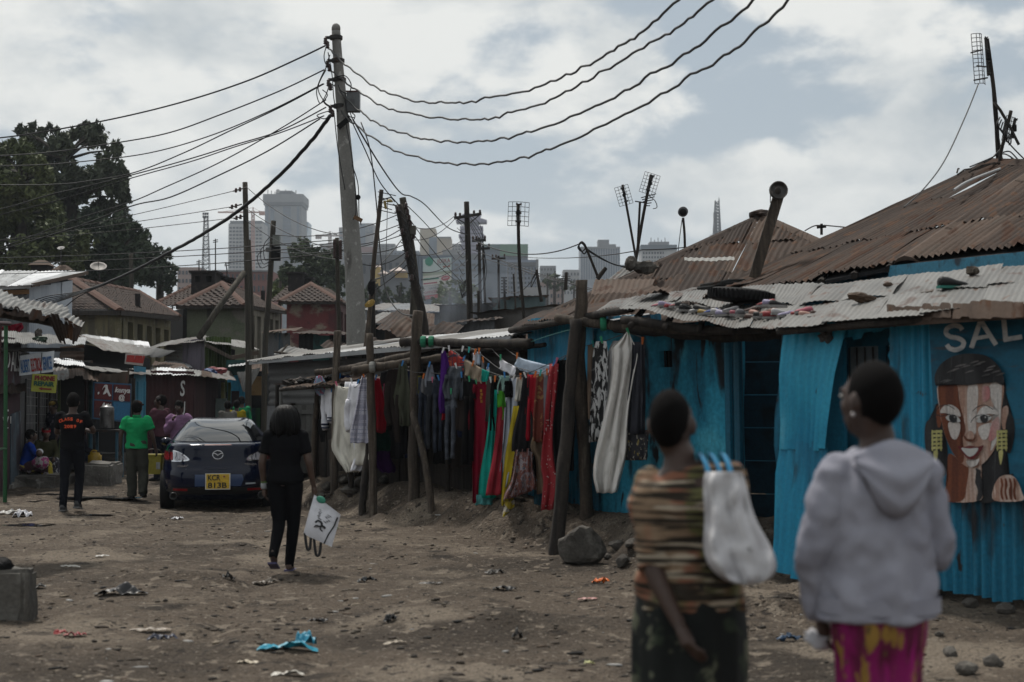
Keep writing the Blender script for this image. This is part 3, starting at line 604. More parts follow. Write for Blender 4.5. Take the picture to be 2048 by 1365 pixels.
def back_house():
 r=thing('hip_roofed_house','house under a brown patched roof with a white strip, behind the plaster house','house',(3.6,25,.4))
 AP,L0,R0=P(1523,430,26),P(930,702,24),P(2000,640,20.5)
 rs=random.Random(3);e=R0-L0;eh=Vector((e.x,e.y,0));ua=(AP-L0).dot(eh)/eh.dot(e);up=AP-lerp(L0,R0,ua);top=lambda u:max(0.0,min(u/ua,(1-u)/(1-ua),.995));n=13;at=lambda u,v:lerp(L0,R0,u)+up*v
 for i in range(n):
  u0,u1=i/n-.003,(i+1)/n+.003;us=[u0,u1]if not u0<ua<u1 else[u0,ua,u1]
  for j in range(4):
   v0,v1=j/4-(.012 if j else 0)+rs.uniform(-.008,.008),(j+1)/4
   for a,b in zip(us[:-1],us[1:]):
    ta,tb=min(v1,top(a)),min(v1,top(b))
    if max(ta,tb)<=v0+.01:continue
    sheet('roof_sheet',at(a,min(v0,ta)),at(b,min(v0,tb)),at(b,tb),at(a,ta),rs.choice([RUST,RUST2,RUST,RUST3]),r,.125,.016,2,.03,.02,.012*(j%2)+.006*(i%2),seed=rs.random())
 ridge_cap(r,[lerp(L0,AP,k/8)for k in range(9)],.17,RUST2);ridge_cap(r,[lerp(R0,AP,k/5)for k in range(6)],.13,RUST3)
 part(MB().blob(AP+Vector((0,0,.0)),(.22,.2,.09),jit=.3),'ridge_end',RUST2,r)
 # right-hand slope beyond the hip and the far slope
 sheets('roof_sheet',R0,R0+Vector((3,6,0)),AP+Vector((.2,2.5,0)),AP,4,3,[RUST,RUST3],r,seed=12)
 sheets('roof_sheet',L0+Vector((2.5,6,0)),L0,AP,AP+Vector((.2,2.5,0)),4,3,[RUST2],r,seed=13)
 a,b=P(1370,528,23.4),P(1470,527,23.2);up=Vector((0,.05,.05))
 sheet('white_strip',a,b,b+up*1.1,a+up*1.1,M('strip_white',(.55,.54,.51),.7,fine=.1),r,.09,.01,1,.02,.01,.07,seed=3)
 part(MB().hexa([L0+Vector((.4,.5,-2.4)),R0+Vector((-.4,.6,-2.6)),R0+Vector((-.4,.8,-2.6)),L0+Vector((.4,.7,-2.4)),L0+Vector((.4,.5,-.05)),R0+Vector((-.4,.6,-.05)),R0+Vector((-.4,.8,-.05)),L0+Vector((.4,.7,-.05))]),'front_wall',RUST2,r)
 # low side roof with a rusty patch at the left foot of the hip
 sheet('roof_sheet',P(1182,590,22),P(1300,582,22),P(1310,558,23.5),P(1190,560,23.5),RUST3,r,.09,.011,2,seed=44)
 sheet('roof_sheet',P(1215,560,25),P(1300,556,25),P(1300,528,27),P(1262,522,27),ZINC2,r,.09,.011,2,seed=45)
 part(MB().blob(P(1290,535,24.6),(.22,.12,.12),jit=.5,seed=9),'roof_stone',STONE,r)
 part(MB().blob(P(1262,528,24.6),(.1,.1,.12),jit=.5,seed=5),'roof_stone',STONE,r)
back_house()
# ------------------------------------------------------------------ grey shed and low roofs behind the clothes
def grey_shed():
 r=thing('grey_shed','long grey corrugated shed with a boarded door behind the clothes frame','shed',T(8,.3))
 t0,t1,t2=row_t(1040),row_t(760),row_t(538)
 tm=[t0,lerp(t0,t1,.33),lerp(t0,t1,.66),t1,lerp(t1,t2,.5),t2]
 gw=M('grey_wall_sheet',(.12,.118,.115),.7,[((.065,.063,.06),(3,1,1),.45,.65,'UV'),((.07,.04,.03),(8,1,1),.62,.74,'UV')],bump=.1)
 for k in range(5):
  a,b=tm[k],tm[k+1]
  sheet('wall_sheet',T(b,1.55,0),T(b,2.38,0),T(a,2.38,0),T(a,1.55,0),gw,r,.15,.016,3,.02,.008,seed=100+k)
 sheet('corner_sheet',T(t2+.02,.3,.02),T(t2-.95,.3,.02),T(t2-.95,1.6,.02),T(t2+.02,1.6,.02),M('grey_corner_sheet',(.20,.20,.205),.6,[((.11,.11,.11),(3,1,1),.5,.7,'UV'),((.03,.03,.035),(8,8,1),.68,.72,'UV',7)]),r,.11,.013,3,seed=106)
 sheet('wall_sheet',T(t2,.2,0),T(t2,.2,-2.6),T(t2,2.4,-2.6),T(t2,2.4,0),gw,r,.12,.014,3,seed=107)
 # long pale roof edge
 sheets('roof_sheet',T(t2+.3,2.43,.28),T(t0-.3,2.52,.28),T(t0-.3,2.86,-1.9),T(t2+.3,2.80,-1.9),6,1,[ZINC,ZINC3,ZINC],r,.1,.011,seed=14,rag=.03)
 part(MB().beam(T(t2+.3,2.40,.26),T(t0-.2,2.49,.26),.03,.07),'roof_edge',ZINC3,r)
 # door of grey boards with a frame and a bolt
 da,db=row_t(637),row_t(594);dm=M('door_grey',(.11,.108,.10),.85,[((.065,.062,.056),(4,4,1),.45,.65)],bump=.3,bstretch=(20,20,2))
 dz0,dz1=.45,1.62;ang=math.atan2(WD.y,WD.x);n=5;d=part(MB().box(T((da+db)/2,(dz0+dz1)/2,.03),(abs(db-da),.02,dz1-dz0),ang),'door',DARK,r)
 for k in range(n):
  t=lerp(da,db,(k+.5)/n);part(MB().box(T(t,(dz0+dz1)/2,.055),(abs(db-da)/n*.94,.025,dz1-dz0),ang),'plank',dm,d)
 for z in(.75,1.15,1.5):part(MB().box(T((da+db)/2,z,.085),(abs(db-da),.03,.07),ang),'ledge',dm,d)
 part(MB().tube([T(db-.25,1.05,.12),T(db-.05,1.05,.12)],.014,6),'bolt',IRON,d)
 for t in(da-.05,db+.05):part(MB().box(T(t,1.0,.06),(.08,.08,1.3),ang),'door_post',WOOD_D,r)
 # dark vertical boards below the wall sheet, seen under the clothes
 k=0;t=t0+.1
 while t<da-.05:
  w=random.uniform(.14,.2);part(MB().box(T(t,.95+random.uniform(-.03,.03),.0+random.uniform(0,.02)),(w*.95,.03,1.3),ang),'plank',WOOD_D,r);t+=w
  # low rubbish-strewn canopy in front of the door
 sheets('canopy_sheet',P(566,776,23.2),P(850,752,20.6),P(905,722,21.6),P(640,752,24.3),4,1,[ZINC2,RUST3,RUST],r,.09,.011,seed=21,rag=.08,wob=.03)
 sheets('canopy_sheet',P(775,735,20.8),P(1058,690,18.7),P(1040,668,20),P(812,712,22),4,1,[ZINC,ZINC2],r,.09,.011,seed=22,rag=.08,wob=.03)
 part(log([P(560,780,23.3),P(700,768,22),P(860,752,20.7)],.03),'canopy_pole',WOOD_D,r,True)
 for k in range(7):part(MB().blob(P(585+17*k+random.uniform(-6,6),765-k*1.6,23.4-.1*k),(.12,.1,.055),jit=.8,seed=k),'roof_rag',[WOOD_D,ZINC2,BLACK][k%3],r)
 part(MB().box(T(lerp(t0,t2,.5),1.3,-2.4),(t2-t0,.06,2.2),ang),'back_wall',DARK,r)
 # pipe at the corner
 part(MB().tube([TW(590,880,.25),TW(588,775,.25)],.03,8),'down_pipe',ZINC,r);part(MB().tube([TW(575,900,.2),TW(577,770,.2)],.045,8),'corner_post',WOOD_D,r)
grey_shed()
# ------------------------------------------------------------------ the clothes-drying frame: posts and cross poles
def post(label,pts,r0,r1,mat=WOOD,name='wooden_post',cat='post',group='posts of the clothes frame',sink=.25):
 q=[P(*p)for p in pts]
 if sink:q[0]=q[0]-Vector((0,0,max(0,q[0].z-gz(q[0].x,q[0].y))+sink))
 mb=log(q,r0,r1,10)
 for k in range(3):
  a=random.choice(mb.v);mb.blob(Vector(a),(r0*.35,r0*.35,r0*.5),nu=8,nv=5)
 return solo(log(q,r0,r1,10),name,label,cat,mat,group,True)
post('dark thick post leaning right into the fork post, foot before the big boulder',[(1108,1095,16.1),(1125,950,16.2),(1140,790,16.4),(1152,640,16.5)],.085,.07,WOOD_D)
post('tall grey post with a knobbed top crossing the beam, beside the white lace dress',[(1176,1066,16.9),(1168,900,16.8),(1160,740,16.7),(1163,560,16.6)],.085,.07)
post('heavy dark post in the middle of the hanging trousers',[(828,1032,20.0),(828,900,20.0),(830,760,20.0),(836,622,20.0)],.085,.075)
post('thin pale prop leaning against the heavy dark post',[(872,1056,19.4),(856,960,19.5),(838,870,19.7),(826,826,19.85)],.05,.045)
post('straight pale post beside the long red shirt',[(747,1036,20.4),(745,900,20.4),(742,780,20.4),(740,668,20.4)],.06,.055)
post('dark prop leaning behind the straight pale post',[(721,1033,20.7),(728,975,20.8),(738,900,20.9),(744,850,20.7)],.055,.05,WOOD_D)
post('short weathered stump post under the white petticoat',[(672,1006,22.6),(668,960,22.6),(664,880,22.6)],.06,.055)
post('thin dark pole rising in front of the grey board door',[(624,985,23.4),(628,900,23.4),(634,800,23.3),(640,752,23.2)],.05,.04)
post('upright stub post above the white petticoat',[(669,900,22.4),(671,800,22.4),(672,730,22.4),(675,662,22.4)],.06,.055)
post('slim post standing behind the cream cloth, against the dark boards',[(895,990,19.9),(896,880,19.8),(897,760,19.8)],.04,.035,WOOD_D)
post('squared timber leaning in shade behind the purple cloth',[(700,1012,22),(702,950,22.0),(705,870,21.9)],.05,.05,WOOD_D)
def beam(label,pts,r0,r1,mat=WOOD):return solo(log([P(*p)for p in pts],r0,r1,10),'cross_pole',label,'pole',mat,'cross poles of the clothes frame',True)
beam('thick cross pole resting on the straight pale post',[(706,742,20.5),(760,734,20.3),(830,724,20.1),(905,714,19.9)],.07,.06)
beam('lower cross pole running from the shed corner past the stub post',[(632,746,22.6),(690,738,22.3),(750,726,21.2),(830,708,20.6)],.055,.05)
beam('long upper cross pole lashed with green string to the heavy dark post',[(800,684,20.1),(850,685,19.9),(960,688,18.9),(1062,687,17.9)],.065,.06,WOOD_D)
beam('cross pole from the fork post along the eave of the plaster house',[(1114,636,16.9),(1180,646,16.5),(1290,655,15.8),(1420,662,15.0)],.055,.06)
beam('dark thin cross pole behind the fork post, under the rusty eave',[(905,704,19.6),(1000,700,18.9),(1090,690,18.0)],.035,.03,WOOD_D)
# lashings of string
for k,(x,y,Y,c)in enumerate(((846,684,19.78,(.02,.22,.12)),(862,684,19.7,(.02,.2,.1)),(1206,648,16.25,(.03,.3,.16)),(744,735,20.22,(.3,.3,.28)))):
 q=P(x,y,Y);mb=MB()
 mb.lathe(q,[(.075,-.03),(.082,-.01),(.083,.02),(.076,.04)],12,0,Vector((1,-.1,.02)))
 solo(mb,'string_lashing',('green string wound round the upper cross pole near the heavy post','second winding of green string on the upper cross pole','green string tied on the eave cross pole','pale string binding cross pole to the straight pale post')[k],'string',flat('string_%d'%k,c,.8))
def rope(label,pts,r=.005,mat=None,name='clothes_line',cat='line',group='clothes lines'):
 return solo(MB().tube(spline([P(*p)for p in pts],6),r,5),name,label,cat,mat or CABLE_G,group,True)
rope('sagging line of the baby clothes and white petticoat',[(640,750,23.2),(650,772,22.9),(672,768,22.2),(690,778,21.7),(712,774,21.2),(730,754,20.7),(742,740,20.4)])
rope('long front line carrying trousers, dresses and skirts',[(742,742,20.4),(800,738,20.1),(830,745,19.9),(880,748,19.4),(950,764,18.7),(1020,757,17.9),(1080,748,17.2),(1150,700,16.55)])
rope('upper line of the red plaid cloth and beige towel',[(838,690,19.9),(897,698,19.3),(930,718,18.9),(978,744,18.4),(1040,752,17.6),(1150,702,16.6)])
rope('thin line to the small white cloth',[(975,688,18.8),(1001,716,18.3),(1032,735,17.9),(1090,748,17.3)])
rope('line of the light blue sheet',[(998,687,18.6),(1033,713,18.0),(1070,730,17.6),(1106,738,17.2),(1152,690,16.6)])
rope('line behind with socks and small washing',[(905,684,19.4),(945,698,18.9),(990,732,18.4),(1010,745,18.1)])
rope('short line of the white lace dress',[(1172,692,16.7),(1205,684,16.4),(1256,668,15.9),(1292,680,15.5)])
rope('pale line stretched from upper cross pole over to the fork post',[(1062,684,17.9),(1110,668,17.2),(1160,656,16.7),(1205,650,16.3)],.004,flat('teal_string',(.1,.35,.32)))
PEGC=[('green',(.03,.30,.14)),('orange',(.60,.16,.03)),('pink',(.55,.12,.20)),('blue',(.03,.18,.45)),('white',(.6,.6,.6)),('turquoise',(.03,.38,.36))]
def peg(x,y,Y,what,where=''):
 n,c=PEGC[random.randrange(6)];q=P(x,y,Y-.03);rot=Matrix.Rotation(random.uniform(-.4,.4),3,'Y')
 mb=MB();mb.hexa([q+rot@Vector(a)for a in((-.008,-.012,-.04),(.008,-.012,-.04),(.008,.012,-.04),(-.008,.012,-.04),(-.013,-.016,.04),(.013,-.016,.04),(.013,.016,.04),(-.013,.016,.04))])
 solo(mb,'clothes_peg',f'{n} clothes peg clipping the {where}{what}','clothes peg',flat('peg_'+n,c,.4,.03),'plastic clothes pegs')
def garment(name,label,cat,mat,rows,Y,nf=4,fold=.028,th=.04,sag=0.0,limbs=(),peg_at=None,seed=None,slope=0.0,top_th=.35,group='washing hung on the clothes frame',stiff=False,smooth=True,mats=None,rump=0.0):
 """rows: (py, xl, xr) downwards, in photo pixels; a flattened hollow bag of cloth with folds that deepen downwards"""
 rs=random.Random(seed if seed is not None else label);Yl,Yr=Y if isinstance(Y,tuple)else(Y,Y)
 xmin=min(r[1]for r in rows);xmax=max(r[2]for r in rows);n=36;ph=rs.random()*6;ph2=rs.random()*6
 yT,yB=rows[0][0],rows[-1][0];rings=[];wpx=xmax-xmin;wm=wpx/FPX*Yl;nf=max(1.2,nf*(.38 if wpx<22 else .6 if wpx<45 else 1.0));fold=min(fold*1.5,.22*wm);gr=.17*wpx if wpx<34 and not stiff else 0
 rr=spline([Vector(r)for r in rows],3 if len(rows)>2 else 8)
 for r in rr:
  v=(r[0]-yT)/max(1,yB-yT);ring=[]
  for k in range(n):
   a=2*math.pi*k/n;s=.5-.5*math.cos(a);back=math.sin(a)
   s=.5+math.copysign(abs(s-.5)**.85*.5**.15,s-.5)
   x=r[1]-gr+(r[2]-r[1]+2*gr)*s+wpx*.07*math.sin(v*7+ph)*(s-.5)*2*v;yy=r[0]+sag*(1-(2*s-1)**2)*(1-v)+slope*(s-.5)*(1 if v>.5 or stiff else .2)
   yw=(x-xmin)/max(1,xmax-xmin);Yd=lerp(Yl,Yr,yw)
   amp=fold*(.25+.75*v**.7)
   d=math.copysign(abs(back)**.6,back)*th*(top_th+(1-top_th)*v)/2+amp*(math.sin(2*math.pi*nf*s+ph+1.7*math.sin(v*2.4+ph2))+.45*math.sin(2*math.pi*nf*2.3*s+ph2+v*3.5))+(.35*fold+rump)*mnoise.noise(Vector((x*.06,r[0]*.035,ph)))
   yy+=(3.0 if v>.85 else 0)*math.sin(2*math.pi*nf*s+ph)*.5
   ring.append(P(x,yy,Yd+d))
  rings.append(ring)
 mb=MB().loft(rings)
 for pts,rad in limbs:
  q=[P(p[0],p[1],lerp(Yl,Yr,(p[0]-xmin)/max(1,xmax-xmin))-.03)for p in pts];sc=q[0].y/FPX
  q=spline(q,4);m=len(q);rd=[lerp(rad[0],rad[1],i/(m-1))*sc*(1+.12*math.sin(i*1.7+ph))for i in range(m)]
  mb.tube(q,rd,12,irr=.12)
 o=solo(mb,name,label,cat,mats or mat,group,smooth)
 if peg_at is not None:
  for i,(x,y)in enumerate(peg_at):peg(x,y,lerp(Yl,Yr,(x-xmin)/max(1,xmax-xmin)),cat+' '+' '.join(label.split()[:3]).replace(' '+cat,'').lower(),('','other end of the ','middle of the ')[i]if len(peg_at)>1 else '')
 return o
def cloth(n,c,c2=None,s=5,lo=.45,hi=.65,extra=(),fine=.08,**k):
 return M('cloth_'+n,c,.9,([(c2,s,lo,hi)]if c2 else[(tuple(x*.75 for x in c),4,.45,.65)])+list(extra),fine=fine,fscale=120,bump=.12,bscale=70,spec=.06,**k)
CW=cloth('white',(.62,.62,.66));CC=cloth('cream',(.56,.54,.48));CK=cloth('black',(.007,.007,.008));CG=cloth('grey',(.24,.24,.26));CDG=cloth('charcoal',(.022,.022,.025));CBR=cloth('brown',(.03,.023,.021))
CJ1=cloth('denim_dark',(.028,.034,.050),(.06,.07,.095));CJ2=cloth('denim_grey',(.07,.08,.10),(.15,.165,.20),9);CR=cloth('red',(.33,.012,.025));CMR=cloth('maroon',(.20,.006,.022));CTE=cloth('teal',(.012,.36,.29));CCO=cloth('coral',(.33,.03,.045))
CPB=cloth('pale_blue',(.42,.50,.60));CY=cloth('yellow',(.52,.40,.03));CPU=cloth('purple',(.085,.02,.20));CNV=cloth('navy',(.012,.02,.06));CPI=cloth('pink',(.45,.07,.16));COL_=cloth('olive',(.08,.085,.06));CBE=cloth('beige',(.42,.34,.26));CGN=cloth('green',(.02,.22,.12));CDGN=cloth('bottle_green',(.008,.04,.03))
PLAID=M('cloth_plaid',(.38,.03,.02),.9,[((.05,.03,.06),(2,2,26),.55,.58,'Object',1),((.04,.03,.06),(26,26,1.5),.58,.62,'Object',1),((.55,.10,.03),(3,3,30),.64,.66,'Object',1)],fine=.08,bump=.1)
PAIS=M('cloth_paisley',(.17,.055,.045),.9,[((.30,.26,.28),13,.53,.57,'Object',3,1.2),((.08,.10,.13),19,.60,.63,'Object',3,1.0),((.34,.18,.08),30,.64,.67,'Object',2)],fine=.1,bump=.1)
POLKA=M('cloth_polka',(.30,.012,.02),.9,[((.5,.42,.40),24,.68,.71,'Object',1)],fine=.1,bump=.1);MONO=M('cloth_mono',(.42,.42,.42),.9,[((.012,.012,.013),(16,16,9),.47,.51,'Object',3,.8)],fine=.06,bump=.1);BABY=M('cloth_baby',(.30,.42,.58),.9,[((.45,.16,.25),16,.55,.6,'Object',1)],fine=.06,bump=.1)
CHECK=M('cloth_fine_check',(.40,.40,.47),.9,[((.22,.22,.28),(1,1,60),.5,.53,'Object',0),((.24,.24,.30),(60,60,1),.5,.53,'Object',0)],fine=.06,bump=.1);GOLD=M('cloth_gold_print',(.17,.035,.022),.9,[((.32,.17,.07),14,.58,.62,'Object',3,.6),((.05,.02,.02),9,.62,.66)],fine=.1,bump=.1)
FLOR=M('cloth_yellow_floral',(.50,.38,.04),.9,[((.55,.50,.42),14,.52,.56,'Object',2),((.16,.10,.06),22,.63,.66,'Object',2)],fine=.1,bump=.1);LACE=M('cloth_lace',(.66,.64,.61),.95,[((.50,.48,.45),5,.5,.7,'Object',4)],fine=.10,fscale=140,bump=.2,bscale=90,alpha=.9)
HEM=M('cloth_black_gold',(.022,.022,.028),.9,[((.45,.42,.36),(22,22,14),.6,.64,'Object',2),((.25,.19,.05),(18,18,12),.62,.66,'Object',2)],fine=.08,bump=.1)
STRIPE=M('cloth_pale_stripe',(.34,.37,.43),.9,[((.05,.06,.08),(14,14,.3),.60,.63,'Object',0)],fine=.06,bump=.1)
g=garment
g('baby_romper','tiny blue and pink patterned baby outfit at the far end of the line','romper',BABY,[(753,636,641),(766,631,648),(780,632,650),(791,636,645)],(23,22.8),2,.02,peg_at=[(638,752)])
o=g('school_shirt','white school shirt with navy bands round its hanging sleeve','shirt',CW,[(776,650,657),(790,645,661),(800,646,664),(830,652,664)],(22.9,22.5),2,.015,limbs=[([(648,790),(648,825),(651,860)],(6,7))],peg_at=[(653,773)])
def band(o,pts,h,name='cuff_band',mat=None):
 for x,y,w,Y in pts:part(MB().loft([[P(x+w*math.cos(a),y+dy,Y+.04*math.sin(a))for a in(2*math.pi*k/12 for k in range(12))]for dy in(-h/2,h/2)]),name,mat or CNV,o)
def bandw(o,pts,h,mat=None,name='cuff_band'):
 for x,y,w,Y in pts:
  mb=MB().loft([[P(x+w*math.cos(a),y+dy,Y+.055*math.sin(a))for a in(2*math.pi*k/12 for k in range(12))]for dy in(-h/2,h/2)])
  part(mb,name,mat or CNV,o)
bandw(o,[(650.5,849,8,22.72),(651,856,8,22.72)],3)
o=g('school_blouse','second white school blouse with dark striped cuff, beside the petticoat','blouse',CW,[(782,660,666),(800,658,669),(830,656,668),(846,656,668)],(22.6,22.4),2,.015,peg_at=[(664,780)]);bandw(o,[(662,836,8,22.5),(662,842,8,22.5)],2.4)
g('dark_straps','black strappy garment hanging under the school shirt','garment',CK,[(835,641,650),(858,638,650),(878,642,649),(884,643,647)],(23,22.8),2,.01)
g('navy_shorts','small navy shorts pegged behind the white petticoat','shorts',CNV,[(752,676,700),(770,674,702),(785,672,704)],22.6,3,peg_at=[(680,752)])
g('petticoat','long cream petticoat with ruffled hem sagging on its line','petticoat',CC,[(769,671,711),(800,668,722),(850,664,730),(892,661,732),(915,674,730),(934,690,724),(945,697,712)],(22.2,21.2),5,.05,.10,sag=6,peg_at=[(673,768),(706,774)])
g('white_shirt','crisp white shirt folded over the line, beside the checked dress','shirt',CW,[(768,698,724),(800,694,738),(840,692,738),(866,691,736)],(21.5,20.9),4,.03,.07,limbs=[([(698,800),(695,835),(699,862)],(7,8))],peg_at=[(716,764)])
g('checked_dress','grey and white finely checked dress hanging from one corner','dress',CHECK,[(752,724,731),(790,715,739),(850,705,741),(880,702,739),(886,703,737)],(21.0,20.6),4,.03,.07,peg_at=[(727,750)])
g('white_cups','white padded bra hanging low under the white shirt','bra',CW,[(884,706,736),(900,708,728),(925,706,728),(942,702,722)],21.25,2,.02,.12)
g('red_long_shirt','long red shirt hanging beside the straight pale post','shirt',CR,[(757,751,756),(790,751,764),(830,752,769),(866,752,769)],20.6,3,.025,.06,peg_at=[(752,755)])
g('green_vest','small emerald vest behind the long red shirt','vest',CGN,[(774,760,768),(784,761,767),(795,761,769)],20.8,2,.01);g('pink_vest','small pink vest behind the long red shirt, by the brown jacket','vest',CPI,[(768,769,775),(790,767,775),(830,766,774)],20.75,2,.01)
g('green_skirt','bottle green skirt hanging low in shade by the pale post','skirt',CDGN,[(860,752,772),(880,751,776),(902,750,778)],20.9,3);g('purple_cloth','dark purple wrap draped low behind the pale post','wrap',cloth('dark_purple',(.035,.008,.06)),[(895,753,772),(920,752,779),(935,760,784),(946,772,782)],20.95,3)
g('brown_jacket','dark brown jacket with sleeves hanging, left of the olive shirt','jacket',CBR,[(735,783,801),(770,775,806),(820,774,806),(850,778,803)],(20.3,20.1),4,.03,.08,limbs=[([(779,765),(774,815),(780,850)],(6,7)),([(797,790),(794,850),(796,885)],(6,6))],peg_at=[(785,734)])
g('olive_shirt','grey olive shirt hanging from one point of the cross pole','shirt',COL_,[(728,803,808),(770,797,813),(808,790,817),(830,800,818),(852,803,817)],(20.15,20.0),3,.03,.07,peg_at=[(805,727)])
g('black_trousers','black trousers below the olive shirt, beside heavy dark post','trousers',CK,[(770,806,820),(850,803,819),(880,803,818),(908,806,818)],20.2,3,.025,.07)
g('khaki_cap','olive khaki cap pegged just right of the heavy dark post','cap',cloth('khaki',(.13,.12,.03)),[(752,837,842),(770,836,844),(788,836,843)],19.8,2,.01);g('grey_sock','grey sock hanging by its top, beside the khaki cap','sock',CG,[(758,845,850),(774,843,851),(787,844,850)],19.75,2,.008)
g('pale_collar_shirt','faded pale grey denim shirt corner above the grey jeans','shirt',cloth('denim_pale',(.27,.29,.34)),[(730,859,862),(750,854,866),(768,852,869),(776,853,866)],19.6,3,.015,peg_at=[(859,729)])
def trousers(label,mat,yT,yB,xl,xr,Y,sp=2,peg_x=None,name='jeans',cat='jeans',**k):
 w=(xr-xl);m=(xl+xr)/2;h=yB-yT
 return g(name,label,cat,mat,[(yT,xl+1,xr-1),(yT+h*.12,xl,xr),(yT+h*.22,xl-1,xr)],Y,3,.012,.09,limbs=[([(xl+w*.26,yT+h*.2),(xl+w*.22-sp,yT+h*.6),(xl+w*.25-sp,yB)],(w*.28,w*.20)),([(xr-w*.26,yT+h*.2),(xr-w*.24,yT+h*.6),(xr-w*.22-sp,yB-3)],(w*.28,w*.20))],peg_at=[(peg_x or m,yT-2)],**k)
trousers('dark blue jeans right beside the heavy dark post',CJ1,755,912,838,856,19.8);trousers('charcoal grey jeans below the pale denim corner',cloth('denim_char',(.04,.043,.052)),762,898,854,876,(19.6,19.4));trousers('black jeans left of the purple scarf',CJ1,758,906,868,886,19.4)
g('purple_scarf','bright purple scarf with a red tip hanging in a long point','scarf',CPU,[(702,885,888),(740,884,897),(800,880,897),(826,884,895)],19.2,3,.025,peg_at=[(886,701)]);g('red_tip','small red cloth tip showing under the purple scarf','cloth',CR,[(822,886,894),(840,885,893)],19.25,2,.008)
g('shiny_jacket','crumpled blue black shiny jacket bunched on the line','jacket',M('cloth_shiny',(.02,.028,.042),.45,[((.07,.09,.12),7,.54,.66)],bump=.4,bscale=14,bdist=.03),[(733,904,918),(752,894,921),(775,892,922),(800,901,919)],(19.2,18.9),4,.05,.12,limbs=[([(897,752),(890,778),(896,800)],(6,6))],peg_at=[(912,732)])
trousers('faded blue grey jeans under the shiny jacket',CJ2,785,920,892,912,(19.2,19.0),3)
g('brown_cardigan','dark brown cardigan with long sleeve, beside black trousers','cardigan',CBR,[(751,918,929),(800,915,933),(850,913,931),(862,914,927)],(19,18.8),3,.025,.07,peg_at=[(923,750)])
trousers('black trousers left of the maroon tracksuit',CK,760,926,929,948,(18.8,18.65),1,name='dress_trousers',cat='trousers')
o=g('tracksuit','long maroon red tracksuit with a yellow crest','tracksuit',CMR,[(764,951,975),(800,948,975),(850,950,974),(930,949,970),(1006,948,962)],(18.7,18.4),4,.025,.08,limbs=[([(952,770),(944,820),(942,860)],(6,6))],peg_at=[(952,763),(973,763)])
for k in range(4):part(MB().box(P(962+(k%2)*1.2,782+7*k,18.40),(.025,.012,.035),.3*k),'crest',flat('crest_yellow',(.5,.25,.02)),o)
g('plaid_cloth','red tartan cloth with dark checks on the upper line','cloth',PLAID,[(708,897,929),(728,897,928),(746,898,926)],(19.3,18.9),3,.03,.03,slope=20,stiff=True,peg_at=[(898,697),(928,717)])
g('beige_towel','beige towel beside the tartan cloth','towel',CBE,[(728,929,964),(745,928,963),(758,927,962)],(18.9,18.5),4,.025,.03,slope=18,stiff=True,peg_at=[(946,727)])
g('teal_towel','short teal towel at the end of the upper line','towel',CTE,[(741,964,979),(753,963,977),(764,962,976)],(18.5,18.3),2,.02,.03,slope=6,stiff=True)
g('brown_leggings','thin grey brown leggings beside the maroon tracksuit','leggings',cloth('mushroom',(.09,.075,.065)),[(762,976,987),(800,974,985),(843,972,981)],18.3,2,.02,peg_at=[(981,760)]);g('black_leggings','narrow black leggings hanging over the teal dress','leggings',CK,[(760,986,994),(800,982,994),(862,991,996)],18.15,2,.02,limbs=[([(985,790),(982,830),(981,862)],(3,2))],peg_at=[(990,758)])
g('teal_dress','long flowing teal dress with a pale fringed hem','dress',CTE,[(780,984,994),(860,974,993),(940,963,988),(996,957,992)],(18.5,18.1),4,.03,.1);g('teal_fringe','pale turquoise slip hem below the teal dress','slip',cloth('turquoise_pale',(.12,.42,.42)),[(990,958,984),(1010,956,980)],18.4,4,.015)
g('coral_dress','long coral red dress left of the pale striped gown','dress',CCO,[(800,997,1014),(870,990,1012),(904,985,1009),(960,977,1005),(990,974,1003)],(18.1,17.9),3,.03,.1)
g('bikini_top','green bikini top with white dangling strings','bikini',cloth('lime',(.10,.42,.04)),[(782,1000,1004),(795,996,1008),(814,998,1010)],17.85,2,.012,limbs=[([(1005,812),(1007,826),(1005,840)],(1.2,1))]);g('mint_bra','pale mint bra bunched on the front line','bra',cloth('mint',(.35,.55,.50)),[(752,1000,1016),(765,1004,1016),(782,1008,1014)],17.8,3,.02,limbs=[([(1002,756),(996,772),(996,788)],(1.5,1.2))],peg_at=[(1009,750)]);g('black_bra','black bra cup hanging beside the mint bra','bra',CK,[(762,1012,1022),(778,1010,1025),(794,1014,1022)],17.78,2,.02,.09)
g('striped_gown','pale blue gown with one dark stripe, very long and narrow','gown',STRIPE,[(757,1020,1035),(830,1013,1032),(900,1010,1024),(940,1006,1018),(976,1003,1010)],(17.95,17.7),3,.03,.07,peg_at=[(1027,755)])
g('cream_cardigan','cream knitted cardigan sleeve beside the black tunic','cardigan',CC,[(755,1036,1048),(780,1034,1046),(803,1031,1042)],17.65,2,.02,peg_at=[(1041,753)])
g('yellow_dress','yellow dress falling in a thin slope behind the black tunic','dress',CY,[(812,1032,1038),(860,1024,1036),(900,1018,1034),(960,1010,1030),(1016,1006,1018)],(17.9,17.6),3,.02,.06);g('yellow_tail','yellow floral tail of cloth almost touching the ground','cloth',FLOR,[(1000,1012,1026),(1018,1010,1026),(1036,1008,1022)],17.7,2,.015)
g('black_tunic','black sleeveless tunic above the paisley skirt','tunic',CDG,[(752,1046,1060),(780,1042,1060),(820,1036,1064),(860,1029,1067),(904,1022,1067)],(17.6,17.2),4,.03,.08,peg_at=[(1050,750)])
g('paisley_skirt','full brown paisley skirt with a flounced slanting hem','skirt',PAIS,[(898,1031,1065),(940,1022,1068),(975,1013,1070),(990,1009,1070)],(17.65,17.2),5,.05,.16,slope=-22)
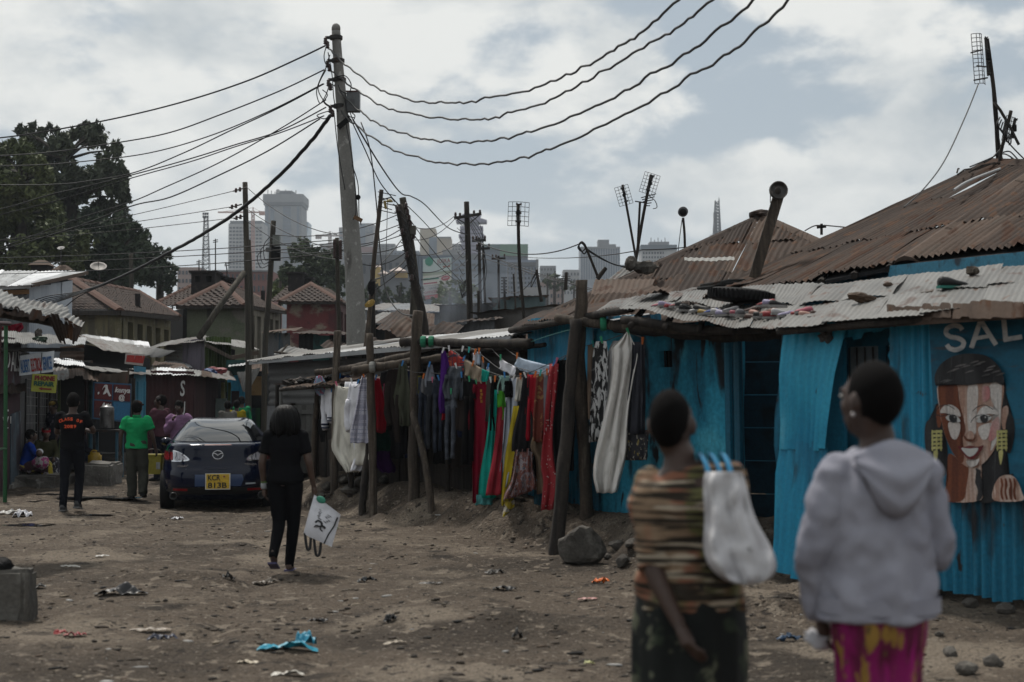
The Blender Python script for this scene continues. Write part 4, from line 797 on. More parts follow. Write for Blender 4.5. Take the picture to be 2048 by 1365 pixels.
g('red_blouse','scarlet blouse with long sleeve between black tunic and gold print sari','blouse',CR,[(750,1059,1081),(790,1057,1079),(840,1055,1075),(866,1056,1072)],(17.3,17.1),3,.03,.07,limbs=[([(1060,800),(1057,850),(1056,882)],(4,5))],peg_at=[(1070,749)])
g('gold_sari','rust red sari cloth with gold print','sari',GOLD,[(748,1076,1087),(800,1072,1086),(840,1070,1086),(884,1068,1084)],17.05,3,.025,.05,peg_at=[(1081,746)])
g('tan_scarf','tan scarf twisting down below the gold print sari','scarf',cloth('tan',(.22,.16,.11)),[(874,1070,1082),(896,1066,1085),(915,1076,1084),(950,1077,1090),(988,1080,1094)],17.1,3,.03,.05)
g('grey_tee','heather grey shirt left of the big black cloth','shirt',cloth('heather',(.22,.22,.25)),[(746,1086,1104),(800,1087,1102),(872,1087,1098)],(17.05,16.95),3,.02,.05,peg_at=[(1094,744)])
g('polka_dress','red polka dot dress trailing in a long point behind the leaning post','dress',POLKA,[(728,1104,1113),(800,1096,1108),(870,1090,1104),(930,1086,1108),(965,1092,1114),(1020,1088,1104)],(17.0,16.8),3,.03,.08,peg_at=[(1108,726)])
g('black_cloth','big black cloth hanging wide against the leaning post','cloth',CK,[(720,1112,1144),(760,1106,1146),(820,1101,1148),(900,1098,1150),(942,1102,1152)],(16.9,16.7),4,.03,.08,peg_at=[(1113,722)])
g('blue_rag','faded blue cloth end showing under the paisley skirt','cloth',cloth('dull_blue',(.04,.12,.17)),[(975,1071,1083),(1010,1070,1084)],17.5,2,.015)
g('white_napkin','small white cloth on its own thin line','cloth',CW,[(726,1000,1031),(738,999,1031),(746,998,1030)],(18.3,17.9),3,.02,.03,slope=16,stiff=True,peg_at=[(1001,715)])
g('blue_sheet','wide pale blue sheet hung high before the blue corrugated wall','sheet',CPB,[(722,1033,1105),(736,1032,1104),(748,1030,1103)],(18.0,17.2),6,.03,.03,slope=18,stiff=True,sag=3,peg_at=[(1034,712),(1104,736)])
for k,(x,y,w,h,m,lb)in enumerate(((938,702,5,20,CK,'black sock high on the back line'),(950,706,6,24,CW,'white sock with grey foot, high on the back line'),(958,704,5,26,CPB,'pale blue sock beside the white sock'),(966,722,5,22,CG,'grey sock above the teal towel'),(925,700,8,14,CDG,'charcoal underpants above the tartan cloth'),(976,735,4,16,CW,'small white flannel above the maroon tracksuit'))):
 g('small_wash',lb,'sock' if 'sock' in lb else 'underpants' if 'under' in lb else 'flannel',m,[(y,x-w/2,x+w/2),(y+h*.6,x-w/2,x+w/2),(y+h,x-w*.6,x+w*.35)],18.9-k*.08,2,.008,peg_at=[(x,y-2)])
g('peach_cloth','peach cloth behind the fork post','cloth',cloth('peach',(.50,.36,.27)),[(690,1178,1192),(750,1177,1189),(840,1178,1186)],16.7,2,.02,peg_at=[(1186,688)])
g('mono_leggings','black and white patterned long cloth beside the lace dress','cloth',MONO,[(683,1197,1208),(720,1189,1212),(800,1186,1210),(884,1184,1207)],(16.45,16.25),3,.03,.05,peg_at=[(1203,680)])
g('lace_dress','long white lace dress, gathered at one point and very frayed','dress',LACE,[(664,1253,1258),(680,1240,1264),(695,1224,1272),(708,1224,1276),(760,1220,1268),(840,1206,1256),(900,1196,1250),(950,1190,1240),(986,1194,1234)],(16.2,15.7),2.6,.06,.12,peg_at=[(1256,663)])
g('sheer_veil','sheer white veil folded behind the lace dress shoulder','veil',cloth('veil',(.42,.41,.41)),[(682,1226,1250),(720,1212,1240),(790,1212,1232),(840,1208,1226)],16.25,3,.02,.05)
g('dark_skirt','dark grey skirt with a white and gold patterned hem','skirt',cloth('slate',(.05,.052,.065)),[(684,1264,1290),(740,1262,1290),(800,1256,1290),(868,1246,1294)],(15.9,15.5),4,.03,.08,peg_at=[(1285,682)]);g('patterned_hem','black hem band printed in white and gold, below the dark grey skirt','skirt',HEM,[(860,1245,1296),(890,1244,1298),(920,1250,1290)],(15.9,15.5),4,.03,.09)
# a second, darker row close behind, against the shed boards
for nm,lb,cat,m,rows,Y in(('dark_shirt','black shirt hanging in the row behind, right of the long red shirt','shirt',CK,[(742,768,792),(770,764,796),(840,766,794),(862,768,792)],(21.2,20.8)),('dark_skirt','charcoal skirt in the row behind, under the brown jacket','skirt',CDG,[(820,778,802),(870,774,804),(918,772,806)],(21.1,20.7)),('navy_dress','navy dress behind the heavy dark post','dress',CNV,[(742,816,838),(790,812,842),(860,810,844),(915,812,842)],(20.7,20.3)),('grey_pullover','dark grey pullover behind the charcoal grey jeans','pullover',CDG,[(738,846,876),(775,842,880),(830,846,878),(850,848,876)],(20.4,20.0)),('black_dress','long black dress behind the purple scarf','dress',CK,[(745,872,898),(800,868,902),(880,866,904),(928,866,902)],(20.1,19.7)),('brown_skirt','dark brown skirt low behind the faded blue grey jeans','skirt',CBR,[(800,900,930),(860,896,934),(935,894,934)],(19.8,19.4)),('navy_jacket','navy jacket behind the brown cardigan','jacket',CNV,[(742,914,944),(790,910,950),(850,912,948),(876,914,946)],(19.6,19.2)),('black_shawl','black shawl behind the maroon tracksuit leg','shawl',CK,[(760,934,956),(840,930,954),(930,928,950)],(19.3,19.0)),('plum_dress','plum dress dim behind the teal dress','dress',cloth('plum',(.05,.01,.03)),[(760,968,996),(840,964,996),(930,962,994)],(19.0,18.6)),('dark_denim','dark denim dress behind the pale blue gown','dress',CJ1,[(756,1004,1034),(840,1000,1036),(940,998,1036)],(18.5,18.1)),('black_kaftan','black kaftan behind the yellow dress and paisley skirt','kaftan',CK,[(750,1040,1072),(850,1034,1076),(960,1032,1080)],(18.1,17.6)),('white_tee','white tee hanging behind the crisp white shirt','shirt',CW,[(764,690,716),(800,686,720),(850,688,718),(872,690,716)],(21.9,21.4)),('white_slip','white slip dangling beside the checked dress hem','slip',CC,[(850,712,738),(890,708,738),(930,706,732)],(21.3,20.9))):
 g(nm,lb,cat,m,rows,Y,3,.03,.07,peg_at=[((rows[0][1]+rows[0][2])/2,rows[0][0]-2)]if rows[0][0]<790 else None)
rope('back line close to the shed boards',[(700,752,21.8),(768,742,21.2),(840,740,20.6),(930,742,19.6),(1010,754,18.5),(1080,748,17.6)])
# ------------------------------------------------------------------ left side of the street
MAROON=M('maroon_sheet',(.055,.014,.016),.7,[((.028,.010,.012),(2.5,.8,1),.45,.65,'UV'),((.09,.045,.03),(8,1,1),.64,.76,'UV')],fine=.12,bump=.15);LILAC=M('lilac_sheet',(.17,.15,.19),.75,[((.09,.08,.10),(5,.7,1),.45,.68,'UV')],fine=.1,bump=.1)
GREENW=M('green_board',(.075,.115,.028),.8,[((.03,.05,.015),(3,3,.8),.46,.66),((.12,.12,.05),(9,9,1),.6,.72)],bump=.3);TEAL_W=M('teal_board',(.015,.075,.07),.8,[((.01,.03,.03),4,.45,.65)],bump=.2);GREENP=M('green_metal',(.012,.10,.03),.45,[((.02,.04,.02),6,.55,.7)],bump=.05)
PALEW=M('pale_blue_sheet',(.46,.50,.56),.6,[((.36,.40,.46),(2,.5,1),.45,.65,'UV'),((.22,.22,.23),(7,1.2,1),.68,.78,'UV')],fine=.06,bump=.08);BRIGHT=M('bright_zinc',(.66,.67,.69),.5,[((.52,.53,.55),(3,.7,1),.48,.68,'UV')],fine=.05,bump=.06)
def near_canopy():
 r=thing('street_canopy','rusty corrugated canopy with a torn drooping corner jutting in at the left','canopy',P(40,820,15.5)-Vector((0,0,1.5)))
 grey=M('canopy_sheet_grey',(.27,.27,.26),.6,[((.15,.145,.14),(1.5,.8,1),.42,.65,'UV'),((.06,.035,.025),(6,2,1),.62,.7,'UV',6)],bump=.12)
 for k,(q,m)in enumerate((((P(-330,560,12.6),P(-60,604,14.3),P(-20,576,16.2),P(-330,520,15)),grey),((P(-75,602,14.2),P(104,634,15.5),P(140,622,16.6),P(-35,574,16.1)),grey))):
  sheet('roof_sheet',*q,m,r,.085,.014,4,.10,.03,seed=k+5)
 sheet('torn_corner',P(94,632,15.45),P(160,662,15.85),P(172,640,16.4),P(126,616,16.5),grey,r,.085,.012,4,.12,.05,seed=9)
 sheet('drooping_flap',P(118,684,15.7),P(152,682,15.8),P(166,652,15.9),P(92,630,15.42),RUST2,r,.07,.012,4,.16,.05,seed=10)
 sheet('rust_lip',P(-60,622,14.25),P(100,642,15.45),P(104,632,15.5),P(-60,602,14.3),RUST2,r,.085,.010,2,.12,.02,seed=12)
 part(log([P(-330,600,12.9),P(-60,618,14.6),P(118,648,15.9)],.05),'beam',WOOD_D,r,True)
 q=P(-70,640,14.6);part(MB().tube([Vector((q.x,q.y,gz(q.x,q.y)-.2)),q],.06,8),'post',WOOD_D,r);q=P(-300,620,13.4);part(MB().tube([Vector((q.x,q.y,gz(q.x,q.y)-.2)),q],.06,8),'post',WOOD_D,r)
near_canopy()
def green_frame():
 q=P(10,1003,23.9);z=gz(q.x,q.y);r=thing('green_stall_frame','dark green metal stall frame pole standing at the left edge','frame',(q.x,q.y,z))
 a=P(12,648,23.9);part(MB().tube([Vector((q.x,q.y,z-.1)),a],.035,8),'upright',GREENP,r);part(MB().tube([P(-40,645,22.5),P(20,648,23.9)],.035,8),'top_bar',M('dark_red_metal',(.05,.01,.012),.5),r);part(MB().tube([P(-60,902,22.6),P(12,898,23.9)],.022,6),'side_bar',GREENP,r)
 b=P(-14,1003,24.4);part(MB().tube([b,P(1,648,24.4)],.03,8),'upright',MAT_DR,r)
MAT_DR=M('dark_red_metal',(.05,.01,.012),.5)
green_frame()
def board(root,name,c,mat,thick=.02):
 """c: four corners bottom-left, bottom-right, top-right, top-left"""
 n=(c[1]-c[0]).cross(c[3]-c[0]).normalized()*-thick;mb=MB().hexa([c[0]+n,c[1]+n,c[1],c[0],c[3]+n,c[2]+n,c[2],c[3]]);return part(mb,name,mat,root)
def on(c,u,v,off=.012):
 n=(c[1]-c[0]).cross(c[3]-c[0]).normalized();return lerp(lerp(c[0],c[1],u),lerp(c[3],c[2],u),v)+n*off
def btext(body,c,u0,u1,v0,v1,mat,root,bold=.0,shear=0.0):
 a=on(c,u0,v0);b=on(c,u1,v0);h=(on(c,u0,v1)-a).length
 return text(body,a,b-a,on(c,u0,v1)-a,h*1.38,mat,root,bold=bold,width=(b-a).length,shear=shear)
INK_B=flat('ink_blue',(.05,.13,.30));INK_R=flat('ink_red',(.34,.035,.03));INK_W=flat('ink_white',(.55,.55,.55));INK_DG=flat('ink_dark_green',(.02,.08,.05));INK_DR=flat('ink_dark_red',(.17,.02,.018))
def stall_one():
 r=thing('electrical_shop','dark maroon shop with hand-painted white letters and a wire-mesh front','shop',P(30,960,28))
 a,b,c=P(-60,960,24.5),P(38,962,28.5),P(112,960,32.5);top=lambda q,z:Vector((q.x,q.y,z))
 za=3.15;q=[a,b,c]
 z0=lambda p:Vector((p.x,p.y,gz(p.x,p.y)-.05))
 mw=M('maroon_wall',(.060,.022,.032),.85,[((.032,.014,.02),1.2,.44,.62),((.11,.12,.14),(3,3,1.4),.62,.70,'Object',7)],bump=.2)
 c4=[z0(a),z0(b),top(b,2.95),top(a,2.85)];w=board(r,'front_wall',c4,mw,.06)
 btext('O',c4,.62,.74,.80,.93,INK_W,r);btext('ALS',c4,.76,.97,.78,.93,INK_W,r,shear=.1);btext('L',c4,.62,.72,.52,.62,INK_W,r);btext('W DEP',c4,.60,.97,.44,.49,INK_W,r);btext('T  S',c4,.62,.9,.37,.42,INK_W,r)
 pe=M('peeling_blue',(.07,.10,.13),.9,[((.04,.03,.04),(2.5,2.5,1),.45,.58,'Object',7),((.20,.22,.24),(6,6,2),.6,.66,'Object',7)],bump=.4)
 p4=[on(c4,.78,0,.02),on(c4,1,0,.02),on(c4,1,.52,.02),on(c4,.78,.5,.02)];board(r,'peeling_panel',p4,pe)
 gz_m=M('grille_sheet',(.13,.13,.135),.6,[((.05,.05,.055),(5,.6,1),.46,.64,'UV'),((.28,.28,.28),(7,.5,1),.66,.78,'UV')],bump=.1)
 sheet('wall_sheet',z0(b),z0(c),top(c,2.6),top(b,2.7),gz_m,r,.14,.018,3,seed=3)
 e4=[z0(b),z0(c),top(c,2.6),top(b,2.7)]
 for k,(u0,u1)in enumerate(((.06,.34),(.40,.62),(.70,.95))):
  fr=part(MB().beam(on(e4,u0,.28,.06),on(e4,u0,.80,.06),.03,.03),'grille',IRON,r)
  part(MB().beam(on(e4,u1,.28,.06),on(e4,u1,.80,.06),.03,.03),'bar',IRON,fr)
  gm=flat('wire_grey',(.22,.22,.22));n=8
  for i in range(1,4):part(MB().beam(on(e4,lerp(u0,u1,i/4),.28,.065),on(e4,lerp(u0,u1,i/4),.80,.065),.012,.012),'bar',gm,fr)
  for i in range(n+1):part(MB().beam(on(e4,u0,lerp(.28,.80,i/n),.07),on(e4,u1,lerp(.28,.80,i/n),.07),.012,.012),'bar',gm,fr)
  # roof of two pale sheets, a dark hood below it
 sheets('roof_sheet',P(-80,684,24.6),P(168,690,30),P(172,676,33.5),P(-80,655,27.5),5,1,[ZINC,ZINC3,ZINC],r,.1,.012,seed=31,rag=.06)
 part(log([P(-60,700,25),P(60,700,28),P(165,700,30.5)],.04),'eave_pole',WOOD_D,r,True)
 sheet('hood_sheet',P(-30,790,25),P(55,784,28.2),P(50,768,28.9),P(-30,765,26.0),RUST2,r,.1,.012,2,.08,.03,seed=7)
 part(MB().blob(P(82,680,28.6),(.16,.1,.07),jit=.6),'roof_rag',flat('rag_green',(.02,.05,.025)),r);part(MB().blob(P(78,668,29.5),(.08,.08,.1),jit=.6),'roof_stone',STONE,r)
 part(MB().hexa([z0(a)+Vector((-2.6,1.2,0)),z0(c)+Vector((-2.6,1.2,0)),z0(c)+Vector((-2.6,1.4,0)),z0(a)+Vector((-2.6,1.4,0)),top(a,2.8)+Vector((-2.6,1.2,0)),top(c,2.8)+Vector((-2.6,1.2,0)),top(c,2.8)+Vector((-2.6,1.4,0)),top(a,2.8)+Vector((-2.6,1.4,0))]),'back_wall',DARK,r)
 # signs are things of their own
 c4=[P(39,752,27.9),P(106,744,28.4),P(109,702,28.4),P(40,712,27.9)];s=thing('shop_sign','white board lettered in blue and red, hung under the pale roof edge','sign',lerp(c4[0],c4[1],.5))
 board(s,'board',c4,flat('sign_white_board',(.50,.53,.57),.6,.06));btext('ALBERT',c4,.04,.31,.14,.80,INK_B,s,.004);btext('ELECTRICAL',c4,.35,.66,.14,.80,INK_R,s,.004);btext('SERVICES',c4,.70,.97,.14,.80,INK_B,s,.004)
 part(MB().beam(on(c4,.63,.0,.004),on(c4,.63,1,.004),.012,.012),'board_joint',IRON,s)
 c4=[P(62,783,27.8),P(112,787,28.1),P(115,750,28.1),P(65,748,27.8)];s=thing('repair_sign','yellow green phone repair sign with a red arrow','sign',lerp(c4[0],c4[1],.5))
 board(s,'board',c4,flat('sign_lime',(.29,.30,.05),.6,.06));btext('PHONE',c4,.10,.90,.66,.92,INK_DR,s,.006);btext('REPAIR',c4,.08,.90,.36,.60,INK_DG,s,.006)
 mb=MB();p=lambda u,v:on(c4,u,v,.014)
 mb.add([p(.28,.20),p(.42,.29),p(.42,.24),p(.80,.24),p(.80,.15),p(.42,.15),p(.42,.10)],[(0,6,5,4,3,2,1)]);part(mb,'arrow',INK_DR,s)
stall_one()
def stall_two():
 r=thing('food_stall','tin-roofed food stall with a dark doorway, beside the phone repair sign','stall',P(190,925,33))
 z=lambda px,Y,h:Vector(((px-1024)/FPX*Y,Y,h))
 part(MB().hexa([z(120,33,.1),z(268,36,.1),z(268,38,.1),z(120,35.5,.1),z(120,33,2.7),z(268,36,2.5),z(268,38,2.5),z(120,35.5,2.7)]),'interior',DARK,r)  # solid near-black box paints the shade inside the stall
 for i,(px,Y,m,w)in enumerate(((119,31.6,GREENW,.05),(172,32.2,MAROON,.05),(182,32.4,TEAL_W,.06),(268,34,WOOD_D,.06),(262,33.8,IRON,.04))):part(MB().beam(z(px,Y,.1),z(px,Y,2.25),w,w),'post',m,r)
 sheets('roof_sheet',P(106,754,30.2),P(196,762,31.4),P(198,735,34),P(108,724,33),3,1,[RUST3,ZINC2],r,.1,.013,seed=41,rag=.12,wob=.05)
 sheets('roof_sheet',P(190,741,31.6),P(302,751,36.5),P(300,742,38.5),P(150,728,34.5),4,1,[ZINC,ZINC2],r,.1,.012,seed=42,rag=.07)
 sheet('roof_sheet',P(104,731,31.8),P(170,737,33),P(165,726,34.2),P(105,720,33),BRIGHT,r,.1,.011,2,.05,.02,.05,seed=43)
 sheet('valance',P(192,765,31.8),P(254,768,33),P(258,744,33),P(198,742,31.8),M('valance_brown',(.10,.07,.05),.9,[((.05,.035,.03),(3,1,1),.5,.65,'UV'),((.16,.04,.035),(9,2,1),.64,.70,'UV')],bump=.2),r,.3,.012,3,.14,.03,seed=44)
 # upper storey behind: rusty horizontal sheet, dark gap (a near-black box painted as its shade), blue panel, two-lap roof
 a,b=P(118,730,35.5),P(168,732,36);sheet('wall_sheet',a,P(120,694,35.5),P(168,690,36),b,RUST3,r,.15,.018,2,seed=45)
 part(MB().hexa([z(165,37,2.2),z(300,40,2.2),z(300,42,2.2),z(165,39,2.2),z(165,37,3.2),z(300,40,2.9),z(300,42,2.9),z(165,39,3.2)]),'gap_shade',DARK,r)
 sheet('wall_sheet',z(168,36.4,2.1),z(186,36.7,2.1),z(186,36.7,2.75),z(168,36.4,2.75),ZINC2,r,.12,.012,2,seed=46)
 sheets('roof_sheet',P(206,700,35.5),P(320,716,42),P(350,702,45),P(160,672,39),5,1,[ZINC,ZINC2],r,.1,.012,seed=47,rag=.08);sheets('roof_sheet',P(165,690,37.4),P(306,700,42.6),P(300,688,45),P(160,671,40),5,1,[BRIGHT,ZINC3],r,.1,.012,seed=48,lift=.1)if False else sheets('roof_sheet',P(170,688,37.8),P(300,696,42.8),P(296,684,45.5),P(165,669,40.5),4,1,[BRIGHT,ZINC3],r,.1,.012,seed=48)
 sheet('wall_sheet',z(268,36.2,.1),z(292,37.2,.1),z(292,37.2,2.6),z(268,36.2,2.6),M('sky_blue_sheet',(.05,.27,.42),.6,[((.03,.14,.24),(3,.7,1),.5,.65,'UV')],bump=.1),r,.12,.01,3,seed=49)
 for px in(276,290):part(MB().beam(z(px,36.0,.1),z(px,36.0,2.2),.05,.05),'frame_post',flat('sky_blue_wood',(.06,.30,.46)),r)
 c4=[P(250,728,36),P(286,732,36.4),P(290,709,36.4),P(252,707,36)];s=thing('hotel_sign','small white board with dense red strokes under the tin roof','sign',lerp(c4[0],c4[1],.5));board(s,'board',c4,flat('sign_offwhite',(.40,.36,.34)))
 for k in range(11):part(MB().beam(on(c4,.08+.084*k,.2,.01),on(c4,.10+.084*k+random.uniform(-.03,.03),.85,.01),.05,.008,(c4[1]-c4[0]).cross(c4[3]-c4[0])),'brush_stroke',INK_R,s)
 c4=[P(185,838,31.6),P(260,846,32.6),P(263,768,32.6),P(187,764,31.6)];s=thing('painted_board','blue framed board of four painted panels in red and blue','sign',lerp(c4[0],c4[1],.5))
 fb=flat('frame_blue',(.03,.11,.22));board(s,'board',c4,fb);red=M('panel_red',(.125,.018,.02),.7,[((.07,.015,.018),3,.48,.64)],bump=.1);bl=M('panel_blue',(.03,.18,.36),.6,[((.02,.10,.22),2.5,.45,.66)],bump=.1)
 for u0,u1,v0,v1,m in((.03,.48,.54,.96,red),(.52,.97,.54,.96,red),(.03,.48,.04,.50,red),(.52,.97,.04,.50,bl)):board(s,'panel',[on(c4,u0,v0,.01),on(c4,u1,v0,.01),on(c4,u1,v1,.01),on(c4,u0,v1,.01)],m,.008)
 btext('kenya',c4,.55,.96,.76,.90,INK_W,s,.004,.25);btext('@',c4,.66,.82,.57,.70,INK_W,s,.004);btext('M',c4,.38,.46,.36,.45,INK_W,s);btext('S',c4,.385,.455,.24,.33,INK_W,s)
 def blobshape(pts,name='painted_figure'):
  mb=MB();pp=spline([Vector((*p,0))for p in pts+pts[:1]],4)[:-1];v=[on(c4,p.x,p.y,.022)for p in pp];w=[on(c4,p.x,p.y,.012)for p in pp];n=len(v)
  mb.add(v+w,[tuple(range(n))]+[(i,n+i,n+(i+1)%n,(i+1)%n)for i in range(n)]);part(mb,name,INK_W,s)
 blobshape([(.22,.80),(.27,.92),(.34,.93),(.36,.84),(.42,.70),(.45,.66),(.40,.64),(.34,.74),(.30,.70),(.24,.68),(.28,.78),(.30,.86),(.25,.86)]);blobshape([(.16,.12),(.20,.30),(.27,.46),(.30,.40),(.30,.22),(.26,.12),(.20,.08)]);blobshape([(.11,.66),(.14,.70),(.13,.74),(.10,.70)])
 for k in range(5):part(MB().beam(on(c4,.2*k+.1,-.10,-.03),on(c4,.2*k+.1,-.02,-.03),.03,.03),'leg',WOOD_D,s)
stall_two()
def maroon_shack():
 r=thing('maroon_shack','dark red corrugated shack with pale S and U painted on it','shack',P(370,900,40));z=lambda px,Y,h:Vector(((px-1024)/FPX*Y,Y,h))
 ed=[(284,39,291),(336,39.5,0),(388,40,0)]
 for k in range(2):sheet('wall_sheet',z(ed[k][0],ed[k][1],0),z(ed[k+1][0],ed[k+1][1],0),z(ed[k+1][0],ed[k+1][1],2.55),z(ed[k][0],ed[k][1],2.55),MAROON,r,.13,.015,3,seed=50+k)
 for k in range(2):sheet('wall_sheet',z(388+24*k,40+2.5*k,0),z(412+24*k,42.5+2.5*k,0),z(412+24*k,42.5+2.5*k,2.4),z(388+24*k,40+2.5*k,2.5),MAROON if k==0 else M('dark_plum_sheet',(.03,.012,.016),.8),r,.13,.014,3,seed=55+k)
 w4=[z(284,38.9,0),z(388,39.9,0),z(388,39.9,2.55),z(284,38.9,2.55)]
 btext('S',w4,.73,.82,.73,.90,INK_W,r,.01,.1);btext('U',w4,.74,.83,.52,.67,INK_W,r,.01,.1)
 sheets('roof_sheet',P(284,748,38.6),P(402,752,39.8),P(402,741,42),P(284,735,41),4,1,[ZINC,BRIGHT],r,.1,.012,seed=58);sheets('roof_sheet',P(400,752,39.7),P(472,762,44),P(460,742,47),P(400,741,43),3,1,[RUST3,ZINC2],r,.1,.012,seed=59,rag=.1)
 part(MB().blob(P(430,742,44),(.35,.2,.12),jit=.7,seed=4),'roof_bundle',flat('bundle_red',(.28,.05,.06)),r);part(MB().blob(P(421,744,43.6),(.25,.2,.09),jit=.7,seed=14),'roof_bundle',flat('bundle_blue',(.05,.11,.28)),r)
 sheet('roof_flap',P(300,735,42),P(378,737,43),P(368,728,46),P(310,722,46),RUST3,r,.1,.012,2,.1,.04,seed=61)
 for px in(446,459):part(MB().beam(z(px,44.5,0),z(px,44.5,2.3),.09,.09),'post',GREENW if px>450 else flat('yellow_post',(.34,.34,.14)),r)
 part(MB().hexa([z(300,44,.1),z(450,47,.1),z(450,49,.1),z(300,46,.1),z(300,44,2.6),z(450,47,2.4),z(450,49,2.4),z(300,46,2.6)]),'back_wall',DARK,r);part(MB().box(z(443,44.4,1.2),(.35,.04,1.2)),'panel',flat('pale_mint',(.28,.36,.35)),r)
maroon_shack()
def green_shack():
 r=thing('green_shack','tall shack with lilac sheet side and green boarded front','shack',P(420,850,48));z=lambda px,Y,h:Vector(((px-1024)/FPX*Y,Y,h))
 sheet('wall_sheet',P(328,742,50),P(332,690,50),P(368,690,49),P(366,742,49),ZINC,r,.16,.018,2,seed=62);sheets('wall_sheet',P(364,745,49),P(409,745,47.5),P(410,676,47.5),P(366,684,49),2,1,[LILAC],r,.13,.014,seed=63)
 n=9
 for k in range(n):a=lerp(0,1,(k+.5)/n);part(MB().box(P(lerp(411,462,a),730,lerp(47.5,49,a)),(.82/n*1.08,.04,1.9+random.uniform(-.05,.05))),'plank',GREENW,r)
 sheets('roof_sheet',P(410,684,46.6),P(518,700,48.6),P(490,683,53),P(412,672,51),4,1,[ZINC,ZINC2],r,.12,.012,seed=64);sheets('roof_sheet',P(290,698,50),P(412,680,47),P(412,671,51),P(330,684,53),3,1,[ZINC2,ZINC],r,.12,.012,seed=65)
 part(MB().beam(P(411,690,46.6),P(462,716,47.2),.05,.12),'fascia',WOOD,r);part(MB().beam(P(462,716,47.2),P(516,706,48.6),.05,.13),'fascia',RUST3,r)
 sheet('roof_sheet',P(318,738,47.5),P(385,735,47.5),P(372,722,49.5),P(330,722,49.5),ZINC3,r,.12,.012,2,seed=66)
 part(MB().hexa([P(410,760,50),P(470,760,51),P(470,760,53),P(410,760,53),P(410,685,50),P(470,700,51),P(470,700,53),P(410,685,53)]),'interior',DARK,r)  # black block: the shade behind the boards is put into its colour
green_shack()
def blue_stall():
 r=thing('far_blue_stall','blue stall at the street end with a hanging zinc sheet and plywood board','stall',P(490,870,46));z=lambda px,Y,h:Vector(((px-1024)/FPX*Y,Y,h))
 sheet('wall_sheet',P(455,860,47),P(502,860,47),P(502,728,47),P(455,732,47),BLUE,r,.13,.014,3,seed=67);sheet('hanging_sheet',P(487,786,44),P(496,784,44),P(522,738,44.5),P(474,746,44.2),ZINC,r,.12,.016,3,.05,.04,seed=68)
 sheet('awning',P(456,735,45),P(500,728,45),P(514,724,47),P(458,729,47),ZINC3,r,.13,.012,2,seed=69);sheet('awning',P(500,736,44.5),P(536,748,44.5),P(535,730,46.5),P(508,726,46.5),RUST3,r,.13,.012,2,seed=70)
 part(MB().box(P(516,772,45),(.52,.03,.6)),'plywood',M('plywood',(.30,.19,.08),.8,[((.22,.13,.05),(2,2,5),.45,.65)]),r);part(MB().box(P(474,742,46.6)+Vector((0,0,.1)),(.7,.02,.5)),'sign_panel',TEAL_W,r)
 part(MB().hexa([z(452,49,0),z(545,49,0),z(545,50,0),z(452,50,0),z(452,49,2.9),z(545,49,2.9),z(545,50,2.9),z(452,50,2.9)]),'interior',DARK,r)  # near-black slab painted as the shade at the back of the stall
 for px,m in((508,TEAL_W),(522,GREENP),(531,WOOD_D)):part(MB().box(z(px,45.6,.75),(.28,.3,1.5)),'counter',m,r)
 part(MB().box(z(471,46.2,1.1),(.25,.05,1.9)),'door',M('dark_maroon',(.03,.015,.02),.8),r)
blue_stall()
def white_shed():
 r=thing('white_shed','tall shed clad in pale blue white sheets with a bright zinc roof','shed',Vector((-14.2,38,.2)))
 sheets('wall_sheet',P(57,730,37),P(143,730,41),P(143,562,41),P(57,574,37),4,1,[PALEW],r,.16,.008,rag=.0,seed=71);sheets('wall_sheet',P(-40,720,35),P(57,720,37),P(57,590,37),P(-40,588,35),3,1,[M('slatted_grey',(.17,.18,.19),.6,[((.07,.07,.075),(4,.5,1),.45,.62,'UV')])],r,.18,.03,seed=72)
 sheets('roof_sheet',P(-60,577,33.6),P(64,570,36.2),P(175,543,43),P(-60,541,42),7,1,[BRIGHT,BRIGHT,ZINC3],r,.11,.012,seed=73,rag=.05);part(MB().beam(P(-50,588,34.6),P(57,584,36.9),.05,.12),'eave_board',M('ochre_wood',(.30,.15,.05),.8),r);part(MB().beam(P(-50,578,34.2),P(60,573,36.7),.04,.10),'fascia',BRIGHT,r)
 part(MB().beam(P(57,730,36.95),P(57,575,36.95),.06,.06),'corner_trim',PALEW,r);part(MB().beam(P(64,571,36.3),P(176,546,43),.03,.1),'verge',RUST3,r)
 part(MB().hexa([P(-40,730,44),P(143,730,44),P(143,730,45),P(-40,730,45),P(-40,560,44),P(143,560,44),P(143,560,45),P(-40,560,45)]),'back_wall',DARK,r)
 part(MB().box(P(60,642,36.8),(.12,.08,.1)),'lamp',IRON,r)
 g('red_blanket','red blanket hung over the rail of the white shed','blanket',CMR,[(650,2,44),(657,0,46),(668,-6,46)],34.6,3,.05,.06,slope=-8,group='cloth on the white shed',stiff=True)
white_shed()
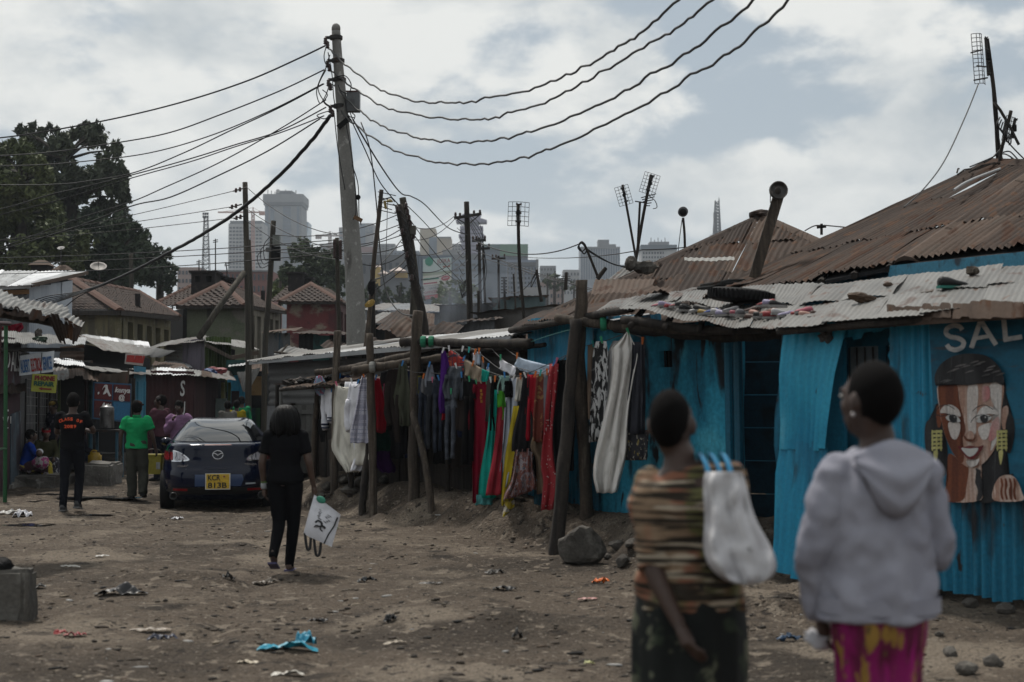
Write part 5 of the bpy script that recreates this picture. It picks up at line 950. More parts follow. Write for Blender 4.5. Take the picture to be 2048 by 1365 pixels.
# ------------------------------------------------------------------ tiled houses
TILE=M('clay_tile',(.062,.042,.035),.9,[((.055,.038,.032),.8,.42,.62),((.095,.06,.046),3.2,.55,.70),((.04,.034,.03),7,.60,.70)],fine=.3,fscale=9,bump=.3);RIDGE=M('clay_ridge',(.13,.068,.05),.9,[((.12,.065,.05),2.5,.45,.62)],fine=.2,bump=.3);CHIM=M('sooty_brick',(.022,.018,.018),.95,[((.05,.038,.034),5,.55,.68)],bump=.4)
def tiled(root,eL,eR,rR,rL,rows=11,tw=.3):
 mb=MB();nrm=(eR-eL).cross(rL-eL).normalized()
 if nrm.z<0:nrm=-nrm
 for j in range(rows):
  v0,v1=j/rows-.012,(j+1)/rows+.02;a0,b0=lerp(eL,rL,max(v0,-.01)),lerp(eR,rR,max(v0,-.01));a1,b1=lerp(eL,rL,v1 if v1<1 else 1),lerp(eR,rR,v1 if v1<1 else 1)
  n=max(1,round((b0-a0).length/tw))
  for i in range(n):
   u0,u1=i/n,(i+.96)/n;um=(u0+u1)/2;jt=random.uniform(-.015,.015)
   lo=[lerp(a0,b0,u)+nrm*h for u,h in((u0,.03+jt),(um-.25/n,.085+jt),(um+.1/n,.045+jt),(u1,.03+jt))];hi=[lerp(a1,b1,u)+nrm*h for u,h in((u0,.0),(um-.25/n,.05),(um+.1/n,.015),(u1,.0))]
   bt=[p-nrm*.06 for p in lo]
   mb.add(lo+hi+bt,[(0,1,5,4),(1,2,6,5),(2,3,7,6),(8,9,1,0),(9,10,2,1),(10,11,3,2)])
 part(mb,'roof_tiles',TILE,root,kind='stuff');part(MB().add([eL,eR,rR,rL],[(0,1,2,3)]),'roof_deck',DARK,root)
def ridge_tiles(root,a,b,n,w=.14):
 for k in range(n):
  p,q=lerp(a,b,k/n),lerp(a,b,(k+1.06)/n);d=(q-p).normalized();sd=d.cross(Vector((0,0,1))).normalized()*w;up=Vector((0,0,1))
  mb=MB();mb.loft([[c-sd*s+up*.02,c-sd*.6*s+up*(.09*s),c+up*.13*s,c+sd*.6*s+up*(.09*s),c+sd*s+up*.02]for c,s in((p,1.12),(q,.95))],True);part(mb,'ridge_tile',RIDGE,root)
def chimney(root,x0,x1,y0,y1,Y,d=1.2,open_=True):
 a,b,c,e=P(x0,y1,Y),P(x1,y1,Y),P(x1,y0,Y),P(x0,y0,Y);mb=MB();w=b.x-a.x;h=e.z-a.z
 xs=[0,w*.16,w*.36,w*.62,w*.84,w]if open_ else[0,w];zs=[0,h*.60,h*.86,h]if open_ else[0,h]
 panel_wall(mb,a,Vector((1,0,0)),Vector((0,-1,0)),xs,zs,{(1,1),(3,1)}if open_ else set(),d);ch=part(mb,'chimney',CHIM,root)
 part(MB().box(((a.x+b.x)/2,Y+d/2,e.z+.05),(w+.2,d+.2,.1)),'cap',CHIM,ch)
def house_wall(root,A,B,zt,zb,mat,wins=0,wmat=None,name='wall'):
 """wall from A to B (plan points); wins window openings with dark panes and mullion posts"""
 d=Vector((B.x-A.x,B.y-A.y,0));L_=d.length;d/=L_;n=Vector((d.y,-d.x,0));o=Vector((A.x,A.y,zb));mb=MB();h=zt-zb
 if wins:
  xs=[0.0];hs=set()
  for k in range(wins):xs+=[L_*(k+.22)/wins,L_*(k+.78)/wins];hs.add((2*k+1,1))
  xs.append(L_);panel_wall(mb,o,d,n,xs,[0,h*.42,h*.92,h],hs,.25);w=part(mb,name,mat,root)
  for k in range(wins):
   m=o+d*(L_*(k+.5)/wins)-n*.2+Vector((0,0,h*.67));part(MB().box(m,(L_*.56/wins,.04,h*.5),math.atan2(d.y,d.x)),'window',wmat or DARK,root)
 else:panel_wall(mb,o,d,n,[0,L_],[0,h],set(),.25);part(mb,name,mat,root)
OCHRE=M('ochre_plaster',(.20,.175,.10),.9,[((.10,.09,.065),(1.2,1.2,.4),.44,.62),((.28,.26,.20),3,.58,.7)],fine=.2,bump=.2);GREENPL=M('mossy_plaster',(.15,.165,.115),.9,[((.085,.105,.065),.7,.45,.62),((.19,.175,.15),1.6,.52,.68),((.07,.065,.055),(3,3,1),.6,.72)],fine=.2,bump=.25);REDPL=M('red_plaster',(.20,.05,.052),.9,[((.12,.035,.04),1.1,.46,.62),((.33,.27,.21),(1.1,1.1,1.5),.50,.62,'Object',8),((.10,.07,.06),3,.62,.72)],fine=.2,bump=.25)
def houses():
 r=thing('tiled_house','ochre house with clay tile roof beside the white shed','house',Vector((-15,52,.3)))
 E,Rr,Lf,A,B=P(240,622,48),P(358,634,56),P(40,622,52),P(146,561,52.5),P(278,586,60);tiled(r,E,Rr,B,A,12);tiled(r,Lf,E,A,A+Vector((-3.5,.3,0)),12);ridge_tiles(r,A,E,12,.17);ridge_tiles(r,A,B,10,.13);ridge_tiles(r,B,Rr,8,.13)
 dn=-.35;zt=E.z+.13;house_wall(r,Lf+Vector((.2,.6,0)),E+Vector((-.3,.5,0)),zt,.2,OCHRE);house_wall(r,E+Vector((-.3,.5,0)),Rr+Vector((-.4,.3,0)),zt,.2,OCHRE,6);part(MB().beam(E+Vector((0,0,-.07)),Rr+Vector((0,0,-.07)),.06,.16),'eave_board',WOOD_D,r);part(MB().beam(Lf+Vector((0,0,-.07)),E+Vector((0,0,-.07)),.06,.16),'eave_board',WOOD_D,r)
 part(MB().tube([P(276,624,52),P(275,588,52)],.1,8),'flue',CHIM,r)
 r=thing('tiled_house','mossy green walled house with clay tile roof and a wide black chimney','house',Vector((-13,62,.3)))
 A,EL,ER,RR,B=P(444,568,63),P(352,613,59),P(490,611,59),P(572,624,64),P(500,588,70);tiled(r,EL,ER,A,A-Vector((.05,0,0)),12);tiled(r,ER,RR,B,A,12);ridge_tiles(r,A,EL,12,.16);ridge_tiles(r,A,ER,9,.16);ridge_tiles(r,A,B,8,.13);ridge_tiles(r,B,RR,8,.13)
 W0,W1=P(305,613,66),P(352,613,59.2);tiled(r,P(306,612,64),P(400,612,62),P(420,572,66),P(384,574,67),9);ridge_tiles(r,P(306,611,64),P(384,573,67),8,.14)
 zt=EL.z+.13;house_wall(r,EL+Vector((.35,.5,0)),ER+Vector((-.1,.5,0)),zt,.3,GREENPL);house_wall(r,ER+Vector((.1,.5,0)),RR+Vector((-.3,.2,0)),zt,.3,M('pale_board',(.22,.20,.16),.9,[((.10,.09,.07),(3,3,.8),.5,.64)]),5);part(MB().beam(EL+Vector((0,0,-.05)),ER+Vector((0,0,-.05)),.06,.14),'eave_board',WOOD_D,r);part(MB().beam(ER+Vector((0,0,-.05)),RR+Vector((0,0,-.05)),.06,.14),'eave_board',WOOD_D,r)
 house_wall(r,P(310,620,64.5),P(366,620,61),zt-.1,.3,M('dark_wall',(.03,.028,.026),.9));chimney(r,382,430,546,592,64.8);chimney(r,429,447,556,572,66,.8,False);chimney(r,448,464,560,578,66.5,.6,True);part(MB().tube([P(526,610,66),P(526,582,66)],.1,8),'flue',CHIM,r)
 r=thing('tiled_house','red washed house with clay tile roof, beside the concrete utility pole','house',Vector((-10,74,.3)))
 A,EL,ER,RR,B=P(622,569,74),P(558,604,70),P(681,604,70),P(702,614,75),P(660,580,80);tiled(r,EL,ER,A,A-Vector((.05,0,0)),10);tiled(r,ER,RR,B,A,10);ridge_tiles(r,A,EL,9,.16);ridge_tiles(r,A,ER,9,.16)
 tiled(r,P(540,603,73),P(590,603,72),P(600,575,77),P(574,573,77),8);zt=EL.z+.13;house_wall(r,EL+Vector((.3,.5,0)),ER+Vector((-.2,.5,0)),zt,.3,REDPL);house_wall(r,ER+Vector((-.1,.5,0)),RR+Vector((-.2,.2,0)),zt,.3,M('red_board',(.10,.04,.04),.9),2);part(MB().beam(EL+Vector((0,0,-.05)),ER+Vector((0,0,-.05)),.06,.12),'eave_board',WOOD_D,r)
 chimney(r,576,606,548,592,75.5,1.2,False);chimney(r,606,622,558,580,76,.8,False);part(MB().box((lerp(EL,ER,.5).x,EL.y+.3,1.6),(ER.x-EL.x-.6,.1,2.6)),'plinth',M('dark_stone_wall',(.05,.047,.05),.95,[((.03,.03,.032),3,.5,.6)],bump=.5),r)
houses()
# two small roofs far left behind the white shed
for k,(x,y,w,lb)in enumerate(((85,527,32,'small brown roof cap beyond the white shed roof'),(128,537,26,'lower brown roof cap beyond the white shed, near the dish'),(192,572,36,'dark low roof between white shed and tree foot'))):
 r=thing('roof_turret',lb,'roof vent',P(x,y+12,60),'roof turrets at the left');a=.5*w/FPX*60;q=P(x,y,60);part(MB().loft([[q+Vector((s*a*1.25,t*.6,-.12))for s,t in((-1,-1),(1,-1),(1,1),(-1,1))],[q+Vector((s*a*.4,t*.2,.12))for s,t in((-1,-1),(1,-1),(1,1),(-1,1))]]),'cap',RUST3,r);part(MB().box(q+Vector((0,0,-.55)),(a*2,.9,.85)),'body',CHIM,r)
 # ------------------------------------------------------------------ low roofs and walls in the middle distance
SMOKEY=M('grey_mid_sheet',(.13,.135,.145),.8,[((.07,.072,.078),(1.2,.5,1),.45,.65,'UV'),((.05,.04,.036),(5,1,1),.62,.74,'UV')],bump=.1);SLATE=M('slate_sheet',(.20,.215,.235),.75,[((.12,.13,.14),(1.2,.5,1),.45,.66,'UV')],bump=.08)
def low_shed(label,q,mat,zb,roof=None,Yb=3,pitch=.2,nx=3,cat='shed',rm=None):
 """q: wall px corners (x0,yTop0,Y0,x1,yTop1,Y1); wall sheets down to zb and a roof sloping back"""
 x0,y0,Y0,x1,y1,Y1=q;a,b=P(x0,y0,Y0),P(x1,y1,Y1);r=thing('low_shed',label,cat,Vector(((a.x+b.x)/2,(a.y+b.y)/2,zb)),'low sheds in the middle distance')
 sheets('wall_sheet',Vector((a.x,a.y,zb)),Vector((b.x,b.y,zb)),b,a,nx,1,mat if isinstance(mat,list)else[mat],r,pitch,.012,rag=0.03,seed=int(x0))
 n=Vector((0,1,0))*Yb;dz=Vector((0,0,roof or 0));sheets('roof_sheet',a+Vector((-.2,-.3,.02)),b+Vector((.2,-.3,.02)),b+n+dz,a+n+dz,nx,1,rm or[ZINC2,RUST2],r,pitch,.012,seed=int(x1));return r
low_shed('long grey shed wall under a pale roof, between the concrete pole and leaning poles',(735,622,60,925,628,58),[SMOKEY,SLATE],.5,.9,8,.22,5,rm=[SLATE,ZINC2])
low_shed('dark bluish shed half hidden by smoke, behind the leaning poles',(880,612,52,985,608,52),[SMOKEY],.5,.3,6,.25,3)
low_shed('grey concrete-walled store beside the tall dark crossarm pole',(956,628,38,1112,612,36),[M('store_wall',(.20,.19,.18),.9,[((.12,.115,.11),(1,1,.6),.45,.65,'UV'),((.06,.055,.05),(3,3,1),.62,.74,'UV')],bump=.2)],.5,.25,5,.6,2,rm=[RUST2])
low_shed('teal grey shed with flat roof right of the far small poles',(985,598,66,1090,592,66),[M('teal_grey_sheet',(.10,.15,.16),.8)],.5,.3,8,.3,3,rm=[RUST3])
low_shed('rusty shack at the foot of the leaning poles',(770,662,34,850,676,33),[RUST2,SMOKEY],.4,.8,4,.15,3,rm=[RUST3,RUST2]);low_shed('dark shack with torn roof beneath the thin stick pole',(735,650,42,800,652,42),[DARK,RUST2],.4,.7,5,.15,3,rm=[RUST2,ZINC2]);low_shed('grey shack below the crossarm pole, roof edge broken',(905,652,36,990,640,35),[SMOKEY],.4,.35,4,.2,3,rm=[RUST2,RUST2]);low_shed('small weathered shack with peeling blue side by the thin poles',(535,668,46,580,664,46),[M('peeling_shack',(.16,.165,.17),.9,[((.06,.10,.13),(3,1,1),.5,.6,'UV'),((.05,.04,.035),(5,2,1),.6,.7,'UV')])],.3,.3,3,.2,2,rm=[RUST3])
low_shed('dark stall with teal shutter under the red washed house',(598,668,44,690,672,43),[DARK,TEAL_W],.3,.3,4,.2,3,rm=[RUST2]);low_shed('low dark shed between leaning poles and smoke',(850,672,33,905,676,33),[SMOKEY,RUST2],.4,.25,3,.2,2,rm=[RUST2])
# loose sheets and timber thrown on those roofs
for k,(x0,y0,x1,y1,Y,m,lb)in enumerate(((778,650,862,690,31,RUST3,'long loose rusty sheet sloping down beside the stick pole'),(800,660,880,668,31.5,RUST2,'dark loose sheet lying across the shack roofs'),(860,655,905,668,31,RUST2,'rusty loose sheet right of the leaning poles'),(640,684,700,692,42,RUST2,'dark loose sheet below the red washed house'),(548,700,606,712,40,ZINC,'stack of pale battens and sheet on the shed'),(700,688,745,700,33,RUST2,'dark loose sheet at the foot of the concrete pole'))):
 a,b=P(x0,y0+8,Y),P(x1,y1+8,Y);up=Vector((.2,1.6,.35));r=thing('loose_sheet',lb,'sheet',(a+b)/2,'loose sheets on the shack roofs');sheet('metal_sheet',a,b,b+up,a+up,m,r,.12,.014,2,.12,.06,seed=k)
for k,(pts,lb)in enumerate((([(560,708,39),(575,690,39.3)],'pale batten leaning on the shed roof'),([(548,704,39),(604,712,39)],'long pale batten lying on the shed roof'),([(783,668,32),(812,640,32.5)],'dark stick poking up from the torn roof'),([(842,664,32),(905,655,32)],'grey rail laid over the shack roofs'))):solo(MB().tube([P(*p)for p in pts],.03,6),'batten',lb,'batten',WOOD,'battens lying on the roofs')
# thin smoke from a cooking fire
def smoke():
 c=P(893,650,47);mb=MB().loft([[c+Vector((r_*math.cos(a)+dx,r_*.8*math.sin(a),h))for a in(2*math.pi*k/10 for k in range(10))]for r_,h,dx in((.5,-1.4,0),(1.1,-.2,.1),(1.6,.9,.4),(1.4,1.7,.8))])
 o=solo(mb,'smoke','thin blue smoke drifting up before the dark shed','smoke',[],kind='stuff');m=bpy.data.materials.new('smoke_air');m.use_nodes=True;nt=m.node_tree;nt.nodes.clear();out=nt.nodes.new('ShaderNodeOutputMaterial');pv=nt.nodes.new('ShaderNodeVolumePrincipled');nt.links.new(pv.outputs[0],out.inputs['Volume']);pv.inputs['Color'].default_value=(.75,.84,.98,1)
 tc=nt.nodes.new('ShaderNodeTexCoord');mp=nt.nodes.new('ShaderNodeMapping');mp.inputs[3].default_value=(1.2,1.2,.7);n=nt.nodes.new('ShaderNodeTexNoise');n.inputs['Scale'].default_value=1.3;n.inputs['Detail'].default_value=3;mr=nt.nodes.new('ShaderNodeMapRange');mr.inputs[1].default_value=.42;mr.inputs[2].default_value=.8;mr.inputs[4].default_value=.22
 nt.links.new(tc.outputs['Object'],mp.inputs[0]);nt.links.new(mp.outputs[0],n.inputs['Vector']);nt.links.new(n.outputs[0],mr.inputs[0]);nt.links.new(mr.outputs[0],pv.inputs['Density']);o.data.materials.append(m)
smoke()
# ------------------------------------------------------------------ poles, aerials and cables
def pole_thing(name,label,cat,foot,pts,r0,r1,mat,group=None,n=10):
 q=[P(*p)for p in pts];b=Vector((q[0].x,q[0].y,gz(q[0].x,q[0].y)))
 if foot:q=[b-Vector((0,0,.3))]+q
 r=thing(name,label,cat,b,group);m=len(q);part(MB().tube(spline(q,4),[lerp(r0,r1,i/(4*(m-1)))for i in range(4*(m-1)+1)],n),'shaft',mat,r,True);return r
def insulator(root,p,r=.05,h=.12,axis=None):part(MB().lathe(p,[(r*.5,-h),(r,-h*.7),(r*.6,-h*.4),(r,-h*.1),(r*.6,h*.2),(r*.9,h*.5),(r*.3,h)],8,0,axis),'insulator',M('brown_porcelain',(.05,.022,.018),.3,fine=0,bump=0),root,True)
def wire_on(root,pts,r=.012,name='wire',mat=None):part(MB().tube(spline([P(*p)for p in pts],6),r,5),name,mat or CABLE,root,True)
YP=26.5
def main_pole():
 q=[P(713,700,YP),P(709,560,YP),P(696,380,YP),P(684,220,YP),P(675,110,YP),P(672,62,YP)];b=Vector((q[0].x+.05,YP,gz(q[0].x,YP)));r=thing('utility_pole','tall pale concrete utility pole with meter box and tangled wires','utility pole',b)
 rad=[.205,.185,.172,.150,.108,.088,.082];pts=[b-Vector((0,0,.4))]+q;sp=spline(pts,4);n=len(sp)
 part(MB().tube(sp,[float(np.interp(i/(n-1)*6,range(7),rad))for i in range(n)],16),'shaft',CONC,r,True);part(MB().lathe(P(672,62,YP),[(.082,0),(.084,.06),(.066,.11),(.03,.135)],14),'cap',CONC,r,True)
 for y,xl,xr in((76,650,684),(122,654,688),(160,656,692),(213,660,690)):
  part(MB().lathe(P((xl+xr)/2+5,y,YP),[(.12,-.035),(.125,-.03),(.125,.03),(.12,.035)],14),'clamp',IRON,r);part(MB().beam(P(xl,y,YP-.12),P(xl+24,y-1,YP-.1),.04,.05),'bracket',IRON,r)
  for k in range(2):insulator(r,P(xl+1+k*4,y+6+k*8,YP-.14),.045,.07)
 part(MB().box(P(707,205,YP-.06),(.24,.2,.36)),'meter_box',M('box_grey',(.16,.17,.18),.5,[((.10,.105,.11),3,.5,.65)]),r);part(MB().box(P(707,185,YP-.06),(.26,.22,.02)),'box_lid',M('box_rust',(.12,.04,.035),.6),r);part(MB().beam(P(676,256,YP-.22),P(700,236,YP-.22),.06,.09),'strap',BLACK,r)
 for pts in([(653,92,YP-.2),(648,112,YP-.25),(652,128,YP-.2),(660,110,YP-.2)],[(655,130,YP-.2),(640,160,YP-.3),(633,185,YP-.3),(640,207,YP-.3),(652,190,YP-.25),(660,165,YP-.2)],[(652,140,YP-.2),(636,175,YP-.3),(648,203,YP-.3),(660,213,YP-.2)],[(645,180,YP-.3),(655,190,YP-.3),(648,205,YP-.3),(660,215,YP-.2)],[(670,155,YP-.2),(690,152,YP-.22),(702,168,YP-.2),(700,185,YP-.2)],[(676,170,YP-.2),(682,182,YP-.25),(694,188,YP-.2)],[(660,222,YP-.2),(646,226,YP-.25),(634,232,YP-.3),(650,238,YP-.25),(662,228,YP-.2)],[(656,105,YP-.2),(664,150,YP-.2),(668,200,YP-.2),(676,225,YP-.2)],[(700,225,YP-.2),(706,240,YP-.25),(710,232,YP-.2),(704,226,YP-.2)],[(690,200,YP-.22),(696,230,YP-.25),(708,236,YP-.22)],[(668,225,YP-.2),(676,300,YP-.25),(690,380,YP-.26)],[(690,236,YP-.22),(706,330,YP-.25),(712,420,YP-.26),(706,440,YP-.28)],[(704,330,YP-.25),(716,370,YP-.25),(718,430,YP-.25),(722,450,YP-.25)]):wire_on(r,pts,.010)
 part(MB().blob(P(716,395,YP-.25),(.05,.05,.05)),'splice',BLACK,r);part(MB().beam(P(708,434,YP-.3),P(724,442,YP-.3),.06,.07),'dead_end_clamp',flat('rust_clamp',(.16,.08,.03)),r)
main_pole()
def cable(label,pts,r=.016,mat=None,name='overhead_cable',group='overhead cables',cat='cable',wig=.0):
 q=spline([P(*p)for p in pts],10)
 if wig:q=[p+Vector((0,0,wig*mnoise.noise(Vector((i*.55,r*900,len(pts))))))for i,p in enumerate(q)]
 return solo(MB().tube(q,r,5),name,label,cat,mat or CABLE,group,True)
 # four to the right, rising out of the frame towards the next pole behind the camera
cable('topmost of four cables sweeping up right from the concrete pole',[(656,95,YP),(690,130,26),(755,176,25),(830,203,24),(890,206,23),(970,200,22),(1080,172,20.5),(1180,128,19),(1260,80,17.5),(1357,0,16),(1480,-130,14.5)],.017,CABLE_G,wig=.05);cable('second highest of four cables sweeping up right from the concrete pole',[(660,140,YP),(705,176,26),(770,214,25),(860,235,24),(940,240,23),(1015,230,22),(1110,195,20.5),(1220,135,19),(1330,70,17.5),(1425,0,16),(1560,-130,14.5)],.017,CABLE_G,wig=.05);cable('third cable down of four sweeping up right, first touching the meter box',[(668,170,YP),(722,225,26),(772,255,25),(835,276,24),(915,285,23),(1000,278,22),(1090,255,20.5),(1190,213,19),(1290,158,17.5),(1400,88,16.5),(1507,0,15.5),(1640,-130,14)],.017,CABLE_G,wig=.05);cable('lowest of four cables sweeping up right from the concrete pole',[(676,215,YP),(710,250,26),(780,296,25),(862,323,24),(950,329,23),(1040,317,22),(1130,287,20.5),(1250,229,19),(1370,160,17.5),(1480,90,16.2),(1577,0,15),(1700,-130,13.5)],.017,CABLE_G,wig=.05)
# to the left
LB=[('highest cable running left from the pole top over the tree crown',[(650,92,YP),(600,116,27),(500,160,28),(380,200,29),(250,233,30),(110,260,31),(0,276,32),(-160,290,33)],.017),('second cable running left across the upper tree crown',[(648,140,YP),(560,182,27),(440,230,28),(330,268,29),(200,291,30),(100,305,31),(0,312,32),(-160,318,33)],.014),('third cable running left through the middle of the tree crown',[(646,168,YP),(540,222,27),(420,272,28),(300,306,29),(180,322,30),(60,331,31),(-160,336,33)],.012),('steep cable crossing the others before the tree edge',[(648,168,YP),(560,215,27),(460,262,28),(370,305,29),(270,345,30),(180,362,31),(90,370,32),(-160,374,33)],.013),('cable of the bundle reaching the ragged tree edge, upper one',[(652,215,YP),(560,262,27),(470,290,28),(380,318,29),(265,350,30),(120,385,31),(-160,440,33)],.013),('cable of the bundle reaching the ragged tree edge, lower one',[(648,232,YP),(560,266,27.2),(470,294,28.2),(380,324,29.2),(265,356,30.2),(120,400,31),(0,430,32),(-160,470,33)],.012),('steep lower cable passing the dark tree lobe',[(640,238,YP),(540,300,27),(440,350,28),(340,395,29),(265,412,30),(150,455,31),(0,500,32),(-160,540,33)],.014),('steep cable just above the thick twisted cable',[(652,200,YP),(560,258,27),(440,325,28),(330,375,29),(260,405,30),(150,440,31),(0,496,32),(-160,545,33)],.012)]
for l,pts,r_ in LB:cable(l,pts+[(-900,pts[-1][1]+30,38)],r_)
cable('thick black twisted cable slanting down left to the white shed',[(660,232,YP-.3),(620,285,26.8),(560,350,27.5),(480,420,29),(400,472,30.5),(330,510,32),(262,545,33.5),(200,572,35),(145,590,36.5)],.038,wig=.02)
for k in range(6):cable('frayed end of the thick cable against the white shed, strand '+('highest','second highest','upper middle','lower middle','second lowest','lowest')[k],[(205,570,35),(150-k*3,585+k*2.5,36.2),(100-k*5,592+k*5,36.4),(72+k*6,600+k*4,36.6)],.012)
cable('loose black cable hanging beside the white shed corner',[(225,562,34.5),(160,592,35.5),(130,615,36)],.014)
# wooden poles
def insulators_line(root,lst):
 for x,y,Y in lst:insulator(root,P(x,y,Y),.05,.07)
r=pole_thing('utility_pole','grey wooden pole with three shackle insulators, braced by a slanting strut','utility pole',True,[(497,700,43),(494,540,43),(490,365,43)],.10,.078,WOOD_P)
part(MB().tube([P(504,700,43.2),P(502,600,43.2),P(497,480,43.2)],.075,8),'splint',WOOD_P,r,True);part(MB().tube([P(398,676,41.5),P(440,612,42.2),P(489,545,42.9)],[.10,.095,.09],8),'strut',WOOD_P,r,True)
for x,y in((478,380),(470,413),(479,435)):part(MB().tube([P(x-12,y+3,42.8),P(x+14,y-4,42.8)],.02,6),'arm',IRON,r);insulators_line(r,[(x-6,y+1,42.7),(x+2,y-1,42.7)])
r=pole_thing('utility_pole','slim leaning wooden pole carrying a pale fuse box','utility pole',True,[(530,710,41),(539,580,41),(547,442,41)],.085,.075,WOOD_P);part(MB().box(P(553,482,40.8),(.2,.16,.3)),'fuse_box',flat('box_pale',(.22,.24,.22)),r);part(MB().box(P(537,500,40.8),(.14,.1,.12)),'small_box',flat('box_mid',(.14,.14,.14)),r);part(MB().box(P(552,508,40.75),(.25,.15,.4)),'coil',BLACK,r)
for k in range(3):wire_on(r,[(545,470+12*k,40.8),(528-6*k,490+10*k,40.8),(530-4*k,520+8*k,40.8),(543,515+6*k,40.8)],.012)
r=pole_thing('utility_pole','thin wooden pole with small side insulators left of the concrete pole','utility pole',True,[(679,700,33),(676,590,33),(674,476,33)],.055,.045,WOOD_P)
for k in range(4):insulators_line(r,[(669,484+9*k,32.9),(681,486+9*k,32.9)])
r=pole_thing('aerial_pole','rough stick pole with a yellow pot-lid aerial at its top','aerial',False,[(722,770,24),(732,690,24),(742,600,24),(748,520,24),(757,440,24),(763,380,24)],.042,.036,WOOD)
for k,y in enumerate((384,394,404,412,420)):part(MB().tube([P(756+k*0,y,23.8),P(792-(k%2)*8,y+8,23.8)],.008,5),'rod',IRON,r)
part(MB().tube([P(765,400,23.8),P(782,395,23.8),P(790,404,23.8)],.012,5),'rod',IRON,r);part(MB().lathe(P(779,402,23.75),[(.06,-.02),(.055,.0),(.02,.03)],12),'pot_lid',flat('lid_yellow',(.24,.18,.04)),r);part(MB().beam(P(769,402,23.7),P(772,418,23.7),.06,.04),'clamp',flat('clamp_yellow',(.26,.19,.05)),r)
solo(MB().tube(spline([P(775,405,24),P(773,480,24),P(770,560,24)],4),.006,5),'aerial_wire','pale thin wire dropping from the pot-lid aerial','cable',CABLE_G)
part(MB().blob(P(744,575,23.9),(.07,.06,.13),jit=.4),'black_bag',BLACK,r);part(MB().blob(P(741,607,23.85),(.10,.06,.05),Matrix.Rotation(-.5,3,'Y'),jit=.4),'yellow_shoe',flat('shoe_yellow',(.34,.22,.04)),r)
# two leaning poles lashed together
r=pole_thing('utility_pole','darker of two leaning poles lashed together, with short wire hooks','utility pole',True,[(852,690,31),(830,570,31),(812,480,31),(797,410,31)],.098,.085,WOOD_D)
for k in range(12):x=lerp(797,832,k/11);y=lerp(412,580,k/11);part(MB().tube([P(x-4,y,30.85),P(x-11,y-3,30.8)],.012,5),'hook',IRON,r);insulators_line(r,[(x-2,y+6,30.85)]if k%3==0 else[])
for k in range(10):wire_on(r,[(800+3*k,420+14*k,30.8),(812+3.2*k,440+15*k,30.75),(806+3.3*k,470+13*k,30.8)],.009)
r=pole_thing('utility_pole','browner leaning pole with a grey junction box, lashed to its darker twin','utility pole',False,[(832,575,31.4),(825,510,31.4),(814,445,31.4),(805,396,31.4)],.085,.075,WOOD_P)
part(MB().box(P(826,461,31.2),(.13,.12,.19)),'junction_box',flat('box_brown',(.12,.11,.09)),r)
for k in range(6):insulators_line(r,[(812+3*k,412+12*k,31.2)])
pole_thing('wooden_pole','short pale pole standing behind the two leaning poles','pole',True,[(826,690,34),(827,620,34),(830,555,34)],.10,.08,WOOD_P)
# the crossarm pole and the far ones
r=pole_thing('utility_pole','dark pole with a crossarm of insulators before the unfinished tower','utility pole',True,[(940,660,46),(937,530,46),(933,404,46)],.115,.085,WOOD_D)
part(MB().beam(P(908,437,45.8),P(963,428,45.8),.08,.09),'crossarm',IRON,r);part(MB().tube([P(913,437,45.8),P(932,448,45.8)],.02,5),'brace',IRON,r);part(MB().tube([P(960,430,45.8),P(938,448,45.8)],.02,5),'brace',IRON,r);insulators_line(r,[(911,429,45.8),(920,430,45.8),(948,425,45.8),(960,424,45.8)])
for k in range(9):wire_on(r,[(918+random.uniform(-4,4),440+16*k,45.6),(924+random.uniform(-5,5),452+16*k,45.6),(930,445+17*k,45.7)],.010)
for k in range(5):wire_on(r,[(940,430+5*k,45.6),(960+3*k,450+18*k,45.5),(966,490+22*k,45.5),(948,520+18*k,45.6)],.010)
for k in range(4):wire_on(r,[(932,560,45.6),(921+2*k,575+4*k,45.5),(924,590+2*k,45.5),(934,580+3*k,45.6)],.012)
for x0,x1,y0,y1,Y,rr,lb in((958,962,476,680,52,.065,'slim dark pole with small crossarm right of the unfinished tower'),(966,972,492,665,56,.055,'thin near-black pole beside the slim crossarm pole'),(997,998,512,640,64,.06,'far pole with small crossarm before the blue grey block'),(1008,1011,556,640,62,.06,'short far pole bristling with insulators'),(1027,1031,548,630,60,.045,'very thin far stick beside the grid aerial'),(957,958,582,665,43,.05,'thin pole with a lumpy wrapped shaft by the store'),(262,263,508,590,63,.10,'pale square post sticking up before the dark trees'),(745,746,540,680,36,.07,'dark post in shadow behind the stick pole')):
 r=pole_thing('utility_pole',lb,'utility pole',True,[(x1,y1,Y),((x0+x1)/2,(y0+y1)/2,Y),(x0,y0,Y)],rr,rr*.85,WOOD_P if x0<300 else WOOD_D,'far wooden poles')
 if 'crossarm' in lb:part(MB().beam(P(x0-14,y0+6,Y-.15),P(x0+14,y0+5,Y-.15),.08,.09),'crossarm',IRON,r);insulators_line(r,[(x0-12,y0,Y-.15),(x0+12,y0-1,Y-.15),(x0-5,y0,Y-.15)])
 if 'bristling' in lb:
  for k in range(6):part(MB().beam(P(x0-6,y0+6*k,Y-.12),P(x0+6,y0+6*k,Y-.12),.05,.06),'insulator_arm',IRON,r)
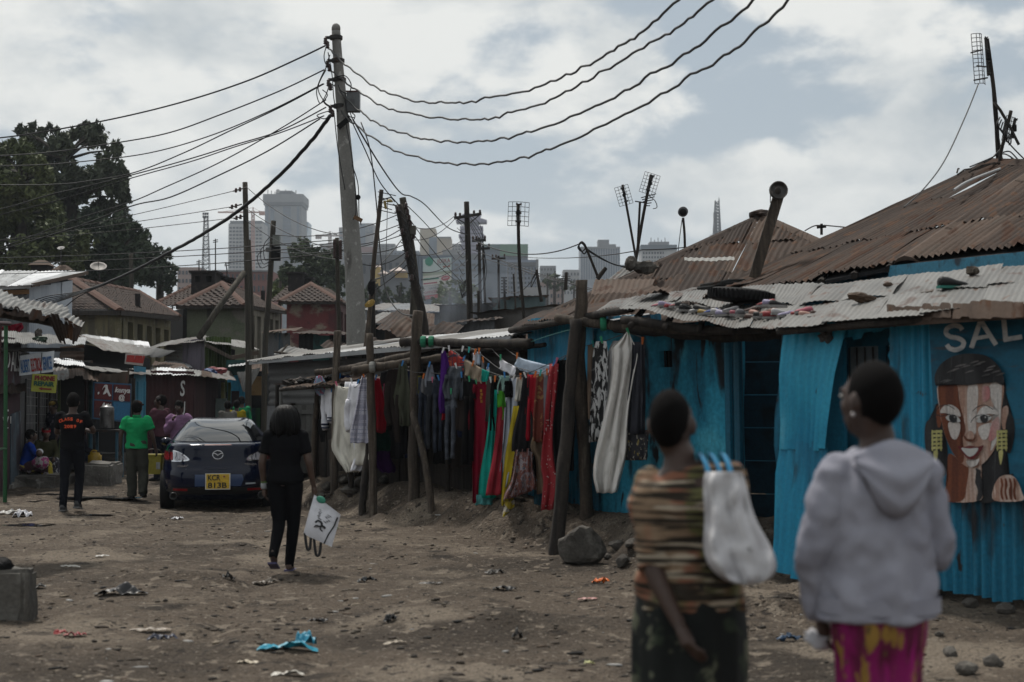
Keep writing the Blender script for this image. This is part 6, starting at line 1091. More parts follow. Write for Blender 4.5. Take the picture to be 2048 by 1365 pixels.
  # cables of the middle distance: (start, end, sag px, depth start, depth end)
MID=[((-600,565),(478,380),22,46,43,'cable from the strutted pole top insulator to the left'),((-600,535),(470,413),14,46,43,'cable from the strutted pole middle insulator to the left'),((-600,500),(479,435),18,46,43,'cable from the strutted pole low insulator to the left'),((-600,510),(675,480),20,48,33,'nearly level cable passing the strutted pole at mid height'),((-600,530),(675,492),16,48,33,'level cable just above the dish and tiled roofs'),((-600,545),(679,506),22,48,33,'low level cable crossing before the dark trees'),((490,372),(674,470),18,43,33,'cable dropping right from the strutted pole top'),((485,412),(680,500),14,43,33,'cable dropping right from the strutted pole middle'),((490,440),(676,520),16,43,33,'cable dropping right from the strutted pole low arm'),((545,470),(800,428),18,41,31,'cable rising from the fuse box pole to the leaning poles'),((545,490),(804,448),16,41,31,'second cable rising from the fuse box pole to the leaning poles'),((548,505),(806,470),14,41,31,'third cable from the fuse box pole to the leaning poles'),((676,485),(800,460),14,33,31,'short cable from thin insulator pole to the leaning poles'),((676,500),(808,490),12,33,31,'short lower cable from thin insulator pole to the leaning poles'),((700,520),(812,505),18,30,31,'slack cable between concrete pole and leaning poles'),((690,610),(826,520),10,40,31,'cable slanting up from the low roofs to the leaning poles'),((748,540),(806,476),4,28,31,'straight stay from the stick pole to the darker leaning pole'),((746,560),(815,516),8,28,31,'stout service cable from the stick pole to the leaning pole'),((812,410),(910,520),-6,31,45,'cable falling right from the leaning pole top'),((820,440),(935,575),8,31,46,'cable falling right from the junction box'),((828,470),(932,572),14,31,46,'second cable falling right from the junction box'),((818,450),(910,432),16,31,46,'cable from the leaning poles up to the crossarm'),((824,480),(912,436),14,31,46,'second cable from the leaning poles up to the crossarm'),((830,510),(920,484),10,31,46,'level cable from leaning poles to the crossarm pole'),((843,560),(936,520),10,31,46,'lower cable rising to the crossarm pole over the billboard'),((845,545),(932,500),14,31,46,'cable passing in front of the billboard print'),((945,480),(1165,486),26,46,34,'thick cable from crossarm pole to the bent stick with coil'),((945,500),(1400,640),8,46,30,'long thin cable falling right behind the grid aerial'),((960,515),(1290,600),6,52,30,'thin cable falling right past the blue grey block'),((938,580),(1034,620),14,46,60,'slack cable low beside the blue grey block'),((998,520),(1170,570),10,64,36,'thin cable from far crossarm pole to the tilted stick'),((1010,580),(1074,545),20,62,36,'drooping cable between short far pole and tilted stick'),((1285,500),(1420,488),3,27,27,'nearly straight cable behind the speaker on its stalk'),((1010,512),(1285,500),10,60,27,'long level cable passing over the ribbed grey tower')]
for(x0,y0),(x1,y1),sg,Y0,Y1,lb in MID:
 cable(lb,[(lerp(x0,x1,t),lerp(y0,y1,t)+sg*4*t*(1-t),1/lerp(1/Y0,1/Y1,t))for t in(0,.2,.4,.6,.8,1)],.016 if 'thick' in lb or 'stout' in lb else .011)
cable('black cable looping down from the concrete pole to the heavy post top',[(722,245,YP),(740,300,26),(752,400,25.5),(760,500,25),(769,570,24.5),(783,605,24),(805,628,23),(835,632,21)],.012);cable('cable dropping from the meter box to the leaning poles',[(702,240,YP),(730,300,27),(760,365,28.5),(797,410,30.8)],.012);cable('long cable from the meter box swinging right over the crossarm pole',[(706,240,YP),(760,330,29),(800,385,33),(822,393,35),(850,410,38),(895,455,43),(935,470,46)],.016)
cable('thin cable from aerial mast down over the big brown roof',[(1957,168,19.3),(1930,235,18.8),(1890,320,18.2),(1850,375,17.6),(1808,415,17)],.009,CABLE_G);cable('cable from the small bracket to the big brown roof',[(1648,451,25),(1690,455,23),(1726,458,21)],.012);cable('short cable left of the small bracket',[(1652,452,25),(1630,452,25.5),(1610,462,26)],.012)
r=thing('roof_bracket','small iron bracket above the patched roof','bracket',P(1645,470,25));part(MB().beam(P(1643,470,25),P(1643,448,25),.04,.04),'stem',IRON,r);part(MB().beam(P(1634,455,25),P(1652,453,25),.04,.05),'arm',IRON,r)
# grid aerials
def grid_aerial(label,base,top,x0,x1,y0,y1,Y,tilt=0.0,nx=6,ny=7,r_=.026,curve=.0,rods=3,yaw=0.0):
 """a stick with a wire-grid reflector and dipoles, standing on a roof"""
 b=P(*base);r=thing('grid_aerial',label,'aerial',b,'television aerials');t=P(*top);mid=lerp(b,t,.5)+Vector((random.uniform(-.03,.03),0,0));part(MB().tube(spline([b-Vector((0,0,.5)),b,mid,t],4),[r_]*13,7),'mast',WOOD_D,r,True)
 c=P((x0+x1)/2,(y0+y1)/2,Y);s=Y/FPX;w,h=(x1-x0)*s,(y1-y0)*s;rot=Matrix.Rotation(tilt,3,'Y')@Matrix.Rotation(yaw,3,'Z');q=lambda u,v,d=0:c+rot@Vector(((u-.5)*w,.06+d+curve*(abs(u-.5)*2)**2,(v-.5)*h))
 gm=flat('grid_wire',(.12,.12,.125));gr=part(MB().tube([q(i/8,0)for i in range(9)],.0055,4),'reflector',gm,r)
 for i in range(nx+1):part(MB().tube([q(i/nx,0),q(i/nx,1)],.0055,4),'wire',gm,gr)
 for j in range(1,ny+1):part(MB().tube([q(k/6,j/ny)for k in range(7)],.0055,4),'wire',gm,gr)
 part(MB().tube([q(.5,.12,-.1),q(.5,.88,-.1)],.02,6),'boom',IRON,r);part(MB().box(q(.5,.5,-.12),(.05,.05,.09)),'feed_box',BLACK,r)
 for j in range(rods):v=lerp(.14,.86,j/max(1,rods-1));part(MB().tube([q(.36,v+.03,-.12),q(.5,v,-.12),q(.64,v+.03,-.12)],.009,5),'dipole',IRON,r);part(MB().tube([q(.36,v-.03,-.12),q(.5,v,-.12),q(.64,v-.03,-.12)],.009,5),'dipole',IRON,r)
 return r
grid_aerial('upright grid aerial on a crooked stick before the green building',(1048,640,23),(1036,410,23),1016,1058,403,451,23,.04,5,5,.028,.05)
grid_aerial('small tilted grid aerial on the left stick of the roof pair',(1276,548,27),(1245,370,27),1234,1262,371,410,27,-.28,4,6,.024)
r=grid_aerial('large tilted grid aerial on the right stick of the roof pair',(1268,550,26.6),(1302,350,26.6),1284,1316,346,388,26.6,.30,5,6,.03)
for k in range(5):part(MB().tube([P(1282+k*2,396+4*k,26.5),P(1312-3*k,388+6*k,26.5)],.010,5),'rod',IRON,r)
wire_on(r,[(1298,392,26.5),(1310,402,26.5),(1314,415,26.5),(1306,418,26.5)],.008);part(MB().tube([P(1270,403,26.7),P(1290,406,26.7)],.012,5),'side_bar',IRON,r);part(MB().tube([P(1280,404,26.7),P(1275,500,26.7)],.022,6),'side_mast',WOOD_D,r)
r=grid_aerial('tall narrow grid aerial on the forked mast at the big roof peak',(1997,322,19.4),(1974,78,19.4),1955,1984,64,166,19.4,-.06,4,12,.028,.06,4,.5)
part(MB().tube(spline([P(1986,168,19.4),P(1990,230,19.4),P(1999,322,19.4)],4),[.022]*6+[.032,.04,.05],7),'branch',WOOD_D,r,True);part(MB().tube([P(1988,205,19.4),P(2000,220,19.3),P(2012,240,19.3),P(2008,275,19.3)],.022,6),'branch',WOOD_D,r,True)
for a,b_ in(((1942,106),(1965,100)),((1948,161),(1975,156)),((1954,132),(1972,134))):part(MB().tube([P(*a,19.1),P(*b_,19.3)],.011,5),'rod',IRON,r)
r2=grid_aerial('lower leaning grid aerial tied to the forked mast',(2000,318,19.2),(2022,222,19.2),2012,2034,232,284,19.2,.22,5,6,.025,0,3,.3);part(MB().tube([P(2016,246,19.1),P(2038,290,19.1)],.02,5),'strut',IRON,r2)
for pts in([(2000,305,19.3),(1985,315,19.2),(1955,328,18.9),(1940,334,18.7)],[(2000,300,19.3),(1982,318,19.2),(1968,326,19)],[(2004,308,19.3),(2014,310,19.2),(2030,320,19)],[(2006,305,19.3),(2020,304,19.2),(2036,320,19)],[(2010,278,19.3),(2030,300,19.1),(2060,330,18.8)]):wire_on(r,pts,.010)
for k in range(8):wire_on(r2,[(2000+3*k,235+5*k,19.1),(1994+4*k,250+5*k,19),(2004+2*k,262+4*k,19.1)],.010)
# speaker on a stalk, drum on a plank, dish, bent stick with coil
b=P(1370,520,27);r=thing('roof_speaker','round grey loudspeaker on a crooked stalk above the patched roof','loudspeaker',b);part(MB().tube(spline([b,P(1369,470,27),P(1366,436,27)],4),.025,7),'stalk',WOOD_D,r,True);part(MB().lathe(P(1366,424,27),[(.02,-.05),(.085,-.05),(.095,-.03),(.095,.03),(.085,.05),(.02,.05)],20,0,Vector((0,-1,.1))),'disc',M('disc_grey',(.10,.10,.11),.6),r,True);part(MB().lathe(P(1366,424,26.94),[(.07,-.01),(.055,.012),(.03,.012),(.02,.02),(.0,.02)],16,0,Vector((0,-1,.1))),'cone',BLACK,r,True);wire_on(r,[(1364,440,27),(1360,470,27),(1356,505,27)],.008)
b=P(1508,552,18.6);r=thing('drum_on_plank','round metal lid nailed to the top of a leaning plank','plank',b);part(MB().beam(P(1508,556,18.6),P(1557,392,18.6),.14,.045,Vector((0,1,0))),'plank',WOOD,r);part(MB().lathe(P(1556,382,18.5),[(.0,-.02),(.115,-.02),(.12,0),(.12,.05),(.105,.05),(.10,.01),(.0,.01)],24,0,Vector((.1,-1,.1))),'lid',M('lid_metal',(.10,.095,.09),.5,[((.22,.19,.17),8,.52,.66)],metal=.4),r,True);part(MB().blob(P(1556,382,18.4),(.04,.02,.05)),'knob',WOOD_D,r);wire_on(r,[(1541,388,18.5),(1541,405,18.5),(1546,418,18.5)],.006)
c=P(197,534,55);r=thing('satellite_dish','pale satellite dish before the dark trees at the left','satellite dish',P(200,562,55));n=Vector((.15,-.55,.80)).normalized();part(MB().lathe(c,[(.02,-.07),(.15,-.06),(.26,-.02),(.32,.03),(.31,.04),(.25,-.005),(.14,-.04),(.02,-.05)],20,0,n),'dish',flat('dish_pale',(.36,.33,.31)),r,True);part(MB().tube([c-n*.05,P(200,562,55)],.03,6),'stem',IRON,r);part(MB().tube([c+n*.0,c+n*.28],.012,5),'feed_arm',IRON,r)
c=P(122,497,60);r=thing('satellite_dish','tiny grey dish far off against the tree foot','satellite dish',P(122,520,60));part(MB().lathe(c,[(.01,-.03),(.12,-.01),(.16,.02),(.12,0),(.01,-.02)],14,0,Vector((0,-.5,.85))),'dish',flat('dish_grey',(.25,.25,.25)),r,True);part(MB().tube([c,P(122,530,60)],.03,6),'stem',IRON,r)
r=pole_thing('bent_stick','bent stick with a coil of black cable at its top','stick',False,[(1208,585,26),(1190,540,26),(1172,496,26),(1164,486,26)],.026,.022,WOOD_D);wire_on(r,[(1160,488,26),(1156,496,26),(1164,503,26),(1172,494,26),(1164,484,26),(1158,492,26),(1168,508,26),(1175,498,26)],.014);wire_on(r,[(1172,497,26),(1200,515,26),(1230,530,26),(1262,535,26)],.012);wire_on(r,[(1176,502,26),(1210,522,26),(1258,538,26)],.010)
for x0,y0,x1,y1,Y,lb in((1073,540,1083,604,36,'tilted black stick with drooping wire by the blue grey block'),(1133,545,1131,580,34,'short stick with cross rods left of the ribbed tower'),(1212,536,1195,558,26,'thin dark batten tilted over the low roof'),(1040,590,1042,600,40,'tiny stub stick on the far flat roof')):
 r=pole_thing('roof_stick',lb,'stick',False,[(x1,y1,Y),((x0+x1)/2,(y0+y1)/2,Y),(x0,y0,Y)],.045,.035,WOOD_D)
 if 'cross rods' in lb:[part(MB().tube([P(1122,553+4*k,Y),P(1141,553+4*k,Y)],.01,5),'rod',CABLE_G,r)for k in range(3)]
 if 'drooping' in lb:wire_on(r,[(1073,543,36),(1064,560,36),(1062,575,36),(1070,560,36),(1075,550,36)],.012)
for x,y0,y1,Y,lb in((431,478,552,65,'thin aerial rod on the wide black chimney'),(398,520,550,65,'short aerial rod with a star tip on the chimney'),(454,525,558,66,'leaning aerial rod behind the wide chimney'),(345,610,640,58,'thin bent pipe with white knob before the mossy house')):r=pole_thing('aerial_rod',lb,'aerial',False,[(x,y1,Y),(x,(y0+y1)/2,Y),(x-(3 if 'lean' in lb else 0),y0,Y)],.03,.025,IRON);[part(MB().tube([P(x-5,y0+4+3*k,Y),P(x+5,y0+2+4*k,Y)],.02,5),'rod',IRON,r)for k in range(2)]
# ------------------------------------------------------------------ the city on the skyline
def cm(n,c,rough=.8):return M('city_'+n,c,rough,[(tuple(x*.8 for x in c),.03,.45,.65)],fine=.05,fscale=.4,bump=0)
WIN=M('city_window',(.045,.06,.085),.25,fine=0,bump=0,spec=.5);WIN2=M('city_window_dark',(.03,.035,.045),.4,fine=0,bump=0)
def tower(label,x0,x1,yt,Y,wall,depth=None,yb=640,floors=0,bays=0,wmat=None,style='grid',x2=None,side=None,name='office_tower',cat='building',wh=.55,ww=.62,margin=.05):
 """front from x0 to x1 (photo pixels) at distance Y; x2 gives a right-hand side receding to x2"""
 s=Y/FPX;a=P(x0,yt,Y);b=P(x1,yt,Y);zb=-1.0;zt=a.z;w=b.x-a.x;dp=depth or w;r=thing(name,label,cat,Vector(((a.x+b.x)/2,Y,4)))
 part(MB().hexa([Vector((a.x,Y,zb)),Vector((b.x,Y,zb)),Vector((b.x,Y+dp,zb)),Vector((a.x,Y+dp,zb)),Vector((a.x,Y,zt)),Vector((b.x,Y,zt)),Vector((b.x,Y+dp,zt)),Vector((a.x,Y+dp,zt))]),'body',wall,r)
 zlow=P(x0,yb,Y).z;H=zt-zlow;wm=wmat or WIN
 if style=='grid' and floors:
  fh=H*(1-margin)/floors;bw=w*.96/max(1,bays);me=None
  for j in range(floors):
   for i in range(bays):
    c=Vector((a.x+w*.02+(i+.5)*bw,Y-.15,zt-H*margin-(j+.5)*fh));loc=c-base_of(r)
    if me is None:mb=MB().box((0,0,0),(bw*ww,.4,fh*wh));me=mesh_from('window',mb.v,mb.f)
    link('window',me,wm,r,loc=loc)
 if style=='bands':
  fh=H*(1-margin)/floors;mb=MB().box((0,0,0),(w*.94,.4,fh*wh));me=mesh_from('window_band',mb.v,mb.f)
  for j in range(floors):link('window_band',me,wm,r,loc=Vector(((a.x+b.x)/2,Y-.1,zt-H*margin-(j+.5)*fh))-base_of(r))
 if style=='fins':
  mb=MB().box((0,0,0),(w/bays*ww,.5,H*.94));me=mesh_from('window_strip',mb.v,mb.f)
  for i in range(bays):link('window_strip',me,wm,r,loc=Vector((a.x+(i+.5)*w/bays,Y-.1,zt-H*.52))-base_of(r))
 return r,s
def blk(root,x0,x1,yt,yb,Y,mat,name='block',d=8,off=-.3):a,b=P(x0,yb,Y),P(x1,yt,Y);part(MB().box(((a.x+b.x)/2,Y+d/2+off,(a.z+b.z)/2),(b.x-a.x,d,b.z-a.z)),name,mat,root)
G1=cm('pale',(.25,.25,.255));G2=cm('grey',(.17,.175,.185));G3=cm('blue_grey',(.14,.17,.215));G4=cm('dark_grey',(.10,.105,.115));G5=cm('cream',(.34,.29,.22));G6=cm('green',(.11,.20,.14));G7=cm('pink',(.28,.21,.19));G8=cm('white',(.36,.36,.365));G9=cm('brick',(.16,.065,.055));GY=cm('yellow',(.42,.30,.09))
r,s=tower('white gridded office block left of the tallest tower',457,526,447,1000,G8,20,560,15,10,WIN2,wh=.52,ww=.74);blk(r,460,524,442,448,1000,G4,'roof_box',12)
# the tallest tower: chamfered, with a cap and crown
Y=1050;r=thing('office_tower','tallest tower on the skyline, grey with a wide cap and a small crown','building',P(565,700,Y));s=Y/FPX;cx=P(565,600,Y).x
def octo(root,hw,z0,z1,mat,name,hd=None,ch=.05):c=Vector((cx,Y+14,0));hd=hd or hw;q=[(-hw+ch*hw,-hd),(hw-ch*hw,-hd),(hw,-hd+ch*hd),(hw,hd-ch*hd),(hw-ch*hw,hd),(-hw+ch*hw,hd),(-hw,hd-ch*hd),(-hw,-hd+ch*hd)];return part(MB().loft([[c+Vector((x,y,z))for x,y in q]for z in(z0,z1)]),name,mat,root)
z=lambda py:P(565,py,Y).z
octo(r,37*s,-1,z(413),cm('tower_grey',(.165,.17,.18)),'body',14);octo(r,40.5*s,z(405),z(389),G2,'cap',15.5);octo(r,39*s,z(411),z(404),G4,'neck',15);octo(r,18.5*s,z(388),z(381),G4,'crown',8,.3);octo(r,15*s,z(381),z(379),G2,'crown_rim',7)
for x0,x1 in((566,582),(530,537),(541,549),(594,599)):a,b=P(x0,413,Y-.3),P(x1,413,Y-.3);part(MB().box(((a.x+b.x)/2,Y-.2,(z(413)+20)/2),(b.x-a.x,.8,z(413)-20)),'window_strip',cm('strip_glass',(.10,.125,.16),.4),r)
for k in range(26):
 zz=lerp(z(416),z(600),k/25);a,b=P(566,413,Y-.8),P(582,413,Y-.8);part(MB().box(((a.x+b.x)/2,Y-.75,zz),(b.x-a.x,.3,.35)),'spandrel',G4,r)
for k in range(9):x=536+7*k;part(MB().tube([P(x,388,Y+4),P(x,380+(k*7)%5,Y+4)],.35,5),'mast',G4,r)
part(MB().lathe(P(556,383,Y),[(.2,-.1),(1.5,0),(1.5,.4),(.2,.5)],12,0,Vector((0,-1,0))),'dish',G8,r)
Y=1100;r,s=tower('blue glass tower with a wavy edge beside the tallest tower',598,614,444,Y,cm('glass_blue',(.16,.23,.30),.3),25,560,24,1,G3,'bands',wh=.3);a=P(614,444,Y)
part(MB().loft([[Vector((a.x-.5,Y,P(600,py,Y).z)),Vector((P(xe,py,Y).x,Y+2,P(600,py,Y).z)),Vector((P(xe,py,Y).x,Y+20,P(600,py,Y).z)),Vector((a.x-.5,Y+22,P(600,py,Y).z))]for py,xe in((640,618),(545,612),(510,617),(495,617),(475,611),(460,615),(444,616))]),'curved_edge',cm('glass_blue',(.16,.23,.30),.3),r,False)
r,s=tower('long low brick building behind the mossy house chimney',425,542,541,300,G9,15,590,2,13,WIN2,wh=.5,ww=.34);blk(r,425,542,541,544,300,G2,'parapet',15,-.5)
tower('pale tower edge showing left of the concrete pole',678,692,455,1000,G1,25,600,16,2,cm('strip_glass',(.10,.125,.16)),wh=.7,ww=.7);r,s=tower('bank tower with dark emblem panel right of the concrete pole',693,747,447,1050,G1,25,560,1,1,WIN,'none');blk(r,720,731,449,490,1049,cm('strip_glass',(.10,.125,.16)),'glass_strip',2);blk(r,732,746,455,466,1049,G3,'emblem_panel',1);blk(r,716,746,494,505,1045,G9,'red_band',3)
text('I&M',P(733,464,1048),(1,0,0),(0,0,1),4.2,G1,r,width=4.6)
r,s=tower('cream stepped tower left of the billboard tops',840,871,457,900,G5,18,600,1,1,style='none');blk(r,858,876,475,600,897,G3,'blue_face',6);r,s=tower('square cream block beside the cream stepped tower',874,902,475,880,cm('cream_dark',(.38,.32,.24)),18,600,1,1,style='none');blk(r,874,902,474,476,879.6,G2,'parapet',4)
# unfinished tower with ragged slabs
Y=850;r=thing('unfinished_tower','lilac grey unfinished tower with jagged stacked slabs behind the crossarm pole','building',P(943,620,Y));lil=cm('lilac',(.21,.20,.27))
for k in range(18):
 py=595-k*8.2;w=18.5+(2.5 if k%3==0 else 0)+(k>13)*3+(k>9)*1.5;a,b=P(943-w,py,Y),P(943+w,py,Y);part(MB().box(((a.x+b.x)/2,Y+5,a.z),(b.x-a.x,11+(k%2),1.7)),'slab',lil,r)
part(MB().box(P(943,520,Y+5.5),(9.0,8,44)),'core',cm('lilac_dark',(.13,.125,.175)),r);part(MB().loft([[P(943+x,y,Y+5)+Vector((0,d,0))for d,x in((-6,-k),(-6,k),(6,k),(6,-k))]for y,k in((447,30),(443,31),(440,22))]),'roof_slab',lil,r);part(MB().loft([[P(943+x,y,Y+5)+Vector((0,d,0))for d,x in((-4,-k),(-4,k),(4,k),(4,-k))]for y,k in((440,17),(431,19),(429,12))]),'roof_slab',lil,r)
for k in range(7):a=P(922+7*k,448+(k*5)%7,Y-2);part(MB().tube([a,a+Vector((0,0,3.5))],.2,4),'scaffold_post',G4,r)
r,s=tower('blue ribbed office slab behind the billboard and poles',802,968,520,620,G3,20,620,9,14,G4,wh=.5,ww=.7);blk(r,866,968,510,520,622,G2,'roof_level',10);blk(r,885,915,500,511,624,G1,'plant_room',8)
r,s=tower('teal and green topped block behind the far poles',966,1056,490,640,G3,20,600,8,7,cm('strip_glass',(.10,.125,.16)),wh=.5,ww=.8);blk(r,1000,1056,489,512,639,G6,'green_top',8,-.6);blk(r,966,1004,489,500,639.5,cm('teal',(.10,.15,.15)),'teal_top',8,-.4)
r,s=tower('blue grey office block with a recessed top floor right of the far poles',1012,1076,520,560,cm('steel_blue',(.17,.20,.26)),22,590,7,9,WIN,wh=.5,ww=.6);blk(r,1016,1072,525,533,559.6,G4,'recess_shade',2,-.2);blk(r,1072,1077,519,590,559.5,G2,'end_pier',6,-.3)  # dark slab on the front paints the shade of the recessed floor
for k in range(4):blk(r,1014+16*k,1017+16*k,535,590,559.2,G2,'pier',1)
r,s=tower('grey ribbed office tower with a flat penthouse',1161,1240,495,900,cm('ribbed',(.23,.25,.29)),25,560,1,16,cm('strip_glass',(.10,.125,.16)),'fins',ww=.5);blk(r,1196,1218,480,496,901,G2,'penthouse',10);blk(r,1218,1232,489,496,901,G2,'plant_room',8);blk(r,1161,1240,494,498,899.6,G2,'parapet',2)
r,s=tower('white hotel block with a dark roof band beyond the patched roof',1283,1354,500,800,G8,20,545,5,12,WIN2,wh=.5,ww=.6);blk(r,1282,1354,490,500,798.5,cm('slate',(.08,.105,.13)),'roof_band',22);blk(r,1299,1338,484,490,802,G2,'plant_room',10);blk(r,1328,1354,501,545,799.4,G8,'blank_bay',1)
for k in range(5):part(MB().tube([P(1302+7*k,484,802),P(1302+7*k,476+(k%2)*4,802)],.25,4),'mast',G4,r)
# low, far blocks
for k,(x0,x1,yt,Yd,m,lb,fl,by)in enumerate(((355,400,535,420,G7,'low pinkish flats at the edge of the dark tree',3,6),(392,428,545,330,cm('mauve',(.17,.13,.13)),'low mauve roofline beside the brick building',2,4),(688,745,528,520,G2,'grey apartment rows right of the concrete pole',7,6),(700,735,545,480,G8,'white striped flats beneath the bank tower',6,3),(720,830,510,460,G4,'long dark warehouse behind the yellow house',1,8),(1078,1128,565,420,G7,'pink low flats right of the blue grey block',3,7),(1096,1118,556,430,G1,'pale low house beside the pink flats',2,3),(1040,1100,575,380,G1,'pale low wall under the blue grey block',1,5),(1236,1262,548,500,G2,'small grey house under the ribbed tower',1,3),(620,680,505,700,G2,'grey block behind the round tree',5,6),(752,790,488,950,G2,'slim grey tower far behind the stick pole',10,4),(786,838,502,880,G3,'blue grey slab tower behind the leaning poles',8,6),(903,928,488,930,G1,'pale block left of the unfinished tower',9,4),(640,672,488,980,G1,'pale block between crane and concrete pole',9,5),(1080,1112,532,760,G2,'hazy grey block beyond the pink flats',5,5),(1126,1160,540,820,G1,'pale low block left of the ribbed tower',4,5),(1240,1282,530,900,G3,'blue grey block between ribbed tower and hotel',4,6))):tower(lb,x0,x1,yt,Yd,m,15,yt+52,fl,by,WIN2,name='far_building',wh=.45,ww=.5)
r,s=tower('yellow house with white parasol roofs behind conifers',738,826,540,420,cm('slate_wall',(.12,.13,.15)),12,600,1,1,style='none',name='yellow_house');blk(r,748,760,535,572,419,GY,'yellow_tower',4);blk(r,790,815,546,556,419,GY,'yellow_gable',4)
for x,y,w in((797,534,17),(768,542,12),(757,530,8)):q=P(x,y,417);k=w/FPX*417;part(MB().loft([[q+Vector((a*k,b*k,-.9*k*.62))for a,b in((-1,-1),(1,-1),(1,1),(-1,1))],[q+Vector((a*.04,b*.04,0))for a,b in((-1,-1),(1,-1),(1,1),(-1,1))]]),'parasol_roof',cm('parasol',(.55,.46,.42)),r)
# billboard
Y=300;r=thing('billboard','tall office-to-let billboard of stacked printed panels','billboard',P(872,640,Y));c4=[P(846,600,Y),P(903,592,Y),P(903,515,Y),P(846,519,Y)];blk(r,834,905,512,640,Y+.5,G3,'frame_wall',2)
def pan(v0,v1,mat):board(r,'panel',[on(c4,.0,v0,.1),on(c4,1,v0,.1),on(c4,1,v1,.1),on(c4,0,v1,.1)],mat,.1)
pan(.66,1,cm('bill_mint',(.42,.50,.50)));pan(.58,.65,cm('bill_olive',(.26,.30,.24)));pan(.34,.58,cm('bill_cream',(.48,.48,.44)));pan(.10,.33,G8);pan(.0,.09,cm('bill_red',(.33,.09,.10)))
INKR=cm('ink_red',(.26,.03,.05));INKN=cm('ink_navy',(.05,.06,.09));INKT=cm('ink_green',(.05,.22,.16))
def bt(b_,u0,u1,v0,v1,m):a=on(c4,u0,v0,.16);e=on(c4,u1,v0,.16);text(b_,a,e-a,(0,0,1),(on(c4,u0,v1)-on(c4,u0,v0)).length*1.38,m,r,width=(e-a).length,ext=.02)
bt('JOSKA',.50,.96,.87,.98,INKR);bt('FOR TO PLOTS',.52,.96,.815,.85,INKN);bt('NACICO PLAZA',.22,.88,.235,.28,INKN);bt('OFFICES TO LET',.06,.97,.135,.195,INKR);bt('CALL NOW 0722708140',.03,.62,.02,.065,G8)if False else bt('CALL NOW',.03,.42,.02,.065,G8)
mb=MB();mb.add([on(c4,u,v,.17)for u,v in((.02,.47),(.56,.47),(.56,.52),(.02,.52))],[(0,1,2,3)]);part(mb,'green_bar',INKT,r);mb=MB();mb.add([on(c4,u,v,.17)for u,v in((.02,.37),(.50,.37),(.50,.405),(.02,.405))],[(0,1,2,3)]);part(mb,'red_bar',INKR,r);mb=MB();n=28;cst=[on(c4,.79+(.17 if k%2 else .145)*math.cos(2*math.pi*k/n),.475+(.075 if k%2 else .06)*math.sin(2*math.pi*k/n),.17)for k in range(n)];mb.add(cst,[tuple(range(n))]);part(mb,'burst',cm('burst_red',(.30,.07,.09)),r);mb=MB();mb.add([on(c4,u,v,.18)for u,v in((.70,.463),(.88,.475),(.88,.492),(.70,.48))],[(0,1,2,3)]);part(mb,'burst_line',G8,r);mb=MB();mb.add([on(c4,u,v,.17)for u,v in((.70,.79),(.96,.79),(.96,.75),(.70,.75))],[(0,3,2,1)]);part(mb,'red_bar',cm('bill_brick',(.28,.12,.10)),r);part(MB().blob(on(c4,.23,.93,.15),(.9,.1,.9),jit=.3),'tree_logo',INKT,r)
for x in(834,840):part(MB().tube([P(x,512,Y),P(x,640,Y)],.25,6),'post',G3,r)
# lattice structures
def lattice(label,x,y0,y1,w0,w1,Y,name='lattice_mast',cat='mast',rad=.12,n=12,mat=None):
 r=thing(name,label,cat,P(x,y1,Y));s=Y/FPX;m=mat or G4;top,bot=P(x,y0,Y),P(x,y1,Y);cor=lambda t,i:lerp(bot,top,t)+Vector(((-1,1,1,-1)[i]*lerp(w1,w0,t)*s/2,(-1,-1,1,1)[i]*lerp(w1,w0,t)*s/2,0))
 for i in range(4):part(MB().tube([cor(0,i),cor(1,i)],rad,4),'upright',m,r)
 for k in range(n):
  for i in range(4):part(MB().tube([cor(k/n,i),cor((k+1)/n,(i+1)%4)],rad*.7,4),'brace',m,r)
  if k:part(MB().loft([[cor(k/n,i)+Vector((0,0,h))for i in range(4)]for h in(-rad*.6,rad*.6)],False),'ring',m,r)
 return r
r=lattice('floodlight mast with lamps at its head left of the white block',412,434,560,7,15,260,'floodlight_mast','mast',.07,16)
for k in range(6):part(MB().box(P(407+4.2*(k%3),428+6*(k//3),259),(.3,.25,.42)),'lamp',G4,r)
r=lattice('dark stepped lattice broadcasting tower above the patched roof',1434,402,500,7,17,950,'broadcast_tower','mast',.42,16,cm('mast_dark',(.06,.062,.07)));part(MB().loft([[P(1438,y,950)+Vector((a*k,b*k,0))for a,b in((-1,-1),(1,-1),(1,1),(-1,1))]for y,k in((470,.45),(402,.4),(395,.1))]),'spire_core',cm('mast_dark',(.06,.062,.07)),r);blk(r,1424,1446,470,815,950,G1,'base_building',10);blk(r,1428,1434,425,470,949,cm('mast_dark',(.06,.062,.07)),'antenna_stack',3)
def crane(label,x,y0,y1,jx0,jx1,jy,Y,mat):
 r=lattice(label,x,y0,y1,5,5,Y,'tower_crane','crane',.28,16,mat);part(MB().beam(P(jx0,jy,Y),P(jx1,jy,Y),.7,.9),'jib',mat,r);part(MB().tube([P(x,y0-6,Y),P(jx0,jy,Y)],.15,4),'stay',mat,r);part(MB().tube([P(x,y0-6,Y),P(jx1,jy,Y)],.15,4),'stay',mat,r);part(MB().box(P(jx1,jy+2,Y),(3.5,2,2.4)),'counterweight',mat,r);part(MB().tube([P(x,y0,Y),P(x,y0-7,Y)],.4,4),'apex',mat,r)
crane('pale orange tower crane before the white gridded block',506,422,560,436,524,425,900,cm('crane_orange',(.36,.20,.16)));crane('smaller grey tower crane left of the concrete pole',660,470,560,690,637,472,850,cm('crane_grey',(.24,.19,.18)))
